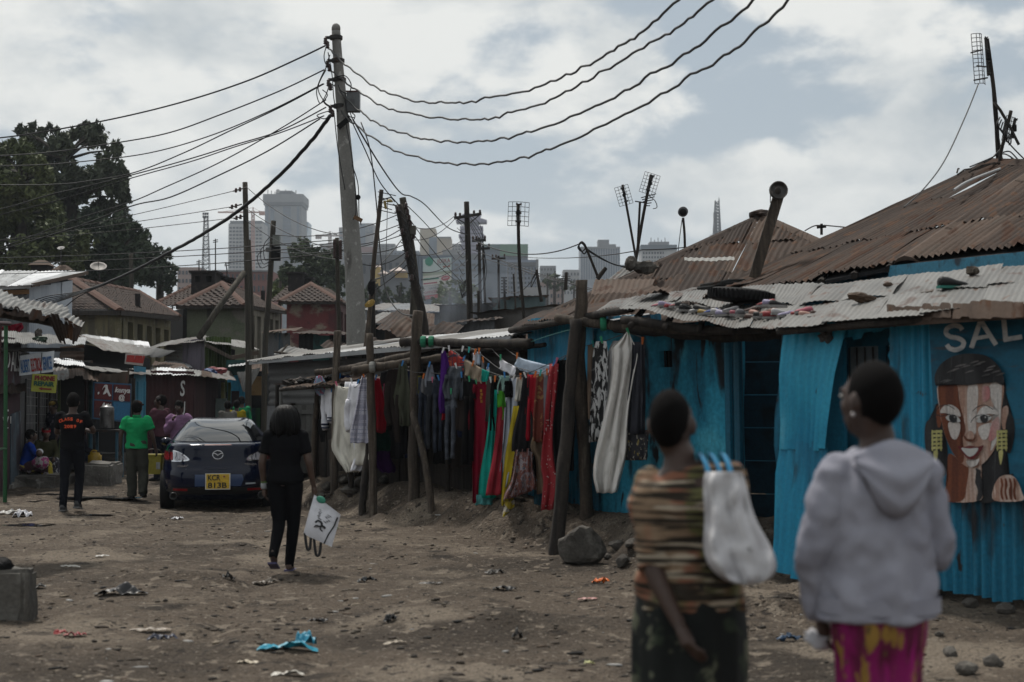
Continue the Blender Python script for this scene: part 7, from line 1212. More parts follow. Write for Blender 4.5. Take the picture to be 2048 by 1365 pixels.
# ------------------------------------------------------------------ trees
def leafM(n,c,c2):return M('leaf_'+n,c,.7,[(c2,.35,.42,.62),(tuple(x*1.5 for x in c2),2.2,.58,.72)],fine=.25,fscale=8,bump=0,spec=.25)
LF1=leafM('dark',(.044,.054,.034),(.066,.078,.046));LF2=leafM('olive',(.062,.078,.032),(.095,.112,.045));LF3=leafM('deep',(.030,.044,.028),(.046,.064,.036));LF4=leafM('mid',(.036,.052,.026),(.06,.08,.038));LF5=leafM('bright',(.06,.085,.025),(.09,.11,.04));BARK=M('bark',(.06,.05,.042),.95,[((.03,.026,.022),3,.45,.62)],bump=.5)
def tree(label,trunk,clumps,mat,Y,leaf=.16,n=220,droop=.0,thick=.35,name='tree',cat='tree',group=None,seed=1,limbs=True):
 """clumps: (px, py, rx px, ry px, depth offset m); leaves are small folded faces spread through the volume of each clump"""
 rs=np.random.default_rng(seed);s=Y/FPX;b=P(*trunk[0],Y);b.z=gz(b.x,b.y);r=thing(name,label,cat,b,group);q=[b-Vector((0,0,.3))]+[P(x,y,Y)for x,y in trunk[1:]];m=len(q);part(MB().tube(spline(q,3),[lerp(thick,thick*.35,i/(3*(m-1)))for i in range(3*(m-1)+1)],8),'trunk',BARK,r,True);tip=q
 V=[];F=[]
 for(x,y,rx,ry,dy)in clumps:
  c=P(x,y,Y+dy);R3=np.array([rx*s,(rx+ry)*.5*s,ry*s]);k=max(30,int(n*(rx*ry)/400));k=int(k*1.25);sub=max(5,k//13)
  if limbs:
   t=min(tip,key=lambda p_:(p_-c).length+(p_.z>c.z)*3);part(MB().tube([t,lerp(t,c,.5)+Vector((0,0,.15)),c],[thick*.16,thick*.10,thick*.04],5),'limb',BARK,r,True)
  d=rs.normal(size=(sub,3));d/=np.linalg.norm(d,axis=1)[:,None];cen=np.array(c)+d*R3*(rs.random((sub,1))**.3)*1.12
  idx=rs.integers(0,sub,k);p=cen[idx]+rs.normal(size=(k,3))*R3*np.array([.12,.12,.13+droop*.2]);p[:,2]-=droop*np.abs(rs.normal(size=k))*ry*s*.5
  a=rs.normal(size=(k,3));a[:,2]=a[:,2]*.8-droop*2;a/=np.linalg.norm(a,axis=1)[:,None];w=np.cross(a,rs.normal(size=(k,3)));w/=np.linalg.norm(w,axis=1)[:,None]+1e-9;L_=leaf*(0.6+.8*rs.random((k,1)))
  o=len(V)*4 if False else sum(len(v_)for v_ in V);vv=np.concatenate([p-a*L_,p+w*L_*.42,p+a*L_,p-w*L_*.42],1).reshape(-1,3);V.append(vv);F.append(o+np.arange(k*4).reshape(k,4))
 v=np.concatenate(V)-np.array(b);f=np.concatenate(F);me=bpy.data.meshes.new('crown');me.vertices.add(len(v));me.vertices.foreach_set('co',v.astype(np.float32).ravel());me.loops.add(f.size);me.loops.foreach_set('vertex_index',f.astype(np.int32).ravel());me.polygons.add(len(f));me.polygons.foreach_set('loop_start',np.arange(0,f.size,4,dtype=np.int32));me.update(calc_edges=True);link('crown',me,mat,r);return r
def scat(x0,y0,x1,y1,n,r0,r1,seed,fn=None,dy=4):
 rs=random.Random(seed);out=[]
 while len(out)<n:
  x,y=rs.uniform(x0,x1),rs.uniform(y0,y1)
  if fn and not fn(x,y):continue
  rr=rs.uniform(r0,r1);out.append((x,y,rr,rr*rs.uniform(.75,1.1),rs.uniform(-dy,dy)))
 return out
ell=lambda cx,cy,rx,ry:(lambda x,y:((x-cx)/rx)**2+((y-cy)/ry)**2<1)
tree('tall dark gum tree with drooping leaf clumps behind the white shed',[(150,600),(150,500),(140,400),(130,320)],scat(35,262,245,470,46,14,24,2,lambda x,y:ell(135,350,108,105)(x,y))+[(45,262,13,10,0),(100,258,15,10,0),(150,264,16,11,0),(200,276,18,13,0),(230,300,14,16,0),(238,360,14,20,0),(250,395,10,14,0),(215,330,16,20,0),(70,255,10,8,0),(248,330,8,9,0),(180,262,10,8,0),(245,420,9,12,0)],LF1,95,.23,330,.55,.8,name='gum_tree',seed=3)
tree('lighter olive green tree at the left edge before the dark gum',[(30,620),(35,540),(40,440),(50,360)],scat(-60,295,110,560,44,16,28,5,lambda x,y:ell(30,430,85,140)(x,y))+[(20,298,20,14,0),(60,320,20,16,0),(90,360,14,18,0),(100,420,14,20,0),(110,500,22,22,0),(150,520,24,22,0),(170,480,18,18,0)],LF2,82,.2,330,.2,.7,seed=7)
tree('deep green spreading tree lower beside the gum tree',[(220,620),(225,560),(235,500)],scat(140,430,300,570,40,16,26,9,lambda x,y:y>430+abs(x-200)*.35)+[(262,452,10,9,0),(285,468,9,8,0),(300,505,14,12,0),(250,460,16,14,0)],LF3,88,.2,330,.2,.6,seed=11);tree('small dark tree at the right end of the tree group',[(320,620),(320,570),(318,530)],scat(285,500,346,580,22,11,17,13,lambda x,y:y>495+abs(x-318)*.9),LF3,100,.2,300,.1,.4,seed=15)
tree('round bushy tree behind the red washed house',[(625,640),(622,580),(618,530)],scat(560,492,690,600,40,13,20,17,lambda x,y:ell(622,562,66,66)(x,y))+[(600,498,12,11,0),(590,508,12,10,0),(638,506,12,10,0),(655,522,11,10,0),(572,535,12,12,0),(680,545,11,14,0),(612,492,8,8,0)],LF4,125,.24,300,.1,.6,seed=19);tree('pale young tree poking over the red house roof left end',[(560,600),(560,585),(562,578)],scat(548,566,580,592,7,8,12,21),LF5,90,.18,260,0,.15,seed=22)
for k,(x,w,h)in enumerate(((705,14,30),(728,14,34),(752,14,40),(776,13,34),(800,13,38),(820,12,30),(842,10,26))):tree(('feathery conifer just right of the concrete pole','second conifer from the concrete pole','tallest conifer under the yellow tower','conifer under the parasol roof gap','conifer under the big parasol roof','conifer beside the leaning poles','small conifer left of the billboard foot')[k],[(x,625),(x,605),(x,612-h)],[(x+random.uniform(-3,3),610-h*t,w*(1.05-t*.75),9,random.uniform(-1,1))for t in(.0,.2,.4,.6,.8,.95)],LF4 if k%2 else LF1,200,.35,300,0,.35,'conifer','tree','conifers before the yellow house',30+k,False)
tree('sunlit yellow green tree at the billboard foot',[(900,620),(900,605),(902,590)],scat(870,572,965,605,18,9,14,40,ell(912,592,48,24)),LF5,230,.35,260,0,.4,seed=41)  # crown in its own yellow green leaf colour
for k,(x,y)in enumerate(((1095,560),(1108,572),(1125,570),(1110,556),(1148,572))):tree(('small round tree before the pink flats','second small tree below the pink flats','small tree at the right end of the pink flats','tree top rising beside the pale low house','bush left of the ribbed tower foot')[k],[(x,y+25),(x,y+8),(x,y)],[(x,y,9,8,0),(x-5,y+4,7,6,0),(x+5,y+5,7,6,0)],LF4,300,.45,260,0,.3,'small_tree','tree','small far trees',50+k,False)
# ------------------------------------------------------------------ people
def remesh(mb,voxel,smooth=3):
 me=mesh_from('tmp',mb.v,mb.f);o=bpy.data.objects.new('tmp',me);COL.objects.link(o)
 m=o.modifiers.new('r','REMESH');m.mode='VOXEL';m.voxel_size=voxel
 if smooth:s=o.modifiers.new('s','SMOOTH');s.factor=.5;s.iterations=smooth
 ev=o.evaluated_get(bpy.context.evaluated_depsgraph_get());e=bpy.data.meshes.new_from_object(ev)
 n=len(e.vertices);v=np.zeros(n*3);e.vertices.foreach_get('co',v);nr=np.zeros(n*3);e.vertices.foreach_get('normal',nr)
 f=[tuple(p.vertices)for p in e.polygons];bpy.data.objects.remove(o);bpy.data.meshes.remove(e);bpy.data.meshes.remove(me)
 return v.reshape(-1,3),nr.reshape(-1,3),f
def wrinkle(v,nr,amp,sc,seed=0):
 out=v.copy()
 for i in range(len(v)):
  p=Vector((v[i][0]*sc[0]+seed,v[i][1]*sc[1],v[i][2]*sc[2]));d=mnoise.noise(p)+.5*mnoise.noise(p*2.1);out[i]+=nr[i]*amp*d
 return out
SKIN=M('skin_dark',(.055,.032,.024),.5,[((.04,.023,.018),6,.45,.65)],fine=.06,bump=.05,spec=.4);SKIN2=M('skin_brown',(.075,.045,.033),.5,[((.055,.033,.025),6,.45,.65)],fine=.06,bump=.05,spec=.4);HAIR=M('hair_black',(.008,.007,.007),.9,fine=.3,fscale=150,bump=.6,bscale=190,bdist=.008,spec=.08);EYEW=flat('eye_white',(.5,.48,.45),.3);EYEB=flat('eye_dark',(.01,.008,.008),.2)
class Person:
 def __init__(s,label,x,y,H,yaw=0.0,female=False,pose=None,head_yaw=0.0,head_pitch=0.0,voxel=.012,skin=None,z=None,w=1.0,leg=1.0,hands=True,group=None,hand_curl=.5):
  s.leg=leg;s.k=H/1.7;s.hs=1.09;s.yaw=yaw;s.fem=female;s.vox=voxel;s.w=w;s.base=Vector((x,y,gz(x,y)if z is None else z));s.root=thing('person',label,'person',s.base,group);s.rot=Matrix.Rotation(yaw,3,'Z');s.skin=skin or SKIN
  J=dict(pel=(0,0,.95),chest=(0,.0,1.25),neck=(0,.0,1.43),head=(0,.015,1.588))
  for sd,g_ in(('L',-1),('R',1)):J.update({'sh'+sd:(g_*.170,0,1.385),'el'+sd:(g_*.225,-.02,1.11),'wr'+sd:(g_*.235,.05,.86),'hp'+sd:(g_*.085,0,.90),'kn'+sd:(g_*.09,.015,.49),'an'+sd:(g_*.085,-.015,.085),'to'+sd:(g_*.10,.15,.03)})
  if female:
   for sd,g_ in(('L',-1),('R',1)):J['hp'+sd]=(g_*.075,0,.90);J['kn'+sd]=(g_*.065,.015,.49);J['an'+sd]=(g_*.06,-.015,.085)
  J.update(pose or{});s.J={a:Vector(b)*s.k for a,b in J.items()};s.hy,s.hp=head_yaw,head_pitch;s.hr=Matrix.Rotation(head_yaw,3,'Z')@Matrix.Rotation(head_pitch,3,'X');s.curl=hand_curl
  s.body(hands)
 def out(s,v):return[tuple(s.base+s.rot@Vector(p))for p in v]
 def emit(s,v,f,name,mat,smooth=True,label=None):mb=MB();mb.v=s.out(v);mb.f=list(f);mb.m=[0]*len(mb.f);return part(mb,name,mat,s.root,smooth,None,label)
 def raw(s,mb,name,mat,smooth=True,to=None):q=MB();q.v=s.out(mb.v);q.f=mb.f;q.m=mb.m;return part(q,name,mat,to or s.root,smooth)
 def rings(s,prof,grow=0.0):
  """elliptical sections along pelvis - chest - neck; prof: (t, rx, ry) with t 0 at pelvis, 1 at chest, 2 at neck"""
  J=s.J;out=[]
  for t,rx,ry in prof:
   p=J['pel']+(J['chest']-J['pel'])*t if t<=1 else J['chest']+(J['neck']-J['chest'])*(t-1)
   ax=(J['chest']-J['pel']).normalized()if t<=.8 else(J['neck']-J['chest']).normalized()if t>1.2 else(J['neck']-J['pel']).normalized()
   lat=(J['shR']-J['shL']).normalized()if t>.5 else(J['hpR']-J['hpL']).normalized();fw=ax.cross(lat).normalized();lat=fw.cross(ax)
   out.append([p+lat*(rx*s.w+grow)*s.k*math.cos(a)+fw*(ry*s.w+grow)*s.k*math.sin(a)for a in(2*math.pi*i/20 for i in range(20))])
  return out
 def tprof(s):return([(-.28,.06,.06),(-.18,.15,.115),(0,.178,.13),(.2,.165,.12),(.5,.135,.10),(.8,.145,.11),(1.1,.152,.115),(1.5,.158,.10),(1.8,.13,.078),(1.97,.062,.055)]if s.fem else[(-.25,.06,.06),(-.16,.14,.10),(0,.16,.108),(.3,.148,.105),(.6,.148,.105),(1,.168,.118),(1.45,.178,.11),(1.8,.145,.082),(1.97,.065,.058)])
 def limb(s,mb,names,rad,n=10,sub=5,grow=0.0,t1=None):
  p=[s.J[a]if isinstance(a,str)else a for a in names];q=[];rr=[]
  for i in range(len(p)-1):
   for k in range(sub):t=k/sub;q.append(lerp(p[i],p[i+1],t));rr.append(lerp(rad[i],rad[i+1],t))
  q.append(p[-1]);rr.append(rad[-1])
  if t1 is not None:m=max(2,int(len(q)*t1));q,rr=q[:m],rr[:m]
  qq=[q[0]]+[(q[i-1]+q[i]*2+q[i+1])/4 for i in range(1,len(q)-1)]+[q[-1]];mb.tube(qq,[(r+grow)*s.k for r in rr],n)
 def hand(s,mb,sd):
  k=s.k;wr,el=s.J['wr'+sd],s.J['el'+sd];d=(wr-el).normalized();g_=-1 if sd=='L' else 1;n=Vector((-g_,.15,0));n=(n-d*n.dot(d)).normalized();c=d.cross(n)*(1 if sd=='R' else-1);c=c if c.y>-.2 else-c
  mb.tube([wr-d*.02*k,wr+d*.03*k,wr+d*.085*k],[.024*k,.033*k,.036*k],10,flat=.62 if abs(n.x)>.5 else .8);mb.blob(wr+d*.055*k,(.026*k,.036*k,.048*k),Matrix((n,c,-d)).transposed(),12,8)
  for i,L_ in enumerate((.072,.082,.076,.060)):
   o=wr+d*.088*k+c*(.033-.022*i)*k;cu=s.curl*(1+.12*i);pts=[o-d*.02*k,o];dd=d
   for j,f in enumerate((.45,.32,.23)):dd=(dd*math.cos(cu*(.5+.2*j))+n*math.sin(cu*(.5+.2*j))).normalized();pts.append(pts[-1]+dd*L_*f*k)
   mb.tube(pts,[.0095*k]*2+[.0092*k,.0085*k,.0072*k],7)
  o=wr+d*.03*k+c*.028*k;t=(c*.8+d*.75+n*.25).normalized();t2=(d+n*.4+c*.2).normalized();mb.tube([o-t*.01*k,o+t*.035*k,o+t*.035*k+t2*.028*k,o+t*.035*k+t2*.05*k],[.013*k,.0115*k,.0105*k,.008*k],8)
 def hp_(s,p):return s.J['head']+s.hr@(Vector(p)*s.k*s.hs)
 def body(s,hands):
  mb=MB();k=s.k;K=k;kh=k*s.hs;mb.loft(s.rings(s.tprof()));mb.tube([s.J['neck']-Vector((0,0,.05))*k,s.J['neck']+Vector((0,.0,.04))*k,s.hp_((0,-.005,-.06))],[.068*k,.058*k,.058*k],12)
  mb.blob(s.hp_((0,-.008,.005)),(.074*kh,.094*kh,.102*kh),s.hr,18,12);mb.blob(s.hp_((0,.035,-.055)),(.054*kh,.056*kh,.062*kh),s.hr,14,9);mb.blob(s.hp_((0,.062,-.022)),(.052*kh,.036*kh,.05*kh),s.hr,14,9);mb.tube([s.hp_((0,.094,.018)),s.hp_((0,.106,-.012)),s.hp_((0,.110,-.024))],[.009*kh,.013*kh,.016*kh],8);mb.blob(s.hp_((0,.092,-.058)),(.024*kh,.012*kh,.007*kh),s.hr,10,6);mb.blob(s.hp_((0,.089,-.071)),(.021*kh,.012*kh,.008*kh),s.hr,10,6)
  for g_ in(-1,1):mb.blob(s.hp_((g_*.078,-.005,-.012)),(.011*kh,.020*kh,.032*kh),s.hr,10,7);mb.blob(s.hp_((g_*.032,.075,.030)),(.026*kh,.014*kh,.009*kh),s.hr,8,5)
  for sd in 'LR':
   s.limb(mb,['sh'+sd,'el'+sd,'wr'+sd],[.046,.041,.026]);mb.blob(s.J['sh'+sd],.046*k,None,12,8);s.limb(mb,['hp'+sd,'kn'+sd,'an'+sd],[(.080 if s.fem else .088)*s.leg,.054*s.leg,.036]);an,to=s.J['an'+sd],s.J['to'+sd];d=to-an;heel=an+Vector((0,-.045,-.03))*k if d.z>-.3*d.length-.05 else an;mb.tube([heel,lerp(heel,to,.45)+Vector((0,0,.012))*k,to],[.033*k,.040*k,.026*k],9)
   if hands:s.hand(mb,sd)
  v,nr,f=remesh(mb,s.vox,2);s.emit(v,f,'body',s.skin)
  for g_ in(-1,1):e=s.raw(MB().blob(s.hp_((g_*.031,.083,.012)),(.014*k,.009*k,.008*k),s.hr,10,7),'eye',EYEW);s.raw(MB().blob(s.hp_((g_*.031,.0905,.012)),(.0065*k,.004*k,.0068*k),s.hr,8,6),'iris',EYEB,to=e)
 def hair_cap(s,mat=None,r=(.083,.101,.108),off=(0,-.022,.018),jit=.05,name='hair'):
  mb=MB().blob(s.hp_(off),tuple(a*s.k*s.hs for a in r),s.hr,22,15,jit=jit,seed=len(s.root['label']));s.raw(mb,name,mat or HAIR)
 def shirt(s,mat,hem=-.12,sleeve=.5,grow=.020,name='shirt',amp=.010,sc=(7,7,12),collar=True,wide=(0,0),sl_r=(.068,.060,.05),vox=None,cut=1.93,hem_mid=None):
  mb=MB();prof=[(hem,.162+wide[0]if not s.fem else .172+wide[0],.118+wide[1]if not s.fem else .132+wide[1])]+[(t,rx+wide[0]*max(0,1-(t-hem)*.7),ry+wide[1]*max(0,1-(t-hem)*.7))for t,rx,ry in s.tprof()if hem+.08<t<cut]+[(cut,.07,.06)]
  mb.loft(s.rings(prof,grow))
  for sd in 'LR':
   mb.blob(s.J['sh'+sd],(.066+grow*.4)*s.k,None,12,8)
   if sleeve:s.limb(mb,['sh'+sd,'el'+sd,'wr'+sd],sl_r,12,6,t1=sleeve)
  v,nr,f=remesh(mb,vox or s.vox*1.1,3);v=wrinkle(v,nr,amp*s.k,sc,len(s.root['label'])*.37);o=s.emit(v,f,name,mat)
  return o
 def trousers(s,mat,rad=(.100,.074,.062),top=.25,name='trousers',amp=.009,sc=(9,9,7),t1=1.0,grow=.014):
  mb=MB();mb.loft(s.rings([(-.26,.06,.06),(-.16,.15,.11),(0,.164+.012*s.fem,.116+.012*s.fem),(top,.155,.11)],grow))
  for sd in 'LR':s.limb(mb,['hp'+sd,'kn'+sd,s.J['an'+sd]+Vector((0,0,-.03))*s.k],rad,12,7,t1=t1)
  v,nr,f=remesh(mb,s.vox*1.1,3);v=wrinkle(v,nr,amp*s.k,sc,3.3);s.emit(v,f,name,mat)
 def shoes(s,mat,sole=None,name='shoe'):
  for sd in 'LR':
   an,to=s.J['an'+sd],s.J['to'+sd];k=s.k;d=(to-an);d.z*=.6;fl=Vector((d.x,d.y,0)).normalized();heel=an-fl*.055*k+Vector((0,0,-.04))*k;up=Vector((0,0,1));mb=MB();mb.tube([heel-fl*.005,lerp(heel,to,.3)+up*.022*k,lerp(heel,to,.65)+up*.016*k,to+fl*.035*k],[.038*k,.050*k,.049*k,.026*k],10);mb.tube([an+up*.03*k,an-up*.02*k],[.045*k,.05*k],10);v,nr,f=remesh(mb,.012,2);o=s.emit(v,f,name,mat)
   if sole:mb=MB();side=fl.cross(up)*.045*k;mb.hexa([heel-fl*.03*k-side-up*.035*k,to+fl*.05*k-side*.7-up*.03*k,to+fl*.05*k+side*.7-up*.03*k,heel-fl*.03*k+side-up*.035*k,heel-fl*.03*k-side-up*.012*k,to+fl*.05*k-side*.7-up*.008*k,to+fl*.05*k+side*.7-up*.008*k,heel-fl*.03*k+side-up*.012*k]);s.raw(mb,'sole',sole,False,to=o)
 def skirt(s,mat,prof,nf=7,amp=.02,name='skirt',n=72,centre=None):
  """prof: (z, rx, ry, x, y)"""
  pp=[Vector((a,b,c))for a,b,c in((p[0],p[1],p[2])for p in prof)];ex=[Vector((p[3]if len(p)>3 else 0,p[4]if len(p)>4 else 0,0))for p in prof];rows=spline(pp,5);exs=spline(ex,5);rg=[];m=len(rows)
  for i,(r_,e)in enumerate(zip(rows,exs)):
   t=i/(m-1);ring=[]
   for j in range(n):
    a=2*math.pi*j/n;fo=amp*(t**.8)*(math.sin(nf*a+1.3*math.sin(t*2))+.5*math.sin(nf*1.7*a+2+t));x=e.x+(r_.y+fo)*math.cos(a);y=e.y+(r_.z+fo)*math.sin(a);ring.append(Vector((x,y,r_.x))*s.k)
   rg.append(ring)
  s.raw(MB().loft(rg),name,mat)
TEE=cloth('black_tee',(.010,.010,.012));LEG=cloth('black_leggings',(.009,.009,.011));HOOD=M('cloth_hoodie',(.29,.29,.335),.95,[((.25,.25,.295),4,.42,.65)],fine=.05,fscale=220,bump=.1,bscale=200,bdist=.002,spec=.05)
MAGENTA=M('cloth_magenta',(.21,.005,.095),.8,[((.10,.006,.035),(16,16,2.2),.46,.58,'Object',3),((.26,.15,.03),(22,22,8),.56,.62,'Object',3),((.30,.010,.15),(24,24,1.6),.58,.7,'Object',2),((.10,.06,.02),(30,30,14),.64,.69,'Object',3)],fine=.08,bump=.15,bscale=60)
TIGER=M('cloth_tiger',(.20,.135,.085),.85,[((.20,.085,.05),(7,7,3),.48,.58,'Object',1),((.12,.115,.045),(7,7,3),.55,.62,'Object',1),((.38,.32,.24),(6,6,26),.57,.64,'Object',1),((.022,.016,.010),(3.6,3.6,62),.47,.54,'Object',1,.25)],fine=.08,bump=.12,bscale=60)
DARKFL=M('cloth_dark_floral',(.010,.013,.012),.85,[((.14,.15,.10),(8,8,8),.55,.60,'Object',3,.5),((.035,.05,.03),(10,10,10),.58,.66,'Object',3),((.15,.16,.11),(16,16,16),.66,.72,'Object',2)],fine=.2,fscale=90,bump=.1)
# --- the woman in the grey hoodie
HX,HY=1.215,4.74;hz=gz(HX,HY)
p=Person('woman in a pale grey hoodie and magenta wrap skirt, seen from behind',HX,HY,(1.775-hz),.05,True,dict(elL=(-.212,.0,1.10),wrL=(-.165,.10,.86),elR=(.215,.02,1.08),wrR=(.14,.21,1.02),shL=(-.146,0,1.345),shR=(.150,0,1.345),head=(-.022,.0,1.588),toL=(-.1,.15,.03),hpL=(-.06,0,.90),hpR=(.06,0,.90),knL=(-.045,.01,.49),knR=(.045,.03,.49)),.55,-.02,.009,SKIN,w=.95,leg=.78)
p.hair_cap(r=(.077,.093,.104),off=(0,-.020,.014),jit=.04)
o=p.raw(MB().blob(p.hp_((-.083,-.004,-.046)),.008,None,10,7),'earring',flat('pearl',(.6,.55,.55),.25))
def hoodie(p):
 mb=MB();k=p.k;pr=[(-.30,.208,.148),(-.1,.198,.142),(.2,.184,.136),(.5,.172,.130),(.8,.166,.128),(1.1,.166,.124),(1.4,.158,.112),(1.65,.125,.09),(1.85,.095,.075),(1.97,.075,.065)];mb.loft(p.rings(pr,.006))
 for sd in 'LR':mb.blob(p.J['sh'+sd]+Vector((0,0,.004)),.066*k,None,14,9);p.limb(mb,['sh'+sd,'el'+sd,'wr'+sd],[.070,.066,.044],14,6)
 v,nr,f=remesh(mb,.009,4);out=v.copy()
 for i in range(len(v)):
  x,y,z=v[i]/k;d=.026*mnoise.noise(Vector((x*9+z*3.2,y*5,z*2.2)))+.022*mnoise.noise(Vector((x*6-z*4,y*6+3,z*9)))+.012*mnoise.noise(Vector((x*17,y*17,z*21)))+.022*(abs(mnoise.noise(Vector((abs(x)*11-z*8,y*4,z*3+5))))-.2)
  if abs(x)<.2 and z<1.2:d+=.008*math.sin(x*42+1.2*math.sin(z*9))*min(1,(1.2-z)*3)
  out[i]+=nr[i]*max(d*.8,-.010)*k
 hd=p.emit(out,f,'hoodie',HOOD)
 # hood hanging down the back: a deep cowl with nested folds
 rows=[]
 for j in range(15):
  t=j/14;w=lerp(.128,.105,t**1.5);zc=1.470-.255*t;ring=[]
  for i in range(33):
   u=-1+i/16;a=abs(u);sag=-.055*a**1.5*(1-t)+.13*t*a**2.2-.012
   bul=.035+.085*math.sin(math.pi*min(1,t*1.02))**.8*(1-a**2.4)+.012*math.sin(t*16+a*3.0)*(1-a*.6);ring.append(Vector((.02+u*w*(1.02-.02*t),-(.088+bul*(.62+.38*t))-.02*t,zc+sag))*k)
  rows.append(ring)
 front=[[q+Vector((0,.03+.05*(1-abs(2*j/14-1)),0))*k for q in row]for j,row in enumerate(rows)]
 p.raw(MB().loft([a+b[::-1]for a,b in zip(rows,front)]),'hood',HOOD)
 p.raw(MB().loft([[Vector((.198*math.cos(a),.139*math.sin(a),z))*k*(1.028 if 0 else 1.03)for a in(2*math.pi*i/40 for i in range(40))]for z in(.862,.868,.905,.911)],False),'hem_band',HOOD)
hoodie(p)
p.skirt(MAGENTA,[(1.0,.15,.115),(.9,.160,.130),(.8,.152,.125),(.68,.134,.115,.0,.01),(.4,.135,.12),(.10,.15,.14)],6,.016)
p.shoes(flat('sandal_brown',(.05,.03,.02)))
q=p.J['wrL']+Vector((.0,.03,-.085));p_=p.base+p.rot@q;solo(MB().blob(p_+Vector((-.005,-.01,.0)),(.045,.03,.03),Matrix.Rotation(.5,3,'Y'),16,11,jit=.7,seed=3),'tissue','crumpled white tissue in the hoodie woman\'s left hand','tissue',CW,smooth=True)
# --- the woman in the striped blouse with the white bag
SX,SY=.632,5.1;sz=gz(SX,SY)
p=Person('woman in a brown tiger-striped blouse and dark floral skirt, carrying a white bag',SX,SY,1.70-sz,-.03,True,dict(elL=(-.142,-.105,1.04),wrL=(-.055,-.195,.86),elR=(.185,.12,1.14),wrR=(.11,.24,1.30),shL=(-.150,0,1.345),shR=(.150,0,1.36),head=(-.062,.005,1.575),neck=(-.035,0,1.425)),-.35,0,.009,SKIN,w=1.0,hand_curl=.55)
p.hair_cap(r=(.071,.090,.104),off=(0,-.020,.012),jit=.02)
o=p.shirt(TIGER,-.22,.56,.018,'blouse',.020,(8,8,11),wide=(.012,.01),sl_r=(.074,.062,.048),vox=.010)
p.skirt(DARKFL,[(1.02,.165,.125),(.92,.195,.15),(.80,.208,.16),(.6,.205,.165),(.35,.20,.17),(.12,.20,.175)],8,.012)
p.shoes(flat('sandal_dark',(.02,.015,.012)))
g('shoulder_bag','white plastic tote bag with blue handles slung on a shoulder','bag',M('bag_white',(.52,.51,.52),.5,[((.46,.45,.47),(7,7,1.6),.45,.65)],fine=.03,bump=.15,bstretch=(13,13,4),bdist=.02),[(944,1412,1484),(960,1407,1490),(1000,1405,1502),(1050,1408,1518),(1095,1413,1536),(1128,1422,1547),(1150,1437,1547),(1163,1455,1536),(1169,1474,1516)],4.86,2.3,.022,.26,seed=12,top_th=.14,group=None,rump=.025)
bag=bpy.data.objects['shoulder_bag']
for a,b_,w in((1398,1418,5.5),(1420,1441,5),(1444,1462,5.5)):
 cl=spline([P(a+4,945,5.24),P(a+1,922,5.18),P(a+1,909,5.07),P(a+6,915,4.97),P(lerp(a,b_,.7),930,4.91),P(b_,952,4.875)],5);hw=Vector((w/FPX*5,0,-.004));th=Vector((0,-.005,.004));part(MB().loft([[q-hw,q+hw,q+hw+th,q-hw+th]for q in cl]),'handle',flat('strap_blue',(.02,.24,.46),.6),bag)
 # --- the woman in black
q=G(567,1147);p=Person('woman in black tee and leggings with a wavy bob, walking away',q.x+.01,q.y,1.66,.0,True,dict(knL=(-.055,-.01,.50),anL=(-.085,-.20,.21),toL=(-.085,-.08,.075),hpL=(-.085,0,.91),knR=(.075,.08,.50),anR=(.035,.08,.085),toR=(.04,.24,.03),elL=(-.235,-.03,1.12),wrL=(-.215,.02,.87),elR=(.245,-.03,1.12),wrR=(.285,.03,.885)),0,0,.010,SKIN2,w=1.02)
p.shirt(TEE,-.1,.46,.014,'shirt',.007,(10,10,14),sl_r=(.066,.062,.05));p.trousers(LEG,(.112,.068,.046),.3,'leggings',.005)
k=p.k;rg=[]
for z,rx,ry,dy in((.125,.02,.02,0),(.115,.07,.075,0),(.085,.108,.115,0),(.03,.137,.134,-.01),(-.04,.150,.135,-.02),(-.11,.150,.128,-.02),(-.165,.138,.112,-.03),(-.19,.11,.085,-.03)):
 rg.append([p.hp_(((rx+.014*math.sin(11*a+z*9)*(.2-z)*4)*math.cos(a),dy+(ry+.013*math.sin(17*a+z*14)*(.2-z)*4)*math.sin(a)-(.02 if math.sin(a)>0 else 0),z+(.022*math.sin(7*a)+.014*math.sin(19*a))*max(0,min(1,(-.02-z)*8))))for a in(2*math.pi*i/72 for i in range(72))])
rg=[[p.J['head']+(v-p.J['head'])*.90 for v in r_]for r_ in rg];p.raw(MB().loft(rg),'hair',M('hair_glossy',(.007,.0065,.007),.5,spec=.14,fine=.2,fscale=120,bump=.6,bstretch=(90,90,6),bdist=.01))
o=p.raw(MB().lathe(p.J['wrL']+Vector((0,-.002,.012)),[(.031,-.03),(.036,-.02),(.036,.02),(.031,.03)],14),'bracelet',flat('bracelet_silver',(.35,.36,.38),.3));p.raw(MB().lathe(p.J['wrL']+Vector((0,-.004,.05)),[(.034,-.008),(.037,0),(.034,.008)],14),'bracelet',flat('bracelet_green',(.12,.22,.05)))
for sd,c in(('L',1),('R',0)):
 an,to=p.J['an'+sd],p.J['to'+sd];up=Vector((0,0,1));d=(to-an);heel=an+Vector((0,-.04,-.075))if sd=='R' else an+Vector((0,-.05,-.09));tt=to+Vector((0,.03,-.03));sd_=Vector((.045,0,0));p.raw(MB().hexa([heel-sd_,heel+sd_,tt+sd_,tt-sd_,heel-sd_+up*.018,heel+sd_+up*.018,tt+sd_+up*.018,tt-sd_+up*.018]),'sandal',flat('flipflop_violet',(.10,.09,.19)),False)
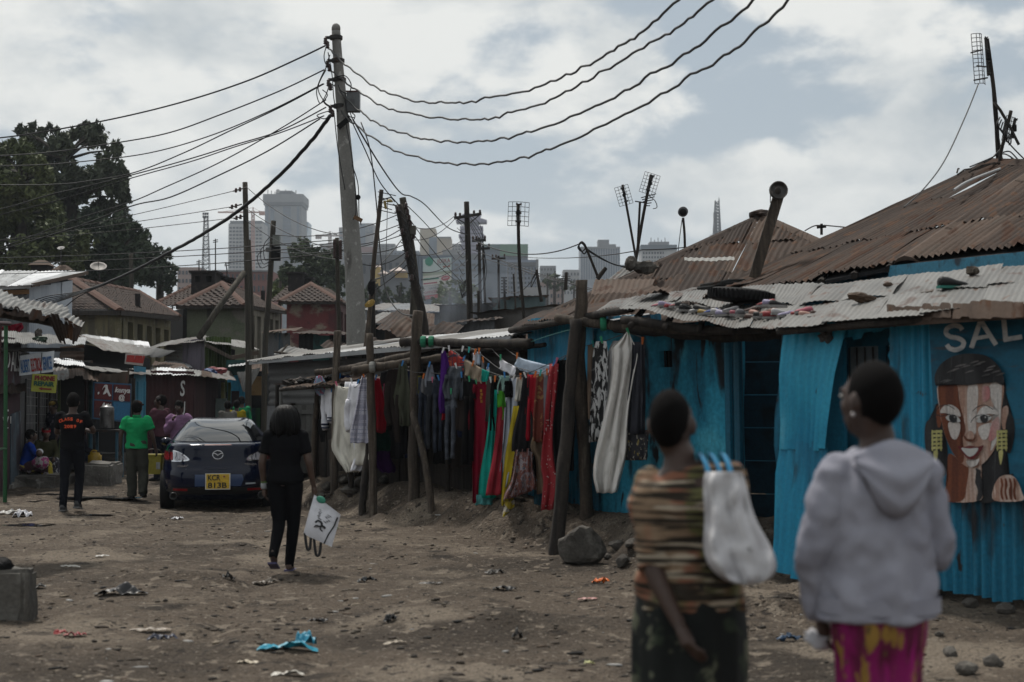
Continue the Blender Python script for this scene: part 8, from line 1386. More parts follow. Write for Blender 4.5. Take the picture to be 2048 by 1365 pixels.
def hand_bag():
 Y=q.y-.10;c=[P(607,1068,Y),P(664,1094,Y),P(681,1030,Y),P(628,990,Y)];r=thing('drawstring_bag','white drawstring bag with black print carried by the woman in black','bag',lerp(c[0],c[2],.5)-Vector((0,0,.3)));bl=lambda u,v,s_:lerp(lerp(c[0],c[1],u),lerp(c[3],c[2],u),v)+Vector((0,-1,0))*(s_*(.05*math.sin(math.pi*u)**.6*math.sin(math.pi*(.06+v*.88))**.7+.008*math.sin(9*u+5*v)*math.sin(math.pi*u))+.02*math.sin(4*v+2*u))
 mb=MB();n=14
 for s_ in(1,-1):mb.grid(lambda u,v:bl(u,v,s_),n,n)
 part(mb,'pouch',CW,r,True);ink=flat('print_black',(.02,.02,.022));pr=lambda u,v:bl(u,v,1)+Vector((0,-.006,0))
 for pts in([(.40,.52),(.50,.50),(.52,.42),(.44,.38)],[(.44,.38),(.34,.36),(.30,.30)],[(.66,.42),(.57,.44),(.52,.42),(.50,.34),(.60,.31)],[(.30,.42),(.34,.48),(.40,.52)]):part(MB().tube(spline([pr(*a)for a in pts],4),.012,6,flat=.3),'print',ink,r)
 for k_ in range(6):v=.78-.028*k_*1.5;part(MB().beam(pr(.30+.03*(k_%2),v),pr(.74-.05*(k_%3),v-.005),.003,.008 if k_>1 else .005),'print',ink,r)
 part(MB().tube([pr(.93,.88),pr(.90,.6),pr(.80,.3),pr(.74,.0)],.008,6),'cord',ink,r)
 for a,b in(((610,1066),(622,1072)),((628,1078),(642,1085))):part(MB().tube(spline([P(a[0],a[1],Y),P(a[0]+2,a[1]+20,Y),P(a[0]+5,a[1]+33,Y),P((a[0]+b[0])/2+4,a[1]+30,Y),P(b[0],b[1],Y)],4),.014,7),'cord_loop',ink,r)
 part(MB().blob(P(642,1000,Y),(.05,.02,.035),Matrix.Rotation(.5,3,'Y')),'toggle',flat('toggle_green',(.05,.30,.20)),r)
hand_bag()
# --- the man in the class tee
q=G(143,1024);p=Person('man in a black tee with orange class print, walking away',q.x,q.y,1.765,.05,False,dict(elL=(-.265,.10,1.13),wrL=(-.12,.28,1.18),elR=(.30,.06,1.15),wrR=(.13,.27,1.18),knL=(-.10,-.02,.48),anL=(-.10,-.10,.09),toL=(-.11,.06,.03),knR=(.085,.10,.52),anR=(.09,-.02,.13),toR=(.09,.13,.05),head=(0,.03,1.59)),0,-.25,.012,SKIN)
p.hair_cap();p.shirt(TEE,-.1,.44,.022,amp=.008,sl_r=(.064,.060,.05));p.trousers(cloth('dark_jeans',(.014,.015,.02)),(.098,.068,.055));p.shoes(flat('sneaker_grey',(.05,.05,.052)),flat('sneaker_sole',(.18,.18,.18)))
ORANGE=flat('print_orange',(.75,.10,.03));n_=8
for i,ch in enumerate('CLASS OF'):
 a=(i-3.5)/3.5;x=a*.145;z=1.325-.035*a*a;yb=-.148-.0+.045*a*a
 if ch!=' ':at=p.base+p.rot@(Vector((x-.016,yb-.012,z))*p.k);text(ch,at,p.rot@Vector((1,-.35*a,-.36*a)),p.rot@Vector((.30*a,0,1)),.062,ORANGE,p.root,bold=.0015,width=.036)
for i,ch in enumerate('2019'):a=(i-1.5);at=p.base+p.rot@(Vector((a*.045-.016,-.158+.006*a*a,1.215))*p.k);text(ch,at,p.rot@Vector((1,-.06*a,0)),(0,0,1),.066,ORANGE,p.root,bold=.0015,width=.036)
# --- the man in the green polo
q=G(272,1000);p=Person('man in a green polo shirt and brown cap, walking away',q.x,q.y,1.70,0,False,dict(elL=(-.27,-.03,1.12),wrL=(-.285,.03,.86),elR=(.27,.0,1.12),wrR=(.31,.08,.88),knR=(.11,.06,.50),anR=(.13,-.06,.13),toR=(.14,.08,.045),anL=(-.07,.0,.085)),-.1,0,.012,SKIN,w=1.04)
p.hair_cap();p.shirt(cloth('polo_green',(.012,.24,.085)),-.22,.42,.026,'polo_shirt',.012,(7,7,10),sl_r=(.088,.084,.07));p.trousers(cloth('khaki_grey',(.065,.065,.055)),(.112,.090,.082),amp=.014);p.shoes(flat('shoe_black',(.012,.012,.013)))
p.raw(MB().blob(p.hp_((0,-.006,.055)),(.088*p.k,.104*p.k,.075*p.k),p.hr,18,11),'cap',cloth('cap_brown',(.06,.035,.03)));p.raw(MB().tube([p.base*0+p.hp_((-.07,.09,.05)),p.hp_((0,.15,.045)),p.hp_((.07,.09,.05))],[.02,.03,.02],8,flat=.4),'cap_peak',cloth('cap_brown',(.06,.035,.03)));p.raw(MB().tube([p.hp_((-.06,-.085,0.01)),p.hp_((0,-.112,.005)),p.hp_((.06,-.085,.01))],.010,6),'cap_strap',flat('strap_dark',(.02,.02,.02)));p.raw(MB().lathe(p.J['neck']+Vector((0,0,.015)),[(.075,-.03),(.078,0),(.07,.02),(.064,.02)],16),'collar',cloth('polo_green',(.012,.24,.085)))
for z_,c in((.02,(.5,.5,.5)),(.0,(.35,.05,.05))):p.raw(MB().box(p.J['shR']+Vector((.118,-.02,-.16+z_))*p.k,(.012,.05,.02)),'sleeve_mark',flat('mark_%d'%int(c[1]*100),c),False)
# --- the two men beside the car
p=Person('man in a dusty maroon shirt looking left, behind the car',(322-1024)/FPX*30,30,1.80,1.0,False,dict(elL=(-.25,.0,1.12),wrL=(-.26,.08,.86)),.65,0,.014,SKIN);p.hair_cap();p.shirt(cloth('dusty_maroon',(.10,.045,.06)),-.2,1.0,.028,amp=.014,sl_r=(.082,.072,.055));p.trousers(cloth('navy_trouser',(.012,.014,.025)));p.shoes(flat('shoe_black',(.012,.012,.013)));p.raw(MB().blob(p.hp_((0,-.012,.05)),(.085*p.k,.10*p.k,.072*p.k),p.hr,16,10),'cap',cloth('cap_grey',(.10,.09,.09)))
p=Person('man in a lilac shirt holding his chin beside the car',(360-1024)/FPX*28.6,28.6,1.72,math.pi-.1,False,dict(elL=(-.24,.04,1.12),wrL=(-.23,.12,.88),elR=(.24,.06,1.08),wrR=(.06,.22,1.33),head=(0,.045,1.58)),0,-.3,.014,SKIN);p.hair_cap();p.shirt(cloth('lilac_shirt',(.33,.19,.33)),-.3,1.0,.034,amp=.018,sl_r=(.092,.082,.058));p.trousers(cloth('dark_trouser',(.02,.02,.024)));p.shoes(flat('shoe_black',(.012,.012,.013)))
# --- people sitting along the kerb at the left
def seated(label,px,Y,H,yaw,top,bottom,seat=.34,fem=True,hy=0.0,reach=.38,hair=None,skirt=True,band=None,lean=.06,arms=None,leg=.42):
 x=(px-1024)/FPX*Y;dz=.95-seat;z0=gz(x,Y);po=dict(pel=(0,-.05,seat+.02),chest=(0,lean-.02,seat+.34),neck=(0,lean,seat+.54),head=(0,lean+.03,seat+.70),shL=(-.165,lean,seat+.49),shR=(.165,lean,seat+.49),elL=(-.23,lean+.06,seat+.23),elR=(.23,lean+.06,seat+.23),wrL=(-.14,lean+.26,seat+.15),wrR=(.14,lean+.26,seat+.15),hpL=(-.09,.0,seat+.02),hpR=(.09,.0,seat+.02),knL=(-.13,reach,seat+.10),knR=(.13,reach,seat+.10),anL=(-.11,reach+.06,.085),anR=(.11,reach+.06,.085),toL=(-.12,reach+.22,.03),toR=(.12,reach+.22,.03))
 po.update(arms or{});p=Person(label,x,Y,H,yaw,fem,po,hy,0,.014,SKIN2);p.hair_cap(jit=.06)if hair is None else hair(p);p.shirt(top,-.1,.95,.022,'sweater',.012,sl_r=(.072,.064,.05))
 if skirt:
  mb=MB();k=p.k;mb.loft(p.rings([(-.2,.2,.16),(0,.2,.16),(.25,.16,.12)],.02));[p.limb(mb,['hp'+s_,'kn'+s_,'an'+s_],[.14,.13,.12],12,6)for s_ in 'LR'];mb.loft([[lerp(p.J['hpL'],p.J['knL'],t)+Vector((0,0,.10))*k,lerp(p.J['hpR'],p.J['knR'],t)+Vector((0,0,.10))*k,lerp(p.J['hpR'],p.J['knR'],t)-Vector((0,0,.12))*k,lerp(p.J['hpL'],p.J['knL'],t)-Vector((0,0,.12))*k]for t in(0,1)]);v,nr,f=remesh(mb,.018,4);v=wrinkle(v,nr,.02,(8,8,8));p.emit(v,f,'wrap_skirt',bottom)
 else:p.trousers(bottom)
 p.shoes(flat('shoe_black',(.012,.012,.013)));return p
KAN1=M('cloth_kanga_yellow',(.05,.012,.02),.85,[((.38,.30,.02),(5,5,5),.53,.57,'Object',1,.5),((.32,.28,.30),(9,9,9),.60,.64,'Object',1),((.02,.01,.02),(12,12,12),.62,.66,'Object',1)],bump=.1);KAN2=M('cloth_kanga_white',(.02,.018,.025),.85,[((.40,.40,.42),(9,9,9),.52,.56,'Object',2,.8),((.05,.04,.07),(16,16,16),.57,.61,'Object',1)],bump=.1);PINKF=M('cloth_pink_floral',(.45,.42,.43),.85,[((.40,.05,.20),(12,12,12),.5,.55,'Object',2),((.08,.10,.05),(20,20,20),.62,.66)],bump=.1)
p=seated('woman in a royal blue sweater seated on the kerb, face turned right',56,28.6,1.62,-1.25,cloth('royal_blue',(.012,.05,.32)),KAN1,.36,arms=dict(wrR=(.04,.20,.72),elR=(.22,.18,.66)))
def wrap(p):p.hair_cap(r=(.088,.10,.10),off=(0,-.03,.02));p.raw(MB().loft([[p.hp_((.086*math.cos(a),.103*math.sin(a)-.008,z-.25*.1*math.sin(a)))for a in(2*math.pi*i/24 for i in range(24))]for z in(.035,.045,.075,.085)],False),'headband',cloth('band_red',(.34,.02,.03)))
seated('woman with a red headband and floral wrap seated facing the street',92,29.4,1.64,math.pi+.55,cloth('moss_top',(.06,.06,.03)),KAN2,.36,hy=-.1,hair=wrap,arms=dict(wrL=(-.10,.42,.52),wrR=(.12,.40,.5)))
c=P(80,915,28.2);r=thing('person','baby in a white cap and pink floral wrap on the seated women\'s laps','person',c-Vector((0,0,.2)));mb=MB();mb.blob(c+Vector((.02,0,-.10)),(.16,.12,.13),None,16,11,jit=.3,seed=2);v,nr,f=remesh(mb,.015,2);b_=MB();b_.v=[tuple(a)for a in v];b_.f=f;b_.m=[0]*len(f);part(b_,'wrap',PINKF,r,True);part(MB().blob(c+Vector((.0,-.05,.08)),(.065,.07,.075)),'body',SKIN2,r,True);part(MB().blob(c+Vector((.0,-.02,.105)),(.07,.072,.065)),'cap',CW,r,True)
seated('man in dark jacket seated in shadow with outstretched shoes',158,31,1.72,-1.2,cloth('shadow_jacket',(.02,.02,.03)),cloth('shadow_jeans',(.02,.028,.05)),.42,False,skirt=False,reach=.45)  # jacket and jeans in their own dark cloth colours
p=Person('man in a dark patterned shirt and yellow cap standing in the shop doorway',(108-1024)/FPX*30.8,30.8,1.70,math.pi-.8,False,dict(elR=(.25,.06,1.12),wrR=(.2,.25,1.02)),.3,-.2,.014,SKIN);p.hair_cap();p.shirt(M('cloth_dark_pattern',(.02,.022,.04),.85,[((.16,.15,.19),14,.57,.62,'Object',2)],bump=.1),-.2,.5,.024);p.trousers(cloth('dark_trouser',(.02,.02,.024)));p.shoes(flat('shoe_black',(.012,.012,.013)));p.raw(MB().blob(p.hp_((0,-.005,.05)),(.086*p.k,.102*p.k,.07*p.k),p.hr,16,10),'cap',cloth('cap_yellow',(.22,.15,.03)))  # dark blue shirt cloth with a pale print
for px,Y,H,yaw,c,lb,hc in((474,37.5,1.66,.1,cloth('yellow_shirt',(.38,.30,.02)),'person in a bright yellow top at the far end beyond the car',None),(484,39.5,1.74,0,cloth('bright_green_top',(.03,.28,.12)),'person in a green top behind the yellow one, far beyond the car',None),(456,36.8,1.66,.5,cloth('grey_shawl',(.19,.18,.165)),'woman with a yellow headscarf and grey shawl beyond the car',cloth('scarf_yellow',(.30,.25,.06)))):
 p=Person(lb,(px-1024)/FPX*Y,Y,H,yaw,hc is not None,None,0,0,.018,SKIN,z=gz((px-1024)/FPX*Y,Y));p.hair_cap();p.shirt(c,-.2,.9,.03 if hc is None else .05,'top' if hc is None else 'shawl',.014,wide=(0,0)if hc is None else(.06,.05));p.trousers(cloth('dark_trouser',(.02,.02,.024)))
 if hc:p.raw(MB().blob(p.hp_((0,-.018,.02)),(.09*p.k,.108*p.k,.108*p.k),p.hr,16,10),'headscarf',hc)
 # ------------------------------------------------------------------ the dark blue saloon
def car():
 cy=22.75;cx=(437-1024)/FPX*cy;head=math.atan2(-cx,cy)-.02;rot=Matrix.Rotation(head,3,'Z');b=Vector((cx,cy,gz(cx,cy+1.2)-.03));r=thing('parked_car','dark blue saloon car with a yellow number plate, seen from behind','car',b)
 PAINT=M('car_paint',(.0018,.006,.026),.12,fine=0,bump=0,spec=.2);PAINT.node_tree.nodes['Principled BSDF'].inputs['Coat Weight'].default_value=.2;PAINT.node_tree.nodes['Principled BSDF'].inputs['Coat Roughness'].default_value=.05
 GLASS=M('car_glass',(.006,.007,.009),.02,fine=0,bump=0,spec=.75);PLAS=M('car_plastic',(.012,.012,.013),.6,fine=.1,bump=0);CHR=M('car_chrome',(.6,.6,.62),.12,metal=1.0,fine=0,bump=0);REDL=M('lamp_red',(.22,.008,.012),.15,fine=.1,bump=0,spec=.8);CLEAR=M('lamp_clear',(.42,.42,.46),.12,[((.12,.12,.14),(30,30,10),.45,.6)],fine=.1,bump=0,spec=.9)
 S=1.045;tr=lambda p:b+rot@(Vector(p)*S)
 def add(mb,name,mat,smooth=True,to=None,label=None):q=MB();q.v=[tuple(tr(p))for p in mb.v];q.f=mb.f;q.m=mb.m;return part(q,name,mat,to or r,smooth,None,label)
 I=lambda z,t:float(np.interp(z,[a for a,_ in t],[c for _,c in t]))
 W1=[(.20,.80),(.32,.865),(.5,.895),(.68,.90),(.82,.885),(.95,.855),(1.03,.82),(1.07,.78)];YR=[(.20,.20),(.30,.07),(.42,.01),(.55,.0),(.64,.015),(.70,.07),(.78,.10),(.90,.115),(.99,.12),(1.035,.13),(1.06,.17),(1.07,.24)];YF=[(.20,4.5),(.4,4.68),(.6,4.7),(.75,4.6),(.9,4.3),(1.0,3.8),(1.07,3.5)]
 W2=[(1.03,.80),(1.12,.76),(1.25,.655),(1.36,.565),(1.42,.50),(1.445,.42)];YR2=[(1.03,.50),(1.10,.66),(1.2,.93),(1.3,1.25),(1.38,1.58),(1.425,1.95),(1.445,2.3)];YF2=[(1.03,4.0),(1.2,3.5),(1.35,3.05),(1.42,2.75),(1.445,2.55)]
 def plan(z,w,yr,yf,n=4.2,N=64):
  wz,a,c=I(z,w),I(z,yr),I(z,yf);m,h=(a+c)/2,(c-a)/2;sg=lambda x:math.copysign(abs(x)**(2/n),x);return[(wz*sg(math.cos(t)),m+h*sg(math.sin(t)),z)for t in(2*math.pi*(i+.5)/N for i in range(N))]
 def rear(x,z,up=False):
  w,yr,yf=(W2,YR2,YF2)if up else(W1,YR,YF);wz,a,c=I(z,w),I(z,yr),I(z,yf);m,h=(a+c)/2,(c-a)/2;return m-h*max(0,1-min(1,abs(x/wz))**4.2)**(1/4.2)
 zs=[.20,.25,.30,.36,.42,.5,.58,.64,.67,.70,.74,.80,.88,.95,.99,1.02,1.04,1.06,1.07]
 add(MB().loft([[Vector(p)for p in plan(z,W1,YR,YF)]for z in zs]),'body',PAINT);add(MB().loft([[Vector(p)for p in plan(z,W2,YR2,YF2)]for z in np.linspace(1.03,1.445,14)]),'roof',PAINT)
 def patch(name,poly,mat,up=False,off=.006,to=None,cuts=2,yoff=0.0):
  bm=bmesh.new();f=bm.faces.new([bm.verts.new((x,0,z))for x,z in poly]);bmesh.ops.triangulate(bm,faces=[f],ngon_method='EAR_CLIP');bmesh.ops.subdivide_edges(bm,edges=bm.edges[:],cuts=cuts,use_grid_fill=True);bmesh.ops.triangulate(bm,faces=bm.faces[:]);bm.verts.index_update();mb=MB();vv=[Vector((v.co.x,rear(v.co.x,v.co.z,up)-off+yoff,v.co.z+(.004 if up else 0)))for v in bm.verts];fs=[tuple(v.index for v in f_.verts)for f_ in bm.faces];n0=len(vv);mb.add(vv,fs)
  bm.free();return add(mb,name,mat,True,to)
 sm=lambda pts:[(p.x,p.y)for p in spline([Vector((*q,0))for q in pts+pts[:1]],4)[:-1]]
 patch('rear_window',[(-.70,1.095),(-.4,1.085),(0,1.08),(.4,1.085),(.70,1.095),(.615,1.23),(.51,1.365),(.28,1.39),(0,1.395),(-.28,1.39),(-.51,1.365),(-.615,1.23)],GLASS,True,.010,cuts=5)
 patch('brake_light',[(-.20,1.055),(.20,1.055),(.20,1.043),(-.20,1.043)],M('lamp_dim_red',(.10,.006,.008),.2,fine=0,bump=0),False,.004)
 # side windows
 for g_ in(-1,1):
  mb=MB();q=[]
  for t,z0,z1 in((1.15,1.09,1.22),(1.7,1.09,1.37),(2.4,1.09,1.39),(3.0,1.09,1.34),(3.45,1.09,1.18)):
   for z in(z0,z1):
    wz,a,c=I(z,W2),I(z,YR2),I(z,YF2);m,h=(a+c)/2,(c-a)/2;q.append(Vector((g_*(wz*max(0,1-min(1,abs((t-m)/h))**4.2)**(1/4.2)+.006),t,z)))
  mb.add(q,[(2*i,2*i+2,2*i+3,2*i+1)for i in range(4)]);add(mb,'side_window',GLASS)
  add(MB().blob((g_*.93,2.95,1.03),(.10,.08,.07)),'wing_mirror',PAINT)
  # tail lamps
 for g_ in(-1,1):
  X=lambda pts:[(g_*x,z)for x,z in(pts if g_<0 else pts[::-1])];cl=[(-.862,.965),(-.76,.972),(-.66,.965),(-.56,.93),(-.46,.865),(-.43,.815),(-.55,.795),(-.78,.79),(-.85,.82)]
  h=patch('tail_lamp',sm([(g_*-x*-1 if False else x*(1 if g_<0 else-1),z)for x,z in cl][::1 if g_<0 else-1]),CHR,False,.007,cuts=3)
  mk=lambda pts:sm([(x*(1 if g_<0 else-1),z)for x,z in pts][::1 if g_<0 else-1])
  patch('red_lens',mk([(-.850,.945),(-.79,.945),(-.745,.90),(-.74,.84),(-.76,.815),(-.83,.82),(-.862,.88)]),REDL,False,.012,h);patch('inner_ring',mk([(-.74,.93),(-.69,.935),(-.68,.88),(-.685,.82),(-.715,.815),(-.725,.87)]),REDL,False,.013,h);patch('clear_lens',mk([(-.66,.945),(-.60,.935),(-.53,.895),(-.465,.835),(-.56,.815),(-.655,.815)]),CLEAR,False,.012,h)
  patch('reflector',[(g_*-.56+a,z)for a,z in((-.11,.385),(.11,.385),(.11,.35),(-.11,.35))],REDL,False,.02);
  add(MB().lathe((g_*.66,.10,.275),[(.045,-.06),(.055,-.06),(.055,.05),(.04,.05),(.038,-.05)],16,0,Vector((0,-1,0))),'exhaust',M('exhaust_steel',(.09,.09,.09),.35,metal=.8,fine=0,bump=0))
  for yy in(.95,3.72):
   w=add(MB().lathe((g_*.79,yy,.315),[(.20,-.10),(.29,-.105),(.325,-.085),(.33,0),(.325,.085),(.29,.105),(.20,.10)],28,0,Vector((g_,0,0))),'wheel',BLACK);add(MB().lathe((g_*.865,yy,.315),[(.03,.03),(.19,.02),(.205,.035),(.21,-.05)],20,0,Vector((g_,0,0))),'rim',CHR,to=w)
   # emblem, lettering, plate, lower trim
 ring=[Vector((.078*math.cos(t),0,.895+.064*math.sin(t)))for t in(2*math.pi*i/28 for i in range(29))];em=add(MB().tube([Vector((p.x,rear(p.x,p.z)-.012,p.z))for p in ring],.0075,6),'emblem',CHR);wing=[(-.072,.915),(-.045,.918),(-.015,.90),(0,.882),(.015,.90),(.045,.918),(.072,.915)];add(MB().tube([Vector((x,rear(x,z)-.012,z))for x,z in wing],.0075,6),'emblem_wing',CHR,to=em)
 X=rot@Vector((1,0,0));Z=Vector((0,0,1));lt=lambda s_,x,z,w,h:text(s_,tr((x,rear(x+w/2,z)-.008,z)),X,Z,h,CHR,r,width=w*S)
 lt('mazda',-.60,.715,.19,.055);lt('ATENZA',.36,.735,.23,.045)
 rc=M('plate_recess',(.012,.035,.10),.35,fine=0,bump=0,spec=.6);patch('plate_recess',[(-.34,.60),(.37,.60),(.39,.52),(.35,.42),(-.34,.42)],rc,False,.004)
 pb=add(MB().box((.005,-.018,.495),(.375,.012,.245)),'number_plate',flat('plate_white',(.55,.53,.48)),False);add(MB().box((.005,-.026,.497),(.345,.006,.22)),'plate_face',M('plate_yellow',(.52,.34,.03),.5,[((.40,.25,.03),6,.5,.65)],bump=0),False,to=pb)
 ik=flat('plate_ink',(.03,.03,.02));text('KCR',tr((-.145,-.031,.515)),X,Z,.118,ik,r,bold=.003,width=.19*S);text('813B',tr((-.145,-.031,.40)),X,Z,.118,ik,r,bold=.003,width=.285*S);add(MB().box((.10,-.031,.57),(.03,.004,.022)),'plate_badge',flat('badge_red',(.25,.06,.08)),False,to=pb)
 patch('sticker',[(.42,.47),(.57,.475),(.57,.45),(.42,.445)],flat('sticker_white',(.5,.55,.6)),False,.008)
 patch('lower_trim',[(-.80,.40),(-.3,.41),(0,.36),(.3,.41),(.80,.40),(.82,.33),(.5,.29),(-.5,.29),(-.82,.33)],PLAS,False,.012,cuts=4)
 patch('deck_gap',[(-.80,.685),(.80,.685),(.80,.677),(-.80,.677)],PLAS,False,.003,cuts=4);add(MB().box((0,2.3,.24),(1.3,3.9,.10)),'underbody',DARK,False);add(MB().tube([(-.5,.5,.22),(.5,.5,.24)],.05,8),'axle',DARK)
 add(MB().tube([(.45,1.75,1.42),(.45,1.62,1.56)],.006,5),'aerial',PLAS)
car()
# ------------------------------------------------------------------ stones, litter and small things
def rock(label,c,r,seed,mat=STONE,name='rock',cat='rock',group=None,cut=None,rot=0.0,sink=.25,jit=.45,sub=3):
 bm=bmesh.new();bmesh.ops.create_icosphere(bm,subdivisions=sub,radius=1.0);rs=random.Random(seed);pl=[(Vector((rs.uniform(-1,1),rs.uniform(-1,1),rs.uniform(-.6,1))).normalized(),rs.uniform(.55,.82))for _ in range(9)]
 for v in bm.verts:
  d=v.co.normalized()
  for n,h in pl:
   t=v.co.dot(n)
   if t>h:v.co-=n*(t-h)
  v.co*=1+jit*.22*mnoise.noise(d*2.3+Vector((seed,0,0)))+jit*.08*mnoise.noise(d*7+Vector((seed,0,0)))
 R3=Matrix.Rotation(rot,3,'Z');vs=[Vector(c)+R3@Vector((v.co.x*r[0],v.co.y*r[1],v.co.z*r[2]))+Vector((0,0,r[2]*(1-sink)))for v in bm.verts];mb=MB().add(vs,[tuple(v.index for v in f.verts)for f in bm.faces]);bm.free();return solo(mb,name,label,cat,mat,group,False)
q=G(1165,1128);rock('big angular boulder at the foot of the leaning post',q,(.27,.24,.22),4,sink=.15)
for k,(x,y,r,lb)in enumerate(((1232,1100,.09,'grey stone behind the big boulder'),(1262,1098,.08,'small pale stone by the striped blouse elbow'),(1215,1118,.05,'little stone touching the big boulder'),(1245,1135,.10,'flat brown stone near the striped blouse'),(1295,1120,.06,'stone half hidden by the striped blouse'),(700,990,.13,'dark stone under the white petticoat end'),(722,975,.14,'stone between petticoat post and pale post'),(690,968,.12,'rounded stone behind the petticoat post'),(740,980,.12,'dark stone beside the pale post foot'),(712,955,.12,'stone heaped on the others under the petticoat'),(655,985,.10,'stone by the foot of the stump post'),(770,968,.10,'stone behind the straight pale post'),(645,1000,.07,'small stone left of the stump post'),(1940,1215,.07,'grey stone at the salon wall foot'),(2010,1228,.08,'rough stone at the right frame edge by the salon'),(1900,1318,.06,'pale stone near the magenta skirt'),(1935,1350,.07,'flat stone low right of the magenta skirt'),(1985,1335,.07,'brown stone in the bottom right corner'),(1880,1275,.035,'white chip of stone right of the skirt'))):
 q=G(x,y);rock(lb,q,(r*1.2,r,r*.75),20+k,name='stone',cat='stone',group='stones at the bank',rot=k*.7,sub=2)
 # puddles
WATER=M('puddle_water',(.035,.036,.04),.04,[((.06,.05,.042),1.2,.52,.6)],fine=0,bump=.08,bscale=6,bdist=.01,spec=.7)
for k,(x,y,rx,ry)in enumerate(((190,998,1.0,.45),(110,1003,.8,.3),(255,1000,.5,.3),(180,1032,.45,.2),(60,1052,.6,.35),(95,990,.7,.25),(640,1012,.3,.2))):
 q=G(x,y);z=max(gz(q.x+a,q.y+c)for a in(-.2,.2)for c in(-.1,.1))+.006;n=40;pts=[]
 for i in range(n):a=2*math.pi*i/n;f=.62+.55*mnoise.noise(Vector((math.cos(a)*1.6,math.sin(a)*1.6,k*5.1)));pts.append(Vector((q.x+rx*f*math.cos(a),q.y+ry*f*math.sin(a),z)))
 o=solo(MB().add(pts+[Vector((q.x,q.y,z))],[(i,(i+1)%n,n)for i in range(n)]),'puddle',None,None,WATER);o['kind']='structure';o['label']='shallow dirty puddle on the street'
 # concrete block, kerbs, plinth
def block(label,px0,py0,px1,py1,Y,d,mat,name,cat='block',jit=.02,group=None):
 a,c=P(px0,py1,Y),P(px1,py0,Y);mb=MB();n=8;bm=bmesh.new();bmesh.ops.create_cube(bm,size=1.0);bmesh.ops.bevel(bm,geom=bm.edges[:],offset=.07,segments=2,affect='EDGES');bmesh.ops.subdivide_edges(bm,edges=bm.edges[:],cuts=2,use_grid_fill=True)
 w,h=c.x-a.x,c.z-a.z+.12;cen=Vector(((a.x+c.x)/2,Y+d/2,(a.z-.12+c.z)/2));vs=[]
 for v in bm.verts:p=cen+Vector((v.co.x*w,v.co.y*d,v.co.z*h));vs.append(p+Vector((mnoise.noise(p*3),mnoise.noise(p*3+Vector((7,0,0))),mnoise.noise(p*3+Vector((0,9,0)))))*jit*2)
 mb.add(vs,[tuple(v.index for v in f.verts)for f in bm.faces]);bm.free();return solo(mb,name,label,cat,mat,group,False)
KERB=M('kerb_concrete',(.20,.19,.175),.95,[((.11,.10,.09),2,.45,.64),((.30,.29,.27),6,.58,.7)],fine=.2,bump=.5,bscale=14,bdist=.02)
block('broken concrete block at the lower left corner',-40,1142,40,1226,11.0,.45,M('old_block',(.15,.14,.125),.95,[((.06,.055,.05),(2,2,.7),.45,.62),((.21,.20,.18),5,.58,.7)],fine=.2,bump=.6,bscale=12,bdist=.03),'concrete_block',jit=.025);rock('dark lump lying on the broken concrete block',P(5,1140,11.15),(.10,.08,.06),91,BLACK,'lump','lump')
block('long kerb slab on which the women sit',20,952,118,978,28.0,1.1,KERB,'kerb_slab','kerb',.03);block('white-topped concrete slab before the seated man',150,928,220,968,28.6,1.0,KERB,'kerb_slab','kerb',.03);block('dark stone step below the food stall',178,908,240,936,31.2,.8,M('dark_step',(.07,.065,.06),.95,bump=.4),'step','step',.02);block('pale low kerb edge left of the seated women',-60,968,22,985,27.5,.8,KERB,'kerb_slab','kerb',.03)
# things standing by the food stall
z0=lambda px,Y:Vector(((px-1024)/FPX*Y,Y,gz((px-1024)/FPX*Y,Y)))
Y=31.2;b=z0(215,Y);s=Y/FPX;r=thing('tea_urn','dented aluminium tea urn with lid before the painted board','urn',P(214,860,Y));ALU=M('aluminium',(.30,.30,.30),.4,[((.12,.115,.11),(4,4,1.5),.45,.66)],metal=.5,fine=.1,bump=.1);part(MB().lathe(P(214,857,Y),[(.145,0),(.15,.02),(.148,.40),(.155,.42),(.145,.43)],24),'pot',ALU,r,True);part(MB().lathe(P(214,818,Y),[(.152,0),(.15,.03),(.10,.06),(.03,.075),(.025,.10),(.0,.105)],24),'lid',ALU,r,True);part(MB().tube([P(212,829,Y-.16),P(218,829,Y-.16)],.014,6),'handle',ALU,r);part(MB().tube([P(214,850,Y-.15),P(214,853,Y-.22)],.014,6),'tap',ALU,r)
r=thing('stove_table','low blue table under the tea urn','table',b);zt=P(214,860,Y).z
for dx in(-.28,.28):
 for dy in(-.2,.25):part(MB().beam(Vector((b.x+dx,Y+dy,b.z-.02)),Vector((b.x+dx,Y+dy,zt-.03)),.05,.05),'leg',flat('table_blue',(.04,.13,.20)),r)
part(MB().box((b.x,Y+.02,zt-.02),(.75,.6,.04)),'top',IRON,r)
def can(label,px,Y,w,h,d,mat,name='jerrycan',cap=None,zoff=0.0):
 b=z0(px,Y)+Vector((0,0,zoff));r=thing(name,label,name.replace('_',' '),b,'cans by the food stall');bm=bmesh.new();bmesh.ops.create_cube(bm,size=1);bmesh.ops.bevel(bm,geom=bm.edges[:],offset=.16,segments=3,affect='EDGES');mb=MB().add([b+Vector((v.co.x*w,v.co.y*d,(v.co.z+.5)*h))for v in bm.verts],[tuple(v.index for v in f.verts)for f in bm.faces]);bm.free();part(mb,'body',mat,r,True);part(MB().lathe(b+Vector((w*.28,0,h*.97)),[(.028,0),(.03,.04),(.0,.045)],10),'cap',cap or IRON,r);part(MB().tube(spline([b+Vector((-w*.35,0,h*.95)),b+Vector((-w*.2,0,h*1.1)),b+Vector((w*.1,0,h*1.08)),b+Vector((w*.16,0,h*.95))],4),.018,6),'handle',mat,r)
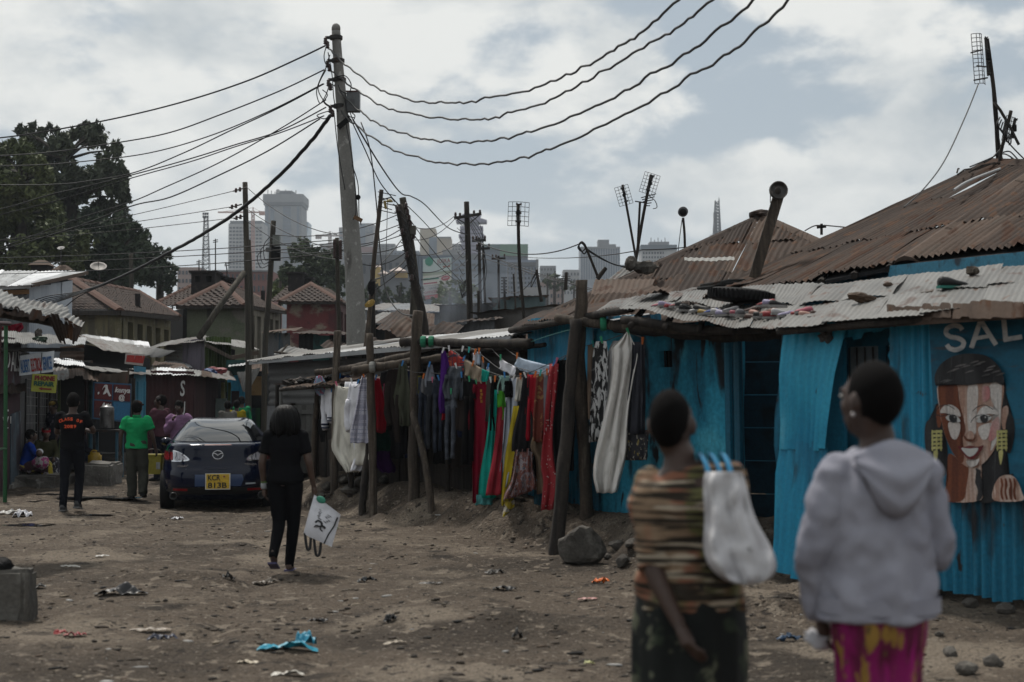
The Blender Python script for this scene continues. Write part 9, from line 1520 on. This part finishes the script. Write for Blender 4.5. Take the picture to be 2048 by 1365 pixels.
can('orange yellow jerrycan by the seated man',192,30.6,.26,.36,.2,flat('can_yellow',(.42,.27,.02),.45),zoff=.22);can('dirty pale yellow jerrycan beneath the orange one',186,30.2,.24,.30,.2,flat('can_pale',(.30,.27,.09),.5))
def tub(label,px,Y,r0,r1,h,mat,name='bucket',handle=True,zoff=0.0):b=z0(px,Y)+Vector((0,0,zoff));r=thing(name,label,name,b);part(MB().lathe(b,[(r0,0),(r1,h),(r1+.012,h),(r1+.012,h-.02),(r1-.012,h-.01),(r0-.01,.02),(.0,.015)],20),'shell',mat,r,True);handle and part(MB().tube(spline([b+Vector((-r1,0,h-.01)),b+Vector((-r1*.7,-.05,h+.08)),b+Vector((r1*.7,-.05,h+.08)),b+Vector((r1,0,h-.01))],4),.006,5),'handle',IRON,r)
tub('grey galvanised bucket beside the stove table',234,30.3,.10,.125,.24,ALU,zoff=.12);tub('salmon pink plastic basin under the stove table',221,31.9,.26,.33,.14,flat('basin_pink',(.42,.12,.09),.5),'basin',False,.32);tub('dull green plastic basin below the pink one',215,31.6,.24,.3,.13,flat('basin_olive',(.20,.19,.07),.6),'basin',False,.12)
r=thing('yellow_bucket','square yellow plastic tub with a white label, left of the car','tub',P(310,948,25.5));c=P(310,929,25.5);part(MB().hexa([c+Vector((a*.125,d*.12,z))for z in(-.17,)for a,d in((-1,-1),(1,-1),(1,1),(-1,1))]+[c+Vector((a*.14,d*.135,.15))for a,d in((-1,-1),(1,-1),(1,1),(-1,1))]),'body',flat('tub_yellow',(.50,.42,.07),.45),r);part(MB().box(c+Vector((0,0,.165)),(.30,.29,.035)),'lid',flat('tub_lid',(.46,.38,.06),.45),r);part(MB().box(c+Vector((.09,-.135,-.02)),(.07,.008,.12)),'label',flat('tub_label',(.5,.5,.52)),r);part(MB().tube(spline([c+Vector((-.15,0,.14)),c+Vector((-.1,-.1,.26)),c+Vector((.1,-.1,.26)),c+Vector((.15,0,.14))],4),.007,5),'handle',IRON,r)
# on the roofs: tyre, old shoes, broom, stone
c=P(1482,592,14.7);n=Vector((.10,-.02,1)).normalized();r=thing('old_tyre','old knobbly tyre lying flat on the grey roof','tyre',c);part(MB().lathe(c,[(.19,-.05),(.29,-.062),(.33,-.04),(.338,0),(.33,.04),(.29,.062),(.19,.05),(.17,0)],48,0,n),'casing',BLACK,r,True)
rt=Vector((0,0,1)).rotation_difference(n).to_matrix();[part(MB().box(c+rt@Vector((.336*math.cos(a),.336*math.sin(a),0)),(.026,.016,.09),0,rt@Matrix.Rotation(a,3,'Z')),'tread',BLACK,r)for a in(2*math.pi*i/44 for i in range(44))]
def shoe(label,c,ang,L_,mat,mat2=None,group='shoes drying on the roof edge',name='shoe',up=.0):
 d=Vector((math.cos(ang),math.sin(ang),.0));sd=Vector((-d.y,d.x,0));zz=Vector((0,0,1));c=Vector(c);mb=MB()
 mb.loft([[c+d*L_*t+sd*w*L_*math.cos(a)+zz*(h*L_*(.5+.5*math.sin(a)))for a in(2*math.pi*k/10 for k in range(10))]for t,w,h in((-.5,.10,.26),(-.42,.14,.32),(-.2,.145,.30),(.05,.16,.22),(.3,.17,.17),(.45,.13,.12),(.5,.06,.08))])
 o=solo(mb,name,label,'shoe',mat,group,True);part(MB().loft([[c+d*L_*t+sd*w*L_*g_+zz*z for g_,z in((-1,-.012),(1,-.012),(1,.012),(-1,.012))]for t,w in((-.52,.11),(-.2,.15),(.1,.165),(.35,.17),(.52,.08))]),'sole',mat2 or flat('sole_pale',(.3,.29,.28)),o)
cols=[('pink',(.42,.10,.14)),('red',(.30,.03,.035)),('black',(.015,.015,.017)),('white',(.55,.54,.54)),('blue',(.05,.10,.35)),('lilac',(.36,.33,.48)),('yellow',(.45,.40,.03)),('peach',(.45,.25,.20)),('grey',(.16,.16,.17)),('brown',(.08,.04,.03))]
spots=[(1318,612,0),(1332,611,5),(1340,616,1),(1352,612,1),(1366,613,2),(1374,620,2),(1392,622,3),(1404,619,2),(1410,626,6),(1422,625,4),(1436,624,3),(1448,629,5),(1462,622,8),(1475,628,0),(1490,630,8),(1502,623,9),(1514,628,7),(1526,633,2),(1536,627,7),(1548,634,1),(1560,626,3),(1572,631,5),(1586,637,2),(1598,631,1),(1608,624,0),(1620,634,7),(1634,630,9),(1532,610,1),(1545,609,5),(1556,611,2),(1646,640,8),(1510,638,9)]
nb=('under the left end of the roof edge','above the cross pole','by the first pink pair','near the sagging sheet','over the slit window','beside the black pair','at the dip of the roof','in the middle of the row','next to the yellow shoe','below the old tyre','under the tyre rim','past the tyre middle','near the tyre right end','before the dark passage','over the dark passage','near the leaning panel','above the leaning panel')
for k,(x,y,c_)in enumerate(spots):
 t=(x-1240)/320;Yr=float(np.interp(x,[1240,1330,1430,1500,1570,1700],[15.6,15.0,14.35,13.9,13.35,12.9]))+(645-y)*.004;nm,c3=cols[c_]
 shoe(f'{nm} shoe drying on the roof {nb[min(16, int((x - 1310) / 20))]}'+(', upper row' if y<615 else ', lower row' if y>632 else ''),P(x,y+2,Yr),random.uniform(-.8,.8)+(math.pi if k%3==0 else 0),random.uniform(.15,.22),flat('shoe_'+nm,c3,.6))
shoe('single big black shoe lying on the salon roof with teal lining',P(1908,575,12.5),.25,.30,flat('shoe_black',(.012,.012,.013),.4),flat('sole_teal',(.03,.22,.17)),None);solo(MB().tube([P(1660,616,13.2),P(1780,598,12.9),P(1880,582,12.6)],.014,6),'broom_stick','long thin stick lying along the salon roof','stick',WOOD);rock('brown stone lying high on the salon roof',P(1945,549,13.0),(.07,.05,.05),33,WOOD,'roof_stone','stone');rock('withered leaf clump on the salon roof edge',P(1722,604,12.9),(.14,.06,.05),35,flat('dry_leaf',(.10,.06,.035)),'leaf_clump','leaves',jit=1.6);rock('small chip on the middle of the salon roof',P(1775,573,13.4),(.05,.03,.025),36,RUST3,'roof_chip','chip')
# litter one can pick out
def rag(label,px,py,L_,w,mat,seed,name='litter',cat='litter',h=.05,rot=0.0):
 q=G(px,py);rs=random.Random(seed);n,m=26,12;R_=Matrix.Rotation(rot,3,'Z')
 def f(u,v):x,y=(u-.5)*L_,(v-.5)*w*(.4+.6*math.sin(math.pi*(.15+.7*u))*(1+.5*mnoise.noise(Vector((u*4,seed,0)))));d=R_@Vector((x,y,0));a=q+d;return Vector((a.x,a.y,gz(a.x,a.y)+.014+h*(.3+.8*mnoise.noise(Vector((u*5+seed,v*3,seed)))+.22*mnoise.noise(Vector((u*13+seed,v*8,seed))))*(math.sin(math.pi*u)**.5)))
 return solo(MB().grid(f,n,m),name,label,cat,mat,'litter on the street',True)
PL=lambda n,c:M('plastic_'+n,c,.45,[(tuple(x*.6 for x in c),12,.5,.65)],fine=.15,bump=.3,bscale=20)
for a in((575,1300,.40,.11,(.02,.25,.36),'torn turquoise plastic sheet on the dirt, lower centre left',.07,.12),(610,1292,.18,.12,(.03,.22,.33),'crumpled end of the turquoise plastic',.12,1.2),(325,1283,.22,.10,(.02,.025,.05),'dark navy rag beside pale scraps',.06,.2),(245,1190,.42,.14,(.022,.022,.024),'black torn plastic at the left of the street',.10,.1),(75,1178,.14,.1,(.03,.028,.026),'black scrap by the concrete block',.05,0),(458,1160,.12,.07,(.02,.02,.02),'black lump on the path behind the flip-flops',.06,.3),(530,1170,.24,.1,(.13,.11,.09),'grey rag near the flip-flop',.06,.4),(1202,1168,.17,.08,(.60,.13,.02),'bright orange wrapper beside the striped blouse',.06,.1),(1175,1202,.16,.06,(.40,.20,.18),'pale pink scrap under the orange wrapper',.02,.1),(1010,1183,.22,.09,(.015,.015,.016),'black flattened shoe on the path',.05,.05),(780,1243,.10,.07,(.015,.015,.016),'black ball of plastic on the near path',.07,.5),(735,1165,.20,.08,(.02,.022,.025),'dark crumpled scrap left on the path',.05,.2),(1580,1283,.19,.07,(.03,.06,.11),'blue rag between the two walking women',.05,.1),(636,1247,.16,.06,(.02,.02,.022),'black rubber flap near the turquoise plastic',.04,.2),(150,1275,.16,.08,(.26,.03,.035),'red wrapper among litter at lower left',.04,.3),(122,1272,.10,.07,(.25,.03,.03),'second red wrapper at lower left',.05,1.0),(575,1355,.20,.11,(.50,.47,.42),'pale paper scrap at the bottom edge',.04,.2),(495,1330,.14,.06,(.42,.36,.27),'tan paper scrap below the turquoise plastic',.02,0),(1178,1333,.07,.05,(.42,.42,.20),'yellow white wrapper near the bottom edge',.04,.3),(1035,1280,.08,.08,(.03,.028,.026),'dark clod on the near path',.08,0),(28,1030,.45,.12,(.40,.39,.37),'white plastic cup sheet by the frame pole',.08,.1),(45,1035,.28,.2,(.42,.42,.45),'white crumpled paper by the frame pole',.12,.3),(355,1040,.18,.12,(.40,.40,.42),'white scrap left of the rear tyre',.05,.2),(140,1136,.20,.07,(.42,.40,.36),'cream strip of paper at left',.02,.1),(205,1115,.15,.06,(.45,.44,.42),'white strip of paper nearer the puddle',.02,.3),(670,1060,.10,.08,(.03,.22,.04),'bright green scrap near the pale post foot',.05,.4),(990,1148,.20,.10,(.05,.045,.04),'dark broken bark on the path centre',.05,.3),(860,1172,.24,.06,(.03,.027,.025),'thin dark strip on the path centre',.03,.05),(300,1265,.30,.08,(.20,.16,.12),'tan cardboard scrap at lower left',.03,.1),(790,1290,.16,.06,(.30,.25,.19),'pale chip of cardboard on near path',.02,.2),(1330,1015,.1,.05,(.3,.3,.3),'tiny white scrap on the bank',.02,0)):
 rag(a[5],a[0],a[1],a[2],a[3],PL('%d_%d'%(a[0],a[1]),a[4]),a[0]*.13,h=a[6],rot=a[7])
 # pebbles and scraps nobody could count
def scatter(name,label,n,mats,rmin,rmax,flatk,seed,litter=False):
 rs=np.random.default_rng(seed);bm=bmesh.new();bmesh.ops.create_icosphere(bm,subdivisions=1,radius=1.0);bv=np.array([v.co[:]for v in bm.verts]);bf=np.array([[v.index for v in f.verts]for f in bm.faces]);bm.free()
 y=3.2+26*rs.random(n)**1.7;hw=.40*y+.4;x=(rs.random(n)*2-1)*hw;ok=(x>-11);c=fbm(x,y,3,.9,31)>(.40 if not litter else .44);ok&=c
 d=(x-FOOT_A[0])*FOOT_N[0]+(y-FOOT_A[1])*FOOT_N[1];ok&=d<.9;x,y=x[ok],y[ok];n=len(x);r=rmin+(rmax-rmin)*rs.random(n)**3.2
 if litter:sx=np.stack([r*(.6+rs.random(n)),r*(.4+.6*rs.random(n)),r*.12+.002],1)
 else:sx=np.stack([r*(.8+.5*rs.random(n)),r*(.7+.5*rs.random(n)),r*flatk],1)
 a=rs.random(n)*6.28;z=ground_h(x,y)+sx[:,2]*.35;p=bv[None]*sx[:,None,:]*(1+.3*(rs.random((n,len(bv),1))-.5));ca,sa=np.cos(a)[:,None],np.sin(a)[:,None];q=np.stack([p[...,0]*ca-p[...,1]*sa,p[...,0]*sa+p[...,1]*ca,p[...,2]],-1)+np.stack([x,y,z],1)[:,None,:]
 f=(bf[None]+(np.arange(n)*len(bv))[:,None,None]).reshape(-1,3);me=bpy.data.meshes.new(name);me.vertices.add(n*len(bv));me.vertices.foreach_set('co',q.astype(np.float32).ravel());me.loops.add(f.size);me.loops.foreach_set('vertex_index',f.astype(np.int32).ravel());me.polygons.add(len(f));me.polygons.foreach_set('loop_start',np.arange(0,f.size,3,dtype=np.int32));me.polygons.foreach_set('material_index',np.repeat(rs.integers(0,len(mats),n),len(bf)).astype(np.int32));me.update(calc_edges=True);o=link(name,me,mats);o['kind']='stuff';o['label']=label
fm=lambda n,c:M('scrap_'+n,c,.9,fine=.2,bump=0)
scatter('gravel','pebbles and clods trodden into the street',16000,[fm('earth',(.10,.08,.062)),fm('pale',(.165,.135,.105)),fm('dark',(.045,.038,.032)),fm('mid',(.13,.108,.085))],.004,.034,.45,5);scatter('litter_scraps','small scraps of paper, plastic and bark on the street',5200,[fm('tan',(.28,.23,.17)),fm('white',(.42,.41,.39)),fm('black',(.018,.017,.017)),fm('bark',(.06,.045,.035)),fm('brown',(.12,.085,.06)),fm('black2',(.025,.022,.02))],.008,.06,.2,6,True)
